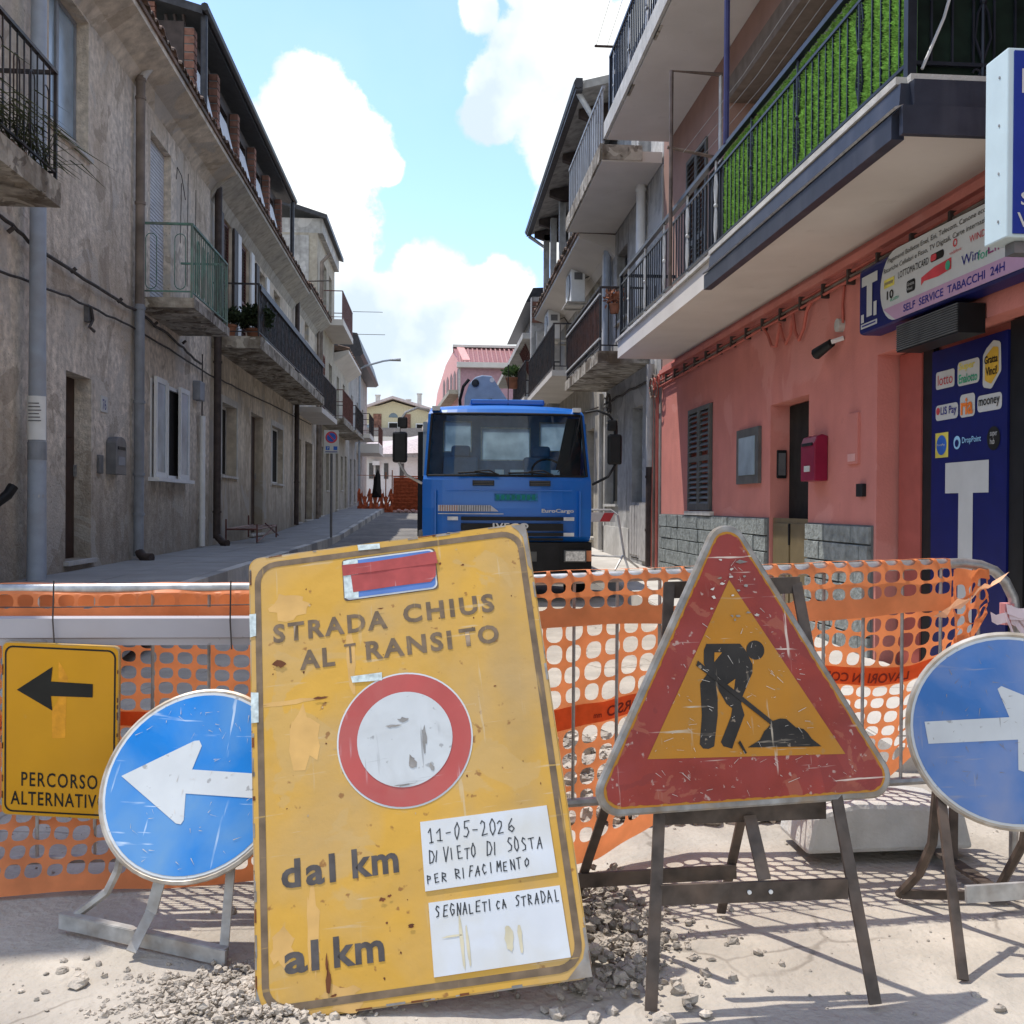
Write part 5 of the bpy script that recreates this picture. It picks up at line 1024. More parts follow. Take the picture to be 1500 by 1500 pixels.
# ------------------------------------------------------------------ the blue truck
TK = thing('truck', 'blue flatbed truck with a folded grey crane, parked facing the barrier', 'truck', (.89, 12.4, .17), local=True)
prof = [(.03, .74, 1.035), (.0, .80, 1.045), (-.03, 1.15, 1.05), (-.01, 1.5, 1.045), (.02, 1.55, 1.04), (.22, 2.33, .985), (.28, 2.40, .97), (.36, 2.445, .95), (.60, 2.475, .93), (1.60, 2.49, .93), (1.64, 2.44, .95)]
NU = 20
def cabpt(u, v):
    y, z, w = prof[v]; b = .13 * abs(u) ** 3.2 if v < 9 else 0
    return (u * w, y + b, z - (.03 * u * u if v >= 6 else 0))
cab = MB(); us = [-1, -.985, -.955] + [(-.9 + 1.8 * k / 14) for k in range(15)] + [.955, .985, 1]
for v in range(len(prof) - 1):
    for i in range(len(us) - 1):
        if v == 4 and 2 <= i <= len(us) - 4: continue
        cab.add([cabpt(us[i], v), cabpt(us[i + 1], v), cabpt(us[i + 1], v + 1), cabpt(us[i], v + 1)], [(0, 1, 2, 3)])
for sg_ in (-1, 1):
    pts = [cabpt(sg_, v) for v in range(len(prof))] + [(sg_ * 1.03, 1.64, .75)]
    cab.add(pts, [tuple(range(len(pts)))])
# back wall with three rear windows
cab_ops = [(-.776, -.41, 1.93, 2.33), (-.256, .406, 1.82, 2.25), (.557, .92, 1.95, 2.33)]
xs = sorted({-1.0, 1.0, *[o[0] for o in cab_ops], *[o[1] for o in cab_ops]}); zs = sorted({.75, 2.44, *[o[2] for o in cab_ops], *[o[3] for o in cab_ops]})
cab = cab.build('cab', M_blue, TK, smooth=True)
bw = MB()
for a, b in zip(xs, xs[1:]):
    for c, d in zip(zs, zs[1:]):
        if any(o[0] < (a + b) / 2 < o[1] and o[2] < (c + d) / 2 < o[3] for o in cab_ops): continue
        bw.box(a, b, 1.60, 1.63, c, d)
bw.build('rear_panel', M_inside, TK)
for o in cab_ops:
    MB().box(o[0] - .015, o[1] + .015, 1.585, 1.60, o[2] - .015, o[2]).box(o[0] - .015, o[1] + .015, 1.585, 1.60, o[3], o[3] + .015).box(o[0] - .015, o[0], 1.585, 1.60, o[2], o[3]).box(o[1], o[1] + .015, 1.585, 1.60, o[2], o[3]).build('rear_window', M_galv, TK)
M_wind = glassmat('windscreen_glass', (.62, .80, .90)); M_rearg = mat('rear_glass_painted_reflection', (.74, .86, .94), .15, var=.25, vscale=3, transl=.75)  # rear panes: bluish-white reflection painted into the glass colour
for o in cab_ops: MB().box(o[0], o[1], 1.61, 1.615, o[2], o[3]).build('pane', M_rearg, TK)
ws = MB()
uu = us[2:-2]
for i in range(len(uu) - 1):
    q = [Vector(cabpt(uu[i], 4)), Vector(cabpt(uu[i + 1], 4)), Vector(cabpt(uu[i + 1], 5)), Vector(cabpt(uu[i], 5))]
    ws.add([p + Vector((0, .012, 0)) for p in q], [(0, 1, 2, 3)])
ws.build('windscreen', M_wind, TK, smooth=True)
gk = MB()
loop_ = [Vector(cabpt(u, 4)) for u in uu] + [Vector(cabpt(u, 5)) for u in uu[::-1]]
gk.tube([p + Vector((0, -.002, 0)) for p in loop_ + [loop_[0]]], .016, 6).build('windscreen_seal', M_blackpl, TK)
MB().box(-.95, .95, .25, 1.5, 1.38, 1.42).box(-.93, .93, .25, .55, 1.42, 1.53).build('dashboard', M_inside, TK)
for x_ in (-.55, .55): MB().box(x_ - .25, x_ + .25, 1.0, 1.5, .95, 1.42).box(x_ - .24, x_ + .24, 1.38, 1.52, 1.42, 1.85).box(x_ - .13, x_ + .13, 1.40, 1.50, 1.85, 2.0).build('seat', M_inside, TK, bevel=.04)
MB().tube([(.55 + .2 * cos(t), .62 + .1 * sin(t), 1.62 + .17 * sin(t)) for t in [pi * k / 10 for k in range(21)]], .015, 6).build('steering_wheel', M_blackpl, TK)
for x_, w_ in ((-.10, .11), (.12, .17), (.60, .11)): MB().box(x_ - w_ / 2, x_ + w_ / 2, .16, .17, 1.57, 1.63).build('dashboard_card', M_paper, TK)
for x0, x1 in ((-.62, -.12), (-.0, .55)): MB().tube([(x1, -.02, 1.565), ((x0 + x1) / 2, -.01, 1.59), (x0, -.0, 1.58)], .012, 5).tube([(x1 + .02, -.03, 1.55), (x1 - .12, -.03, 1.615), (x1 - .3, -.025, 1.60)], .009, 5).build('wiper', M_blackpl, TK)
MB().tube([(.62, .10, 1.60), (.78, .14, 1.78), (.90, .22, 2.2), (.92, .26, 2.3)], .006, 5).build('cable', M_blackpl, TK)
MB().prism([(.60, 1.45), (.95, 1.45), (.98, 2.3), (.78, 2.3), (.70, 1.9)], .45, .5, 'xz').build('curtain', M_blackpl, TK)
for x0, x1 in ((-.44, -.175), (.26, .52)):
    v_ = MB().box(x0, x1, -.034, .0, 1.425, 1.49).build('air_vent', M_blackpl, TK)
    for k in range(3): MB().box(x0 + .01, x1 - .01, -.040, -.034, 1.435 + k * .02, 1.442 + k * .02).build('slat', M_shutd, v_)
# shallow pressed panel edges of the nose
MB().box(-.78, .78, -.036, -.020, 1.365, 1.375).box(-.90, -.885, -.0, .06, .8, 1.37).box(.885, .90, -.0, .06, .8, 1.37).build('panel_edge', M_blue, TK)
for z0, z1, xa, xb in ((1.00, 1.045, -.58, .68), (.875, .965, -.58, .68), (.81, .85, -.58, .68), (.755, .785, -.58, .68)):
    MB().box(xa, xb, -.040, -.020, z0, z1).build('grille_slot', M_blackpl, TK)
for x_, z_ in ((-.68, 1.022), (.75, 1.022), (.75, .83), (-.68, .83)): MB().box(x_ - .065, x_ + .065, -.045, -.018, z_ - .022, z_ + .022).build('light_block', M_ironlight, TK)
text('EuroCargo', M_ironlight, TK, (.41, -.047, 1.085), .40, .06, bold=.03)
text('IVECO', M_ironlight, TK, (-.19, -.047, .895), .44, .075, bold=.03, spacing=1.15)
M_strp = mat('silver_stripe_film', (.42, .42, .45), .4, var=.1)
sheet([(-.86, 1.11), (-.12, 1.11), (-.22, 1.185), (-.86, 1.185)], .0, M_strp, TK, 'stripe_decal', pos=(0, -.043, 0))
for k in range(22): sheet(rct(-.84 + k * .029, -.826 + k * .029, 1.112, 1.183), .0, mat('stripe_brown', (.30, .16, .12), .5) if k < 8 else M_mailg, TK, 'stripe_decal', pos=(0, -.045, 0))
sheet(rct(-.86, -.06, 1.075, 1.085), .0, M_ironlight, TK, 'stripe_decal', pos=(0, -.043, 0))
M_tgreen = mat('faint_green_decal', (.012, .12, .25), .4, var=.3, vscale=30)
sheet(rct(-.17, .36, 1.24, 1.33), .0, M_tgreen, TK, 'faded_decal', pos=(0, -.043, 0))
for k in range(8): sheet(rct(-.15 + k * .063, -.11 + k * .063, 1.255, 1.315), .0, mat('faded_green_letter', (.005, .16, .13), .5), TK, 'faded_decal', pos=(0, -.0445, 0))
bp = MB(); 
n_ = 10
for i in range(n_):
    a = -1 + 2 * i / n_; b = -1 + 2 * (i + 1) / n_; ya, yb = -.08 + .14 * abs(a) ** 3, -.08 + .14 * abs(b) ** 3
    bp.add([(a * 1.05, ya, .34), (b * 1.05, yb, .34), (b * 1.05, yb, .73), (a * 1.05, ya, .73), (a * 1.05, .5, .34), (b * 1.05, .5, .34), (b * 1.05, .5, .73), (a * 1.05, .5, .73)], [(0, 1, 2, 3), (0, 4, 5, 1), (3, 2, 6, 7)])
bp.add([(-1.05, .06, .34), (-1.05, .5, .34), (-1.05, .5, .73), (-1.05, .06, .73), (1.05, .06, .34), (1.05, .5, .34), (1.05, .5, .73), (1.05, .06, .73)], [(0, 1, 2, 3), (4, 7, 6, 5)])
bp.build('bumper', M_blackpl, TK)
MB().box(-.35, .35, -.085, -.06, .50, .62).build('number_plate_recess', M_shutd, TK)
for s_ in (-1, 1):
    hl = MB().box(min(s_ * .69, s_ * .97), max(s_ * .69, s_ * .97), -.06, .02, .49, .64).build('headlight', M_shutd, TK, bevel=.01)
    MB().box(min(s_ * .71, s_ * .95), max(s_ * .71, s_ * .95), -.066, -.06, .505, .625).build('lens', M_lamp, hl)
    MB().box(min(s_ * .975, s_ * 1.04), max(s_ * .975, s_ * 1.04), .0, .1, .50, .63).build('indicator', M_orlamp, TK)
    MB().box(min(s_ * .84, s_ * .94), max(s_ * .84, s_ * .94), .30, .4, 2.37, 2.425).build('marker_lamp', M_ironlight, TK)
    MB().tube([(s_ * .98, .2, 2.36), (s_ * 1.12, .12, 2.38), (s_ * 1.26, .08, 2.32), (s_ * 1.34, .06, 2.2), (s_ * 1.34, .05, 1.70), (s_ * 1.25, .06, 1.55), (s_ * 1.06, .12, 1.45)], .018, 6).build('mirror_arm', M_galv if s_ < 0 else M_blackpl, TK, smooth=True)
    MB().box(min(s_ * 1.24, s_ * 1.42), max(s_ * 1.24, s_ * 1.42), .02, .10, 1.70, 2.08).build('mirror', M_blackpl, TK, bevel=.03)
    MB().box(min(s_ * 1.24, s_ * 1.36), max(s_ * 1.24, s_ * 1.36), .04, .10, 2.12, 2.26).build('wide_mirror', M_blackpl, TK, bevel=.02)
    wnd = MB().prism([(.45, 1.55), (1.35, 1.55), (1.35, 2.25), (.62, 2.25)], s_ * 1.0, s_ * 1.055, 'yz').build('side_window', M_glass, TK)
    MB().box(min(s_ * 1.046, s_ * 1.056), max(s_ * 1.046, s_ * 1.056), .4, 1.5, .85, 1.5).build('door_panel', M_blue, TK)
    for y_ in (1.0, 5.0):
        wh = MB().lathe((s_ * (.98 if y_ < 2 else .95), y_, .43), [(.30, -.14), (.42, -.13), (.44, -.06), (.44, .06), (.42, .13), (.30, .14)], 24, 'x').build('wheel', M_tyre, TK, smooth=True)
        MB().lathe((s_ * (.98 if y_ < 2 else .95), y_, .43), [(.24, -.145), (.24, .145)], 16, 'x').build('rim', M_ironlight, wh)
MB().box(-.40, -.30, .8, 6.6, .62, .85).box(.30, .40, .8, 6.6, .62, .85).build('chassis', M_blackpl, TK)
bed_ = MB().box(-1.12, 1.12, 2.7, 6.8, .95, 1.06).build('flatbed', M_mailg, TK)
for x0, x1, y0, y1 in ((-1.14, -1.10, 2.7, 6.8), (1.10, 1.14, 2.7, 6.8), (-1.1, 1.1, 6.76, 6.8), (-1.1, 1.1, 2.7, 2.74)): MB().box(x0, x1, y0, y1, 1.06, 1.45).build('side_board', M_blue, bed_)
MB().box(-.45, .5, .55, 1.4, 2.47, 2.545).build('roof_visor', M_blue, TK, bevel=.02)
MB().tube([(.03, .55, 2.45), (.035, .6, 3.0)], .006, 5).build('aerial', M_blackpl, TK)
cr_ = MB().prism([(-.50, 1.1), (-.48, 2.75), (-.42, 2.93), (-.33, 3.03), (-.23, 3.06), (-.09, 3.05), (.06, 2.82), (.22, 2.60), (.3, 1.1)], 2.15, 2.42, 'xz').build('crane', M_crane, TK, bevel=.02)
MB().lathe((-.33, 2.15, 2.94), [(.055, 0), (.055, -.03), (.025, -.035)], 14, 'y').build('pivot_bolt', M_ironblue, cr_); MB().lathe((-.09, 2.15, 2.99), [(.035, .002), (.035, -.005)], 12, 'y').build('bolt', M_white, cr_)
MB().tube([(-.52, 2.2, 2.3), (-.55, 2.2, 2.7), (-.5, 2.2, 2.9), (-.42, 2.2, 3.0)], .025, 6).tube([(-.3, 2.1, 2.6), (-.2, 2.08, 2.68), (-.1, 2.1, 2.7), (-.02, 2.1, 2.62)], .02, 6).build('hose', M_blackpl, cr_)
MB().box(-1.14, -1.0, 1.70, 1.95, .75, 2.2).build('air_intake', M_blackpl, TK)
MB().prism([(-.4, 1.1), (-.9, 1.4), (-.95, 2.2), (-.8, 2.25), (-.6, 1.7), (-.3, 1.4)], 2.2, 2.4, 'xz').build('crane_boom', M_crane, TK)
MB().bar((-.9, 2.3, 2.5), (.4, 2.3, 1.9), .10, .12).build('crane_ram', M_crane, TK)

# ------------------------------------------------------------------ crowd barriers and the orange net
def barrier(lab, p0, p1, zt0, zt1, zb0, zb1, bars, foot=True):
    p0, p1 = Vector(p0), Vector(p1); b = thing('crowd_barrier', lab, 'barrier', ((p0.x + p1.x) / 2, (p0.y + p1.y) / 2, 0))
    def P(s, z): q = p0.lerp(p1, s); return (q.x, q.y, z)
    L = (p1 - p0).length; r = .13 / L
    fr = MB(); 
    path = [P(0, zb0 + .1), P(0, zt0 - .14), P(.02 * 1 / L, zt0 - .07), P(.05 / L, zt0 - .03), P(.14 / L, zt0)] + [P(1 - .22 / L, zt1), P(1 - .15 / L, zt1 - .008), P(1 - .09 / L, zt1 - .03), P(1 - .045 / L, zt1 - .07), P(1 - .012 / L, zt1 - .13), P(1, zt1 - .20), P(1, zb1 + .1)]
    fr.tube(path, .0195, 10); fr.build('frame', M_galv, b, smooth=True)
    MB().tube([P(0, zb0), P(1, zb1)], .016, 8).build('bottom_rail', M_galv, b, smooth=True)
    MB().tube([P(0, 0.02), P(0, zb0 + .12)], .017, 8).build('leg', M_galv, b, smooth=True); MB().tube([P(1, 0.04), P(1, zb1 + .12)], .017, 8).build('leg', M_galv, b, smooth=True)
    n = bars; 
    for i in range(1, n): 
        s = i / n; MB().tube([P(s, zb0 + (zb1 - zb0) * s), P(s, zt0 + (zt1 - zt0) * s)], .0062, 6).build('bar', M_galv, b)
    if foot:
        for s in (.12, .88):
            q = P(s, 0); MB().bar((q[0], q[1] - .28, .035 + .02), (q[0], q[1] + .28, .05), .05, .012).bar((q[0], q[1] - .02, .04), (q[0], q[1] - .02, zb0), .03, .012).build('foot', M_stand, b)
    return b
BL0, BL1 = (-2.35, 3.60, 0), (-.22, 3.69, 0)
BR0, BR1 = (.02, 3.42, 0), (2.165, 3.62, 0)
barrier('crowd barrier behind the small yellow sign and left arrow disc, hung with net', BL0, BL1, 1.045, 1.05, .10, .10, 11)
barrier('crowd barrier with rounded end behind the roadworks triangle, hung with net', BR0, BR1, 1.09, 1.15, .315, .36, 14)
def net(name, posf, L, rows, cw, ch, solid, par, m=M_or, hr=.40, skip=None, hv=.40):
    mb = MB(); vid = {}
    nc = int(L / cw); K = 16
    def vtx(s, t):
        key = (round(s, 5), round(t, 5))
        if key not in vid: vid[key] = len(mb.v); mb.v.append(posf(s, t))
        return vid[key]
    for r in range(rows):
        for c in range(nc):
            s0, t0 = c * cw, r * ch
            if skip and skip(s0 + cw / 2, t0 + ch / 2): continue
            off = 0
            if r in solid:
                for i in range(4): mb.f.append((vtx(s0 + cw * i / 4, t0), vtx(s0 + cw * (i + 1) / 4, t0), vtx(s0 + cw * (i + 1) / 4, t0 + ch), vtx(s0 + cw * i / 4, t0 + ch)))
                continue
            cx, cy = s0 + cw / 2 , t0 + ch / 2; jr = random.uniform(.86, 1.05); cx += random.uniform(-.03, .03) * cw; cy += random.uniform(-.03, .03) * ch; ocx, ocy = s0 + cw / 2, t0 + ch / 2
            rows_ = []
            for k in range(K):
                a = 2 * pi * (k + .5) / K; ca, sa = cos(a), sin(a); e = .78
                hx = cx + cw * hr * jr * math.copysign(abs(ca) ** e, ca); hy = cy + ch * hv * jr * math.copysign(abs(sa) ** e, sa)
                q = max(abs(ca), abs(sa)); bx_, by_ = ca / q, sa / q
                bx_ = round(bx_ * 2) / 2 if abs(by_) > .99 else bx_; by_ = round(by_ * 2) / 2 if abs(bx_) > .99 else by_
                rows_.append((hx, hy, ocx + cw / 2 * bx_, ocy + ch / 2 * by_))
            hv_ = [vtx(a_[0], a_[1]) for a_ in rows_]; bv_ = [vtx(a_[2], a_[3]) for a_ in rows_]
            for k in range(K):
                k2 = (k + 1) % K; f = [hv_[k], hv_[k2], bv_[k2], bv_[k]]
                if bv_[k] == bv_[k2]: f = f[:3]
                mb.f.append(tuple(f))
            # corners of the cell
            cx, cy = ocx, ocy
            for sx, sy in ((-1, -1), (1, -1), (1, 1), (-1, 1)):
                c_ = vtx(cx + sx * cw / 2, cy + sy * ch / 2)
                na = [b_ for b_, a_ in zip(bv_, rows_) if abs(a_[3] - (cy + sy * ch / 2)) < 1e-6 and (a_[2] - cx) * sx > 1e-6 and abs(a_[2] - (cx + sx * cw / 2)) > 1e-6]
                nb = [b_ for b_, a_ in zip(bv_, rows_) if abs(a_[2] - (cx + sx * cw / 2)) < 1e-6 and (a_[3] - cy) * sy > 1e-6 and abs(a_[3] - (cy + sy * ch / 2)) > 1e-6]
                if na and nb: mb.f.append((c_, na[-1] if sx * sy > 0 else na[0], nb[0] if sx * sy > 0 else nb[-1]))
    return mb.build(name, m, par, smooth=True)
def fold(s, t, a=1): return noise.noise(Vector((s * 2.2, t * 2.6, a * 5.7))), noise.noise(Vector((s * 7, t * 8, a * 3.1)))
NL = thing('safety_net', 'shaded orange safety net with a solid printed strip hung behind the left barrier', 'safety net', (-1.2, 3.66, .02))
def posL(s, t):
    a, b = fold(s, t, 1); H = 1.03; 
    x = -2.33 + s; z = 1.035 - t + .016 * a + .007 * b; 
    if z < .0: z = .0
    low = max(0, (t - .72) / .3)
    return (x + .006 * a + .012 * low * sin(s * 5), 3.645 + .04 * (x + 2.3) + .02 * a + .006 * b - low * (.10 + .05 * sin(s * 2.1)), max(z, .012 + .02 * abs(a)))
net('mesh', posL, 2.14, 19, .0668, .0545, {0, 8, 18}, NL, hr=.42, hv=.41)
def posLf(s, t):
    a, b = fold(s, t, 4); q = t / .15
    return (-2.33 + s + .005 * a, 3.60 + .04 * s + (.03 * cos(min(q, .4) / .4 * pi)) * (1 if q < .4 else 1) - .012 * b - .004 * a, 1.068 - (0 if q < .12 else (t - .018)) * (1 + .06 * a) + (.004 * b))
net('folded_edge', posLf, 2.14, 3, .068, .052, {0, 2}, NL, hv=.46, hr=.42)
NR = thing('safety_net', 'sunlit orange safety net with mirrored roadworks print hung behind the right barrier', 'safety net', (1.15, 3.85, .1))
def botR(x): return lerp([(-.1, .04), (.40, .02), (.60, .04), (.95, .15), (1.35, .24), (2.0, .26), (2.3, .20)], x)
def posR(s, t):
    a, b = fold(s, t, 2); x = -.02 + s; zt = 1.09 + .029 * s; H = .868
    f = t / H; z = zt - (zt - botR(x)) * f + .030 * a * (1 - abs(2 * f - 1)) + .010 * b
    e = max(0, (x - 1.82) / .28)
    z = z + (.92 - z) * .35 * e if f > .12 else z
    return (x + .014 * a + .008 * b, 3.455 + .095 * x + .020 * a + .008 * b + lerp([(.3, .06), (.95, .36), (2.2, .30)], x) * f ** 1.2, z)
net('mesh', posR, 2.10, 14, .0680, .062, {6, 13}, NR, hr=.43, hv=.43, skip=lambda s, t: t < .12 and s < 1.9)
def posRf(s, t):
    a, b = fold(s, t, 7); x = -.02 + s; zt = 1.115 + .029 * s; q = t / .035
    yb = 3.415 + .095 * x
    if q < 1: return (x + .004 * a, yb + .03 * cos(pi * q), zt - .004 * abs(2 * q - 1) + .003 * b)
    dr = (t - .035) * (1 + .16 * a)
    return (x + .008 * a + .006 * b, yb - .030 - .010 * b - .010 * a * (t / .2) - .012 * min(1, t / .1), zt - .006 - dr)
net('folded_edge', posRf, 1.94, 4, .0680, .058, {3}, NR, hr=.43, hv=.41)
# crumpled end of the net bunched at the curved frame
def posE(s, t):
    a, b = fold(s * 3, t * 3, 9); w_ = 1 - .65 * (s / .2)
    return (1.90 + s * (1 - .3 * t), 3.58 + .05 * a + .03 * b, 1.13 - t * w_ * (1 - .1 * a) + .02 * b)
net('bunched_end', posE, .15, 6, .048, .060, {0, 5}, NR, m=M_or)
fl_ = MB()
for i in range(9):
    t_ = i / 8; fl_.v += [(1.80 + .24 * t_ + .01 * sin(i * 2), 3.53 - .03 * sin(t_ * 5), .95 + .13 * t_ + .01 * cos(i * 3)), (1.84 + .24 * t_, 3.51 - .02 * cos(t_ * 4), 1.0 + .11 * t_ + .015 * sin(i * 1.7))]
fl_.f = [(2 * i, 2 * i + 2, 2 * i + 3, 2 * i + 1) for i in range(8)]; fl_.build('torn_flap', mat('pale_orange_back', (.85, .48, .28), .6, transl=.3), NR)
def nettext(par, posf, s0, t0, w, h, body='LAVORI IN CORSO'):
    ob = text(body, M_redprint, par, (0, 0, 0), w, h, mirror=True, bold=.02); o = ORG[par.name]
    for v in ob.data.vertices:
        q = v.co + o; p = posf(s0 + q.x, t0 - q.z); v.co = Vector(p) + Vector((0, -.004, 0)) - o
for x_ in (.62, 1.41): nettext(NR, posR, x_ + .02, .424, .41, .034); nettext(NR, posR, x_ - .05 + .02, .419, .03, .012, 'mm')
nettext(NL, posL, -1.80 + 2.33, .486, .44, .032)
for (net_, pf, r0, r1, L_, m_) in ((NL, posL, 8, 9, 2.14, M_orin), (NR, posR, 6, 7, 2.09, M_orin)):
    ch = .0545 if net_ is NL else .062; mb = MB(); k_ = 60
    for i in range(k_ + 1): mb.v += [tuple(Vector(pf(L_ * i / k_ * .995, r0 * ch)) - Vector((0, .002, 0))), tuple(Vector(pf(L_ * i / k_ * .995, r1 * ch)) - Vector((0, .002, 0)))]
    mb.f = [(2 * i, 2 * i + 2, 2 * i + 3, 2 * i + 1) for i in range(k_)]; mb.build('printed_strip', m_, net_)
pk = MB().prism([(3.545, .955), (3.565, .962), (3.575, .955), (3.572, .87), (3.555, .862), (3.553, .885), (3.543, .89)], -2.4, -.33, 'yz').build('plank', M_plank)
solo(pk, 'smooth lavender-grey board tied along the top of the left barrier', 'board')
wt = thing('wire_tie', 'thin wires tying the grey board and yellow sign to the left barrier', 'wire', (-1.3, 3.55, 1))
for x_ in (-1.29, -.70): MB().tube([(x_, 3.535, 1.085), (x_, 3.527, .95), (x_ + .004, 3.535, .85)], .0028, 5).build('wire', M_cable, wt)
MB().tube([(-2.3, 3.53, 1.0), (-1.3, 3.53, .995), (-.4, 3.55, 1.005)], .002, 4).build('wire', M_cable, wt)
cb = MB(); n_ = 14
rr_ = [(1.40, .04), (1.43, .19), (1.60, .235), (1.85, .225), (2.02, .2), (2.06, .05)]
cb.prism(rr_, 3.70, 4.02, 'xz'); cbk = cb.build('concrete_block', M_concl, bevel=.02)
solo(cbk, 'pale rough concrete block under the net between triangle and right disc', 'concrete block')
tp = thing('barrier_tape', 'crumpled pale red and white tape knotted on the right barrier end', 'tape', (2.12, 3.60, .95))
mb = MB()
for _ in range(7):
    p0 = Vector((2.11 + random.uniform(-.02, .02), 3.58, .96 + random.uniform(-.03, .03))); d_ = Vector((random.uniform(-1, .7), random.uniform(-.5, 0), random.uniform(-1, .5))).normalized(); L_ = random.uniform(.06, .15); w_ = Vector((.0, .005, .018)); pr = p0
    for i in range(3):
        nx_ = pr + d_ * L_ / 3 + Vector((0, random.uniform(-.01, .01), random.uniform(-.012, .012))); mb.add([pr - w_, pr + w_, nx_ + w_, nx_ - w_], [(0, 1, 2, 3)]); pr = nx_
mb.build('strip', M_tape, tp); MB().tube([(2.13, 3.62, .92), (2.13, 3.62, 1.0)], .026, 8).build('knot', mat('faded_red_tape', (.6, .25, .25), .6), tp)

# ------------------------------------------------------------------ the signs
def rot3(rz, rx, ry): return (Matrix.Rotation(rz, 3, 'Z') @ Matrix.Rotation(rx, 3, 'X') @ Matrix.Rotation(ry, 3, 'Y'))
def plate(par, mb, name, m, pos, rot, **k):
    ob = mb.build(name, m, None, **k); ob.parent = par; ob.location = Vector(pos) - ORG[par.name]; ob.rotation_euler = rot3(*rot).to_euler(); return ob
# big leaning yellow panel
YP = thing('road_sign', 'large scratched yellow road closure panel leaning back in front of the barrier', 'road sign', (-.02, 2.69, .0))
mb = MB(); mb.prism(rrect(-.45, .45, 0, 1.35, .035), -.011, .012, 'xz')
yp = plate(YP, mb, 'panel', M_rimyel, (-.0173, 2.6851, .031), (-.1191, -.4551, -.1529))
def yl(poly, off, m, nm='print'): return sheet(poly, off, m, yp, nm, pos=(0, -.011, 0))
yl(rrect(-.446, .446, .004, 1.346, .034), .0012, M_yel, 'yellow_face')
ring([(p, q) for p, q in rrect(-.432, .432, .022, 1.328, .068)], rrect(-.413, .413, .041, 1.309, .05), -.011 - .0022, M_grprint, yp, 'border_line')
TY = dict(frame=None)
def yt(b_, x, z, w, h, m=M_grprint, **k): return text(b_, m, yp, (x, -.0135, z), w, h, **k)
yt('STRADA', -.377, 1.052, .356, .062, bold=.034, spacing=1.25); yt('CHIUS', .029, 1.060, .285, .062, bold=.034, spacing=1.25)
yt('AL', -.298, .955, .108, .062, bold=.034, spacing=1.2); yt('T', -.160, .957, .036, .062, bold=.0); yt('RANSI', -.094, .957, .265, .062, bold=.034, spacing=1.22); yt('TO', .195, .959, .122, .060, bold=.034, spacing=1.15)
yt('dal', -.372, .330, .152, .078, M_grprint2, bold=.03, spacing=1.2); yt('km', -.173, .333, .130, .078, M_grprint2, bold=.03, spacing=1.1)
yt('al', -.370, .112, .094, .078, M_grprint2, bold=.03, spacing=1.1); yt('km', -.236, .112, .137, .078, M_grprint2, bold=.03, spacing=1.1)
yl(circle(.003, .703, .201, 64), .0022, M_paper, 'white_edge'); yl(circle(.003, .703, .196, 64), .0032, M_redring, 'red_ring'); yl(circle(.003, .703, .141, 64), .0042, M_whitedisc, 'white_centre')
yl(rrect(-.152, .148, 1.160, 1.303, .012), .0022, M_grprint, 'sticker_edge'); yl(rrect(-.149, .145, 1.163, 1.300, .018), .0030, M_paper, 'sticker_line'); yl(rrect(-.144, .140, 1.168, 1.295, .016), .0038, M_bluebox, 'blue_sticker')
yl([(-.149, 1.17), (-.105, 1.165), (-.10, 1.30), (-.147, 1.297)], .0044, M_foil, 'peeled_patch')
mb = MB(); mb.add([(-.150, -.0165, 1.246), (-.05, -.0175, 1.246), (.05, -.0165, 1.247), (.153, -.018, 1.246), (.150, -.018, 1.288), (.05, -.0165, 1.284), (-.05, -.0170, 1.281), (-.152, -.018, 1.283)], [(0, 1, 6, 7), (1, 2, 5, 6), (2, 3, 4, 5)]); mb.build('red_tape', M_tapered, yp)
mb = MB(); mb.add([(-.121, -.0158, 1.186), (0, -.0163, 1.188), (.125, -.0158, 1.187), (.143, -.0168, 1.205), (.147, -.0162, 1.248), (0, -.0160, 1.248), (-.125, -.0162, 1.245)], [(0, 1, 5, 6), (1, 2, 3, 4, 5)]); mb.build('red_tape', M_tapered, yp)
for a, b, c, d in ((.027, .390, .273, .460), (.031, .395, .055, .2425)):
    MB().prism([(a, d), (b, d - .002), (b + .003, c + .002), (a - .002, c)], -.0150, -.0125, 'xz').build('note_card', M_paper, yp)
for poly in ([(-.098, 1.348), (-.027, 1.343), (-.026, 1.325), (-.096, 1.328)], [(-.145, .914), (-.05, .914), (-.051, .889), (-.141, .894)], [(-.450, 1.158), (-.429, 1.158), (-.43, 1.085), (-.449, 1.082)], [(-.449, .906), (-.426, .902), (-.427, .811), (-.449, .811)]): yl(poly, .0036, M_foil, 'foil_tape')
M_dirt = mat('dried_mud_smear', (.50, .36, .20), .8, var=.2, coord='obj')
def blotch(cx, cz, rx, rz_, m, nm, off=.0030, n=18, j=.35): yl([(cx + rx * cos(2 * pi * k / n) * random.uniform(1 - j, 1 + j), cz + rz_ * sin(2 * pi * k / n) * random.uniform(1 - j, 1 + j)) for k in range(n)], off, m, nm)
M_smear = mat('pale_tan_smear', (.60, .36, .12), .7, var=.15, vscale=6, coord='obj')
for cx, cz, rx, rz_ in ((-.30, .745, .045, .09), (-.325, 1.17, .055, .04), (-.29, .22, .018, .10), (-.215, .035, .05, .035), (-.375, .18, .035, .05), (-.14, .97, .012, .10), (-.33, .86, .09, .008)): blotch(cx, cz, rx, rz_, M_smear, 'smear', .0016)
M_rust = mat('rust_chip', (.14, .05, .02), .8, var=.3, coord='obj')
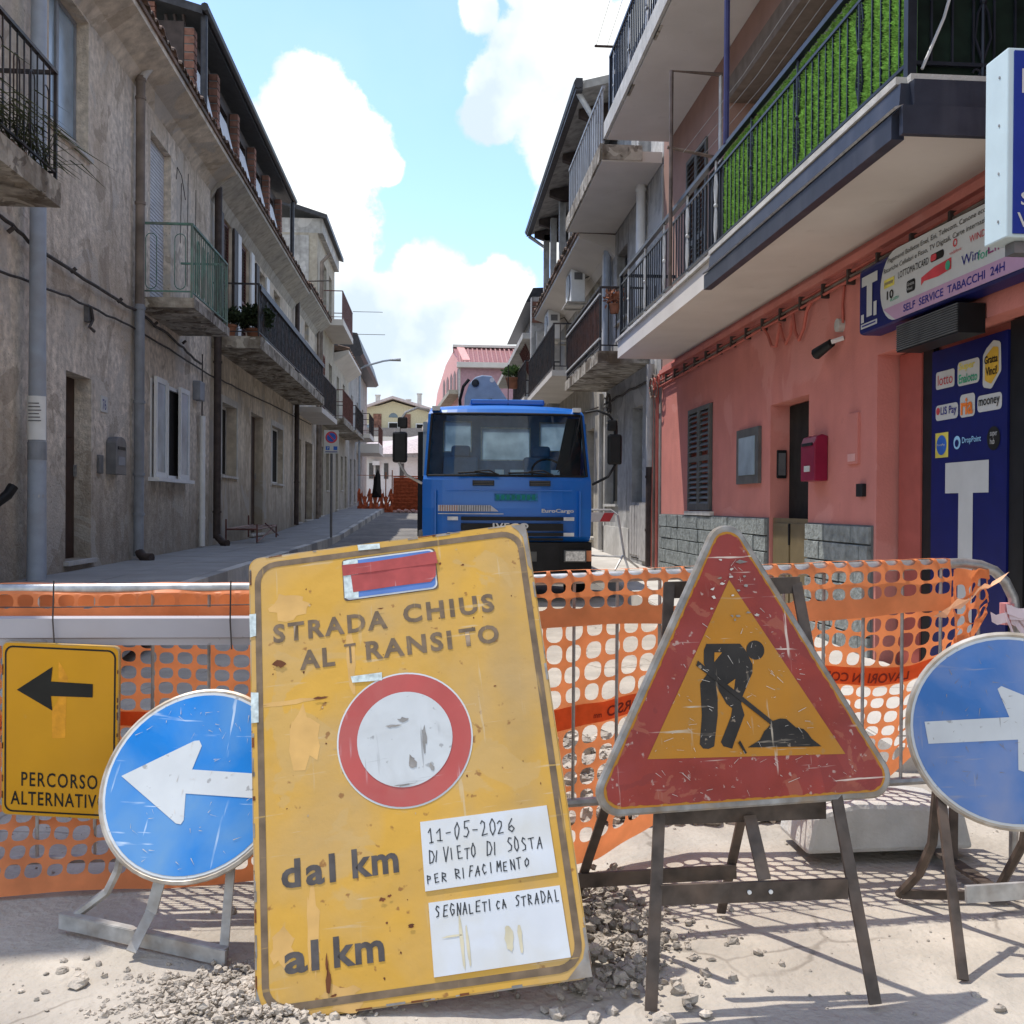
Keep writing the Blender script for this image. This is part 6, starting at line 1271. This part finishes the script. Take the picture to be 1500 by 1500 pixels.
for cx, cz, rx, rz_ in ((-.252, .085, .006, .035), (-.255, .125, .003, .025), (-.24, .045, .010, .004), (-.095, .268, .008, .006), (-.075, .275, .006, .004), (-.04, 1.12, .008, .002), (.16, 1.245, .004, .004), (.23, 1.23, .005, .003), (-.02, .19, .008, .004), (-.36, .985, .018, .012), (-.24, .86, .02, .004)): blotch(cx, cz, rx, rz_, M_rust, 'rust_mark', .0046, 10, .5)
for _ in range(60):
    blotch(random.uniform(-.40, .40), random.uniform(.05, 1.3), random.uniform(.0012, .0035), random.uniform(.0012, .004), M_rust if random.random() < .6 else M_dirt, 'chip', .0018, 7, .5)
for cx, cz, rx, rz_ in ((.0, .76, .015, .006), (-.03, .745, .02, .004), (.06, .70, .006, .04), (.02, .63, .012, .02), (.075, .61, .006, .012), (-.01, .57, .025, .003)): blotch(cx, cz, rx, rz_, M_rimgrey, 'scuff', .0052, 12, .5)
for _ in range(46):   # chips of bare metal along the rim
    e_ = random.choice((0, 1, 2, 3)); l_ = random.uniform(.01, .06); t_ = random.uniform(.002, .008)
    if e_ == 0: q = random.uniform(.02, 1.28); p = rct(-.4485, -.4485 + t_, q, q + l_)
    elif e_ == 1: q = random.uniform(.02, 1.28); p = rct(.4485 - t_, .4485, q, q + l_)
    elif e_ == 2: q = random.uniform(-.4, .36); p = rct(q, q + l_, .0015, .0015 + t_)
    else: q = random.uniform(-.4, .36); p = rct(q, q + l_, 1.3485 - t_, 1.3485)
    yl(p, .0022, M_rimgrey if random.random() < .7 else M_rust, 'rim_chip')
yl([(.40, 1.345), (.447, 1.345), (.447, 1.18), (.436, 1.20), (.434, 1.30), (.42, 1.325)], .0026, M_rimgrey, 'worn_corner'); yl([(-.447, .003), (-.447, .09), (-.435, .05), (-.40, .012), (-.37, .003)], .0026, M_rimgrey, 'worn_corner'); yl([(.447, .003), (.447, .10), (.43, .05), (.38, .003)], .0026, M_rimgrey, 'worn_corner')
# hand lettering
G = {'1': [[(0, .7), (.3, 1), (.3, 0)], [(.05, 0), (.5, 0)]], '-': [[(.05, .5), (.5, .5)]], '0': [[(.3, 1), (.05, .7), (.05, .3), (.3, 0), (.55, .3), (.55, .7), (.3, 1)]], '5': [[(.55, 1), (.1, 1), (.08, .55), (.4, .6), (.55, .3), (.35, 0), (.05, .08)]],
     '2': [[(.05, .8), (.25, 1), (.5, .85), (.45, .55), (.05, 0), (.6, .03)]], '6': [[(.5, 1), (.15, .6), (.08, .2), (.3, 0), (.55, .2), (.4, .45), (.12, .35)]], 'D': [[(.05, 0), (.05, 1), (.4, .9), (.6, .5), (.4, .08), (.05, 0)]], 'I': [[(.1, 0), (.12, 1)]],
     'V': [[(.0, 1), (.25, 0), (.55, 1)]], 'E': [[(.55, 1), (.08, .97), (.08, 0), (.55, .02)], [(.08, .5), (.45, .52)]], 'T': [[(0, .97), (.6, 1)], [(.3, 1), (.3, 0)]], 'O': [[(.3, 1), (.05, .65), (.08, .25), (.3, 0), (.55, .25), (.55, .7), (.3, 1)]],
     'S': [[(.55, .9), (.25, 1), (.08, .75), (.5, .4), (.4, .08), (.05, .05)]], 'A': [[(0, 0), (.3, 1), (.55, 0)], [(.12, .38), (.48, .42)]], 'P': [[(.08, 0), (.08, 1), (.5, .85), (.45, .55), (.08, .48)]], 'R': [[(.08, 0), (.08, 1), (.5, .85), (.45, .58), (.08, .5), (.55, 0)]],
     'F': [[(.08, 0), (.08, 1), (.55, 1)], [(.08, .5), (.45, .55)]], 'C': [[(.55, .85), (.3, 1), (.06, .5), (.25, 0), (.55, .12)]], 'M': [[(.02, 0), (.08, 1), (.3, .45), (.52, 1), (.6, 0)]], 'N': [[(.05, 0), (.05, 1), (.52, .02), (.55, 1)]], 'G': [[(.55, .85), (.3, 1), (.06, .5), (.25, 0), (.55, .15), (.55, .45), (.35, .45)]], 'L': [[(.08, 1), (.08, 0), (.5, .03)]]}
def hand(body, x, z, w, h, slope=0.0):
    n = len(body); cw = w / n; mb = MB()
    for i, ch in enumerate(body):
        if ch == ' ' or ch not in G: continue
        hh = h * random.uniform(.78, 1.15); jx = random.uniform(-.1, .1); sc_ = random.uniform(.8, 1.05); sl_n = random.uniform(-.05, .16); dz = random.uniform(-.06, .06) * h
        for st_k in G[ch]:
            P = [(x + (i + jx + p * 1.15 * sc_) * cw + (sl_n * q) * hh + random.uniform(-.05, .05) * cw, z + dz + q * hh + slope * i * cw + .02 * h * sin(i * .9) + random.uniform(-.03, .03) * h) for p, q in st_k]
            for (a, b), (c, d) in zip(P, P[1:]):
                v = Vector((c - a, d - b)); 
                if v.length < 1e-5: continue
                t = Vector((-v.y, v.x)).normalized() * .0016; u = v.normalized() * .0012
                mb.add([(a - u.x + t.x, -.0158, b - u.y + t.y), (a - u.x - t.x, -.0158, b - u.y - t.y), (c + u.x - t.x, -.0158, d + u.y - t.y), (c + u.x + t.x, -.0158, d + u.y + t.y)], [(0, 1, 2, 3)])
    mb.build('hand_lettering', M_ink, yp, kind='stuff')
hand('11-05-2026', .046, .400, .25, .040); hand('DIVIETO DI SOSTA', .042, .345, .325, .034); hand('PER RIFACIMENTO', .034, .292, .29, .026, .03)
hand('SEGNALETICA STRADAL', .050, .202, .345, .027, 0)
M_stain = mat('yellow_water_stain', (.58, .52, .36), .7, var=.2, coord='obj')
for cx, cz, rx, rz_ in ((.112, .13, .005, .07), (.128, .12, .004, .06), (.24, .125, .012, .035), (.27, .12, .006, .04), (.09, .15, .03, .003)): yl([(cx + rx * cos(2 * pi * k / 14) * random.uniform(.7, 1.2), cz + rz_ * sin(2 * pi * k / 14) * random.uniform(.8, 1.1)) for k in range(14)], .0050, M_stain, 'water_stain')
# rear props of the panel
MB().bar((-.32, 3.20, .75), (-.34, 3.34, .01), .03, .03).bar((.18, 3.18, .75), (.18, 3.34, .01), .03, .03).bar((-.34, 3.32, .15), (.18, 3.32, .15), .03, .03).build('rear_prop', M_stand, YP)
# small yellow diversion sign
PS = thing('road_sign', 'small yellow sign with black left arrow wired to the left barrier', 'road sign', (-1.275, 3.61, .27))
sp = plate(PS, MB().prism(rrect(-.2, .2, 0, .6, .02), -.006, .010, 'xz'), 'panel', M_rimyel, (-1.275, 3.56, .275), (-.2045 * .5, .0692, .0369))
def sl_(poly, off, m, nm='print'): return sheet(poly, off, m, sp, nm, pos=(0, -.006, 0))
sl_(rrect(-.197, .197, .003, .597, .019), .001, M_yel2, 'yellow_face')
ring([(p, q) for p, q in rrect(-.190, .190, .012, .588, .028)], rrect(-.184, .184, .018, .582, .023), -.0082, M_black, sp, 'border_line')
sl_([(-.006, .542), (.012, .515), (.027, .485), (.022, .43), (.019, .278), (-.026, .275), (-.028, .37), (-.006, .41)], .0015, M_yelfilm, 'ghost_arrow')
sl_([(-.148, .437), (-.026, .522), (-.031, .471), (.112, .469), (.112, .423), (-.031, .421), (-.026, .371)], .0028, M_black, 'arrow')
text('PERCORSO', M_black, sp, (-.131, -.0085, .104), .262, .050, bold=.01, spacing=1.2); text('ALTERNATIVO', M_black, sp, (-.168, -.0085, .038), .335, .048, bold=.012, spacing=1.15)
for _ in range(14): q = random.uniform(.02, .55); x_ = random.choice((-.1985, .1945)); sl_(rct(x_, x_ + .004, q, q + random.uniform(.01, .03)), .003, M_rust, 'rim_chip')
# roadworks triangle on its folding stand
TR = thing('road_sign', 'battered red and amber roadworks triangle with digging figure on a folding brown stand', 'road sign', (.86, 2.85, 0))
def tri(d, r):
    cz = .853 / 3; k = (.2755 - d) / .2755
    return rpoly([(0, cz + (.853 - cz) * k), (-.475 * k, cz - cz * k), (.475 * k, cz - cz * k)], r, 8)
mb = MB(); mb.prism(tri(0, .058), -.006, .014, 'xz'); loop_ = [Vector((p, .004, q)) for p, q in tri(.002, .056)]
mb.tube(loop_ + loop_[:2], .0085, 6)
tr = plate(TR, mb, 'panel', M_rimgrey, (.8817, 2.7682, .5157), (.1061, -.1954, -.0182))
def tl(poly, off, m, nm='print'): return sheet(poly, off, m, tr, nm, pos=(0, -.006, 0))
tl(tri(.013, .047), .0012, M_tyel, 'amber_edge')
po = tri(.019, .043); big = []
for i, p in enumerate(po):
    q = po[(i + 1) % len(po)]; n_ = max(1, int(math.hypot(q[0] - p[0], q[1] - p[1]) / .012))
    for k in range(n_): big.append((p[0] + (q[0] - p[0]) * k / n_ + random.uniform(-.0022, .0022), p[1] + (q[1] - p[1]) * k / n_ + random.uniform(-.0022, .0022)))
tl(big, .0024, M_tred, 'red_border'); tl([(-.006, .634), (-.29, .142), (.302, .124)], .0036, M_tyel, 'amber_field')
tl(circle(.055, .429, .0275, 28), .0050, M_tblk, 'head')
tl([(-.092, .452), (.01, .449), (.025, .43), (.043, .388), (.04, .365), (.003, .298), (-.002, .279), (.005, .248), (-.032, .175), (-.04, .157), (-.066, .165), (-.072, .177), (-.036, .246), (-.03, .268), (-.046, .281), (-.066, .32), (-.073, .339), (-.071, .301), (-.075, .251), (-.093, .166), (-.11, .16), (-.126, .162), (-.135, .174), (-.122, .254), (-.12, .341), (-.099, .365), (-.092, .371), (-.104, .397), (-.101, .434)], .0048, M_tblk, 'figure')
tl([(-.07, .427), (-.047, .426), (-.073, .4)], .0062, M_tyel, 'figure_gap'); tl([(-.041, .334), (-.014, .350), (-.021, .318)], .0062, M_tyel, 'figure_gap')
tl([(-.128, .392), (-.122, .406), (.093, .223), (.087, .212)], .0068, M_tblk, 'shovel'); tl([(-.022, .172), (-.015, .178), (.002, .143), (-.004, .141)], .0068, M_tblk, 'shovel')
tl([(.006, .158), (.045, .177), (.06, .20), (.076, .213), (.09, .228), (.112, .233), (.13, .231), (.142, .22), (.157, .206), (.18, .2), (.192, .188), (.202, .172), (.23, .149)], .0056, M_tblk, 'mound')
M_scr = mat('bare_metal_scratch', (.55, .50, .44), .5, metal=.3, var=.2, coord='obj')
for _ in range(230):
    a_ = random.random(); 
    x_ = random.uniform(-.36, .36); z_ = random.uniform(.04, .74)
    if abs(x_) > (.80 - z_) * .5 - .03: continue
    an = random.uniform(-1.2, .4) if random.random() < .7 else random.uniform(0, pi); L_ = random.uniform(.004, .036) * (random.random() ** 1.6 + .2); w_ = random.uniform(.0003, .0009)
    c_, s_ = cos(an), sin(an); tl([(x_ - s_ * w_, z_ + c_ * w_), (x_ + s_ * w_, z_ - c_ * w_), (x_ + c_ * L_ + s_ * w_ * .4, z_ + s_ * L_ - c_ * w_ * .4), (x_ + c_ * L_, z_ + s_ * L_ + w_)], .0075, M_scr, 'scratch')
for _ in range(26):
    z_ = random.gauss(.60, .045); x_ = random.gauss(-.02, .06)
    if abs(x_) < (.80 - z_) * .5 - .02: tl([(x_ + random.uniform(.002, .010) * cos(k), z_ + random.uniform(.001, .006) * sin(k)) for k in (0, .9, 1.8, 2.7, 3.6, 4.5, 5.4)], .0078, M_scr if random.random() < .6 else M_rimgrey, 'scratch')
tl([(.015, .685), (.03, .692), (.055, .685), (.03, .680)], .0079, M_rimgrey, 'scuff')
def lam(p): return p
std = [((.70, 2.985, 1.12), (.575, 2.62, .02)), ((1.10, 3.01, 1.12), (1.185, 2.62, .02))]
for p, q in std: MB().bar(p, q, .032, .012, up=(0, 1, 0)).bar((p[0] + .014, p[1] + .012, p[2]), (q[0] + .014, q[1] + .012, q[2]), .006, .026, up=(0, 1, 0)).build('leg', M_stand, TR)
cbm = MB().bar((.62, 2.715, .29), (1.145, 2.715, .297), .012, .055).build('crossbar', M_stand, TR)
MB().bar((.645, 2.84, .47), (1.13, 2.84, .48), .012, .055).build('crossbar', M_stand, TR); MB().bar((.69, 2.985, 1.10), (1.11, 3.01, 1.115), .012, .05).build('crossbar', M_stand, TR)
for x_ in (.865, .925): MB().lathe((x_, 2.708, .295), [(.006, 0), (.006, -.004)], 8, 'y').build('rivet', M_white, cbm)
MB().bar((.90, 2.82, .47), (.915, 2.73, .32), .035, .01, up=(0, 1, 0)).build('centre_strut', M_stand, TR)
MB().bar((1.03, 2.95, .95), (.95, 3.27, .01), .028, .012, up=(0, 1, 0)).build('rear_leg', M_stand, TR); MB().bar((.60, 3.0, .70), (.445, 3.27, .01), .028, .012, up=(0, 1, 0)).build('rear_leg', M_stand, TR)
MB().bar((.435, 3.19, .155), (.975, 3.19, .175), .012, .045).build('rear_crossbar', M_stand, TR)
# blue arrow discs
def disc_sign(t, pos, rot, arrow, m, nm='panel'):
    mb = MB(); mb.prism(circle(0, 0, .298, 56), -.004, .016, 'xz'); lp = [Vector((.296 * cos(2 * pi * k / 56), .005, .296 * sin(2 * pi * k / 56))) for k in range(58)]; mb.tube(lp, .010, 6)
    p = plate(t, mb, nm, M_sback, pos, rot, smooth=True)
    sheet(circle(0, 0, .289, 56), .0012, M_sarrow, p, 'white_edge', pos=(0, -.004, 0)); sheet(circle(0, 0, .281, 56), .0022, m, p, 'blue_face', pos=(0, -.004, 0))
    sheet(arrow, .0034, M_sarrow, p, 'arrow', pos=(0, -.004, 0))
    for _ in range(70):
        a_ = random.uniform(0, 2 * pi); r_ = .27 * random.random() ** .5; x_, z_ = r_ * cos(a_), r_ * sin(a_); an = random.uniform(-2, 2); L_ = random.uniform(.004, .03); w_ = random.uniform(.0004, .0013); c_, s_ = cos(an), sin(an)
        sheet([(x_ - s_ * w_, z_ + c_ * w_), (x_ + s_ * w_, z_ - c_ * w_), (x_ + c_ * L_, z_ + s_ * L_)], .0044, M_scr if m is M_sblue else M_rimgrey, p, 'scratch', pos=(0, -.004, 0))
    return p
DL = thing('road_sign', 'round blue sign with white left arrow on a bent stand, tucked behind the yellow panel', 'road sign', (-.75, 3.15, 0))
disc_sign(DL, (-.737, 3.19, .487), (-.19, -.545, 0), [(-.24, .008), (-.03, .128), (-.014, .130), (-.002, .113), (-.016, .037), (.26, .030), (.26, -.045), (-.019, -.038), (-.006, -.118), (-.012, -.131), (-.028, -.129)], M_sblue)
MB().tube([(-.955, 3.20, .30), (-.985, 3.24, .20), (-1.02, 3.25, .13), (-1.14, 3.25, .04)], .014, 6).build('leg', M_standl, DL)
MB().bar((-.615, 3.20, .40), (-.612, 3.01, .02), .026, .012, up=(0, 1, 0)).build('leg', M_standl, DL)
MB().bar((-.79, 3.24, .42), (-.85, 3.12, .11), .034, .014, up=(0, 1, 0)).bar((-.85, 3.12, .115), (-.885, 3.04, .03), .03, .01, up=(0, 1, 0)).build('centre_strut', M_standl, DL)
MB().bar((-1.16, 3.24, .045), (-.60, 2.985, .028), .010, .044).bar((-1.16, 3.252, .067), (-.60, 2.997, .050), .026, .004).build('base_bar', M_standl, DL)
DR = thing('road_sign', 'faded round blue sign with white right arrow, cut by the right edge of the view', 'road sign', (1.78, 3.05, 0))
disc_sign(DR, (1.7833, 3.0052, .6629), (-.4202, -.1097, -.1296), [(-.244, .041), (.002, .042), (-.020, .130), (-.008, .138), (.25, .0), (.022, -.125), (.006, -.118), (.017, -.027), (-.241, -.028)], M_sblue2)
MB().bar((1.615, 3.13, .50), (1.505, 2.76, .01), .030, .012, up=(0, 1, 0)).build('leg', M_stand, DR); MB().bar((2.02, 3.05, .50), (2.05, 2.76, .01), .030, .012, up=(0, 1, 0)).build('leg', M_stand, DR)
MB().bar((1.565, 2.86, .215), (2.05, 2.86, .235), .012, .05).build('crossbar', M_standl, DR)
MB().tube([(1.63, 3.12, .70), (1.635, 3.2, .25), (1.63, 3.28, .12), (1.60, 3.36, .02)], .016, 6).build('rear_leg', M_stand, DR); MB().tube([(1.95, 3.12, .70), (1.95, 3.2, .25), (1.95, 3.36, .02)], .016, 6).build('rear_leg', M_stand, DR)
MB().bar((1.60, 3.34, .03), (1.98, 3.30, .03), .012, .03).build('rear_crossbar', M_stand, DR)

# ------------------------------------------------------------------ rubble, gravel and loose stones
def stone_mesh(nm, m, seed, sub=1):
    random.seed(seed); mb = MB(); mb.sph((0, 0, 0), 1, 7, 5, random.uniform(.55, .8), .22); me = mb.mesh(nm, m); return me
SM = [stone_mesh('stone', M_rub if k % 2 else M_rubd, k) for k in range(6)]
random.seed(21)
def gravel(nm, lab, cat, pts, m, smin, smax):
    mb = MB()
    for (x, y, z) in pts:
        s = random.uniform(smin, smax) * (random.random() ** 2 * .9 + .55); rz = random.uniform(0, pi); n0 = len(mb.v)
        mb.sph((0, 0, 0), s, 6, 3, random.uniform(.5, .9), .3)
        e = Euler((random.uniform(-.5, .5), random.uniform(-.5, .5), rz)).to_matrix()
        for i in range(n0, len(mb.v)): v = e @ Vector(mb.v[i]); mb.v[i] = (v.x + x, v.y + y, v.z + z + s * .2)
    ob = mb.build(nm, m, kind='stuff'); return solo(ob, lab, cat)
pts = []
while len(pts) < 1500:
    x, y = random.gauss(-.52, .17), random.gauss(2.80, .10)
    if y < 3.02 and x > -.95: pts.append((x, y, max(0, .03 - .12 * abs(x + .5)) * random.random()))
gravel('gravel', 'loose pale gravel heaped at the lower left foot of the yellow panel', 'gravel', pts, M_rub, .005, .014)
pts = []
while len(pts) < 950:
    x, y = random.gauss(.50, .15), random.gauss(3.15, .26)
    if 2.6 < y < 3.7: pts.append((x, y, max(0, .05 - .15 * abs(x - .48)) * random.random()))
gravel('gravel', 'broken rubble strewn between the yellow panel and the triangle stand', 'rubble', pts, M_rubd, .004, .021)
pts = [(random.gauss(.9, .5), random.uniform(4.2, 5.7), .04 * random.random()) for _ in range(1500)]
gravel('rubble', 'heap of pale broken rubble on the ground behind the orange net', 'rubble', pts, M_rub, .010, .055)
pts = [(random.uniform(-2.2, 2.6), random.uniform(1.9, 4.6), 0) for _ in range(1300)]
gravel('grit', 'fine grit scattered over the dusty ground in front of the barriers', 'grit', pts, M_rubd, .0015, .006)
def loose(lab, x, y, s, k, group=None):
    ob = bpy.data.objects.new('stone', SM[k % 6]); COL.objects.link(ob); ob.location = (x, y, gz(y) + s * .45); ob.scale = (s * random.uniform(.9, 1.3), s, s * random.uniform(.8, 1)); ob.rotation_euler = (random.uniform(-.3, .3), random.uniform(-.3, .3), random.uniform(0, 6)); return solo(ob, lab, 'stone', group)
loose('largest loose pale stone lying alone on the ground at bottom left', -.985, 2.90, .032, 1)
for i, (x, y, s) in enumerate([(-1.08, 3.05, .012), (-1.02, 3.06, .010), (-.97, 3.02, .011), (-1.06, 2.98, .016), (-1.10, 2.97, .009), (-1.02, 2.99, .009), (-.86, 2.93, .012), (-.80, 2.95, .008), (-.76, 2.94, .010), (-1.13, 2.87, .008), (-1.06, 2.86, .010), (-1.07, 2.82, .009), (-1.24, 2.82, .009), (-1.02, 2.76, .007), (-.66, 3.38, .020), (-.72, 3.39, .014)]):
    loose('small grey stone among those scattered on the ground at lower left', x, y, s, i, 'small stones scattered at lower left')
for i, (x, y, s) in enumerate([(.98, 2.98, .014), (.72, 2.62, .02), (1.52, 2.60, .017), (1.50, 2.68, .012), (1.38, 2.5, .010), (1.15, 2.72, .008), (.60, 2.58, .028), (.42, 2.62, .02), (.62, 3.0, .03), (.55, 3.25, .035), (.44, 3.3, .028), (.52, 3.1, .026)]):
    loose('small pale stone lying on the ground around the triangle stand', x, y, s, i, 'small stones around the triangle stand')

# small things on the fronts
for x_, y_, z_ in ((LX + .01, 13.0, 3.62),): MB().box(LX, LX + .06, 12.42, 12.56, 3.52, 3.72).build('cable_box', M_mailg, L1)
for y_, z0_, z1_ in ((16.9, 5.6, 6.6), (17.35, 5.0, 6.9), (17.9, 4.3, 6.8)): MB().tube(wob([(LX + .015, y_, z0_), (LX + .015, y_ + .05, z1_)], 6, .01), .006, 5).build('wire', M_cable, L1)
MB().tube([(LX + .02, 16.6, 6.55), (LX + .03, 16.62, 6.75), (LX + .03, 16.9, 6.7), (LX + .02, 17.2, 6.4)], .007, 5).build('wire', M_cable, L1)
pipe(L1, [(-4.1, 14.35, 7.18), (-4.06, 14.38, 7.3), (-3.98, 14.4, 7.42)], .06, M_concl, name='pipe_elbow')
for k_ in range(5): MB().tube([(LX + .03, 10.2 + k_ * 1.7, 3.98), (LX + .09, 10.2 + k_ * 1.7, 4.03)], .022, 6).build('cable_clip', M_cable, L1)
sl2 = MB()
for k in range(90):
    x, y = random.uniform(-4.1, -3.35), random.uniform(19.5, 30.0); sl2.sph((x, y, 4.28), random.uniform(.04, .13), 6, 4, .25, .3)
sl2.build('spalled_concrete', M_conc, L2, kind='stuff')
sl3 = MB()
for k in range(40):
    x, y = random.uniform(-4.1, -3.45), random.uniform(14.6, 16.9); sl3.sph((x, y, 4.10), random.uniform(.03, .10), 6, 4, .22, .3)
sl3.build('spalled_concrete', M_conc, L1, kind='stuff')
for k in range(5): MB().box(2.4 + k * .0, 2.43, 6.2 + k * 1.55, 6.55 + k * 1.55, 6.575, 6.60).build('chipped_edge', M_conc, b2)
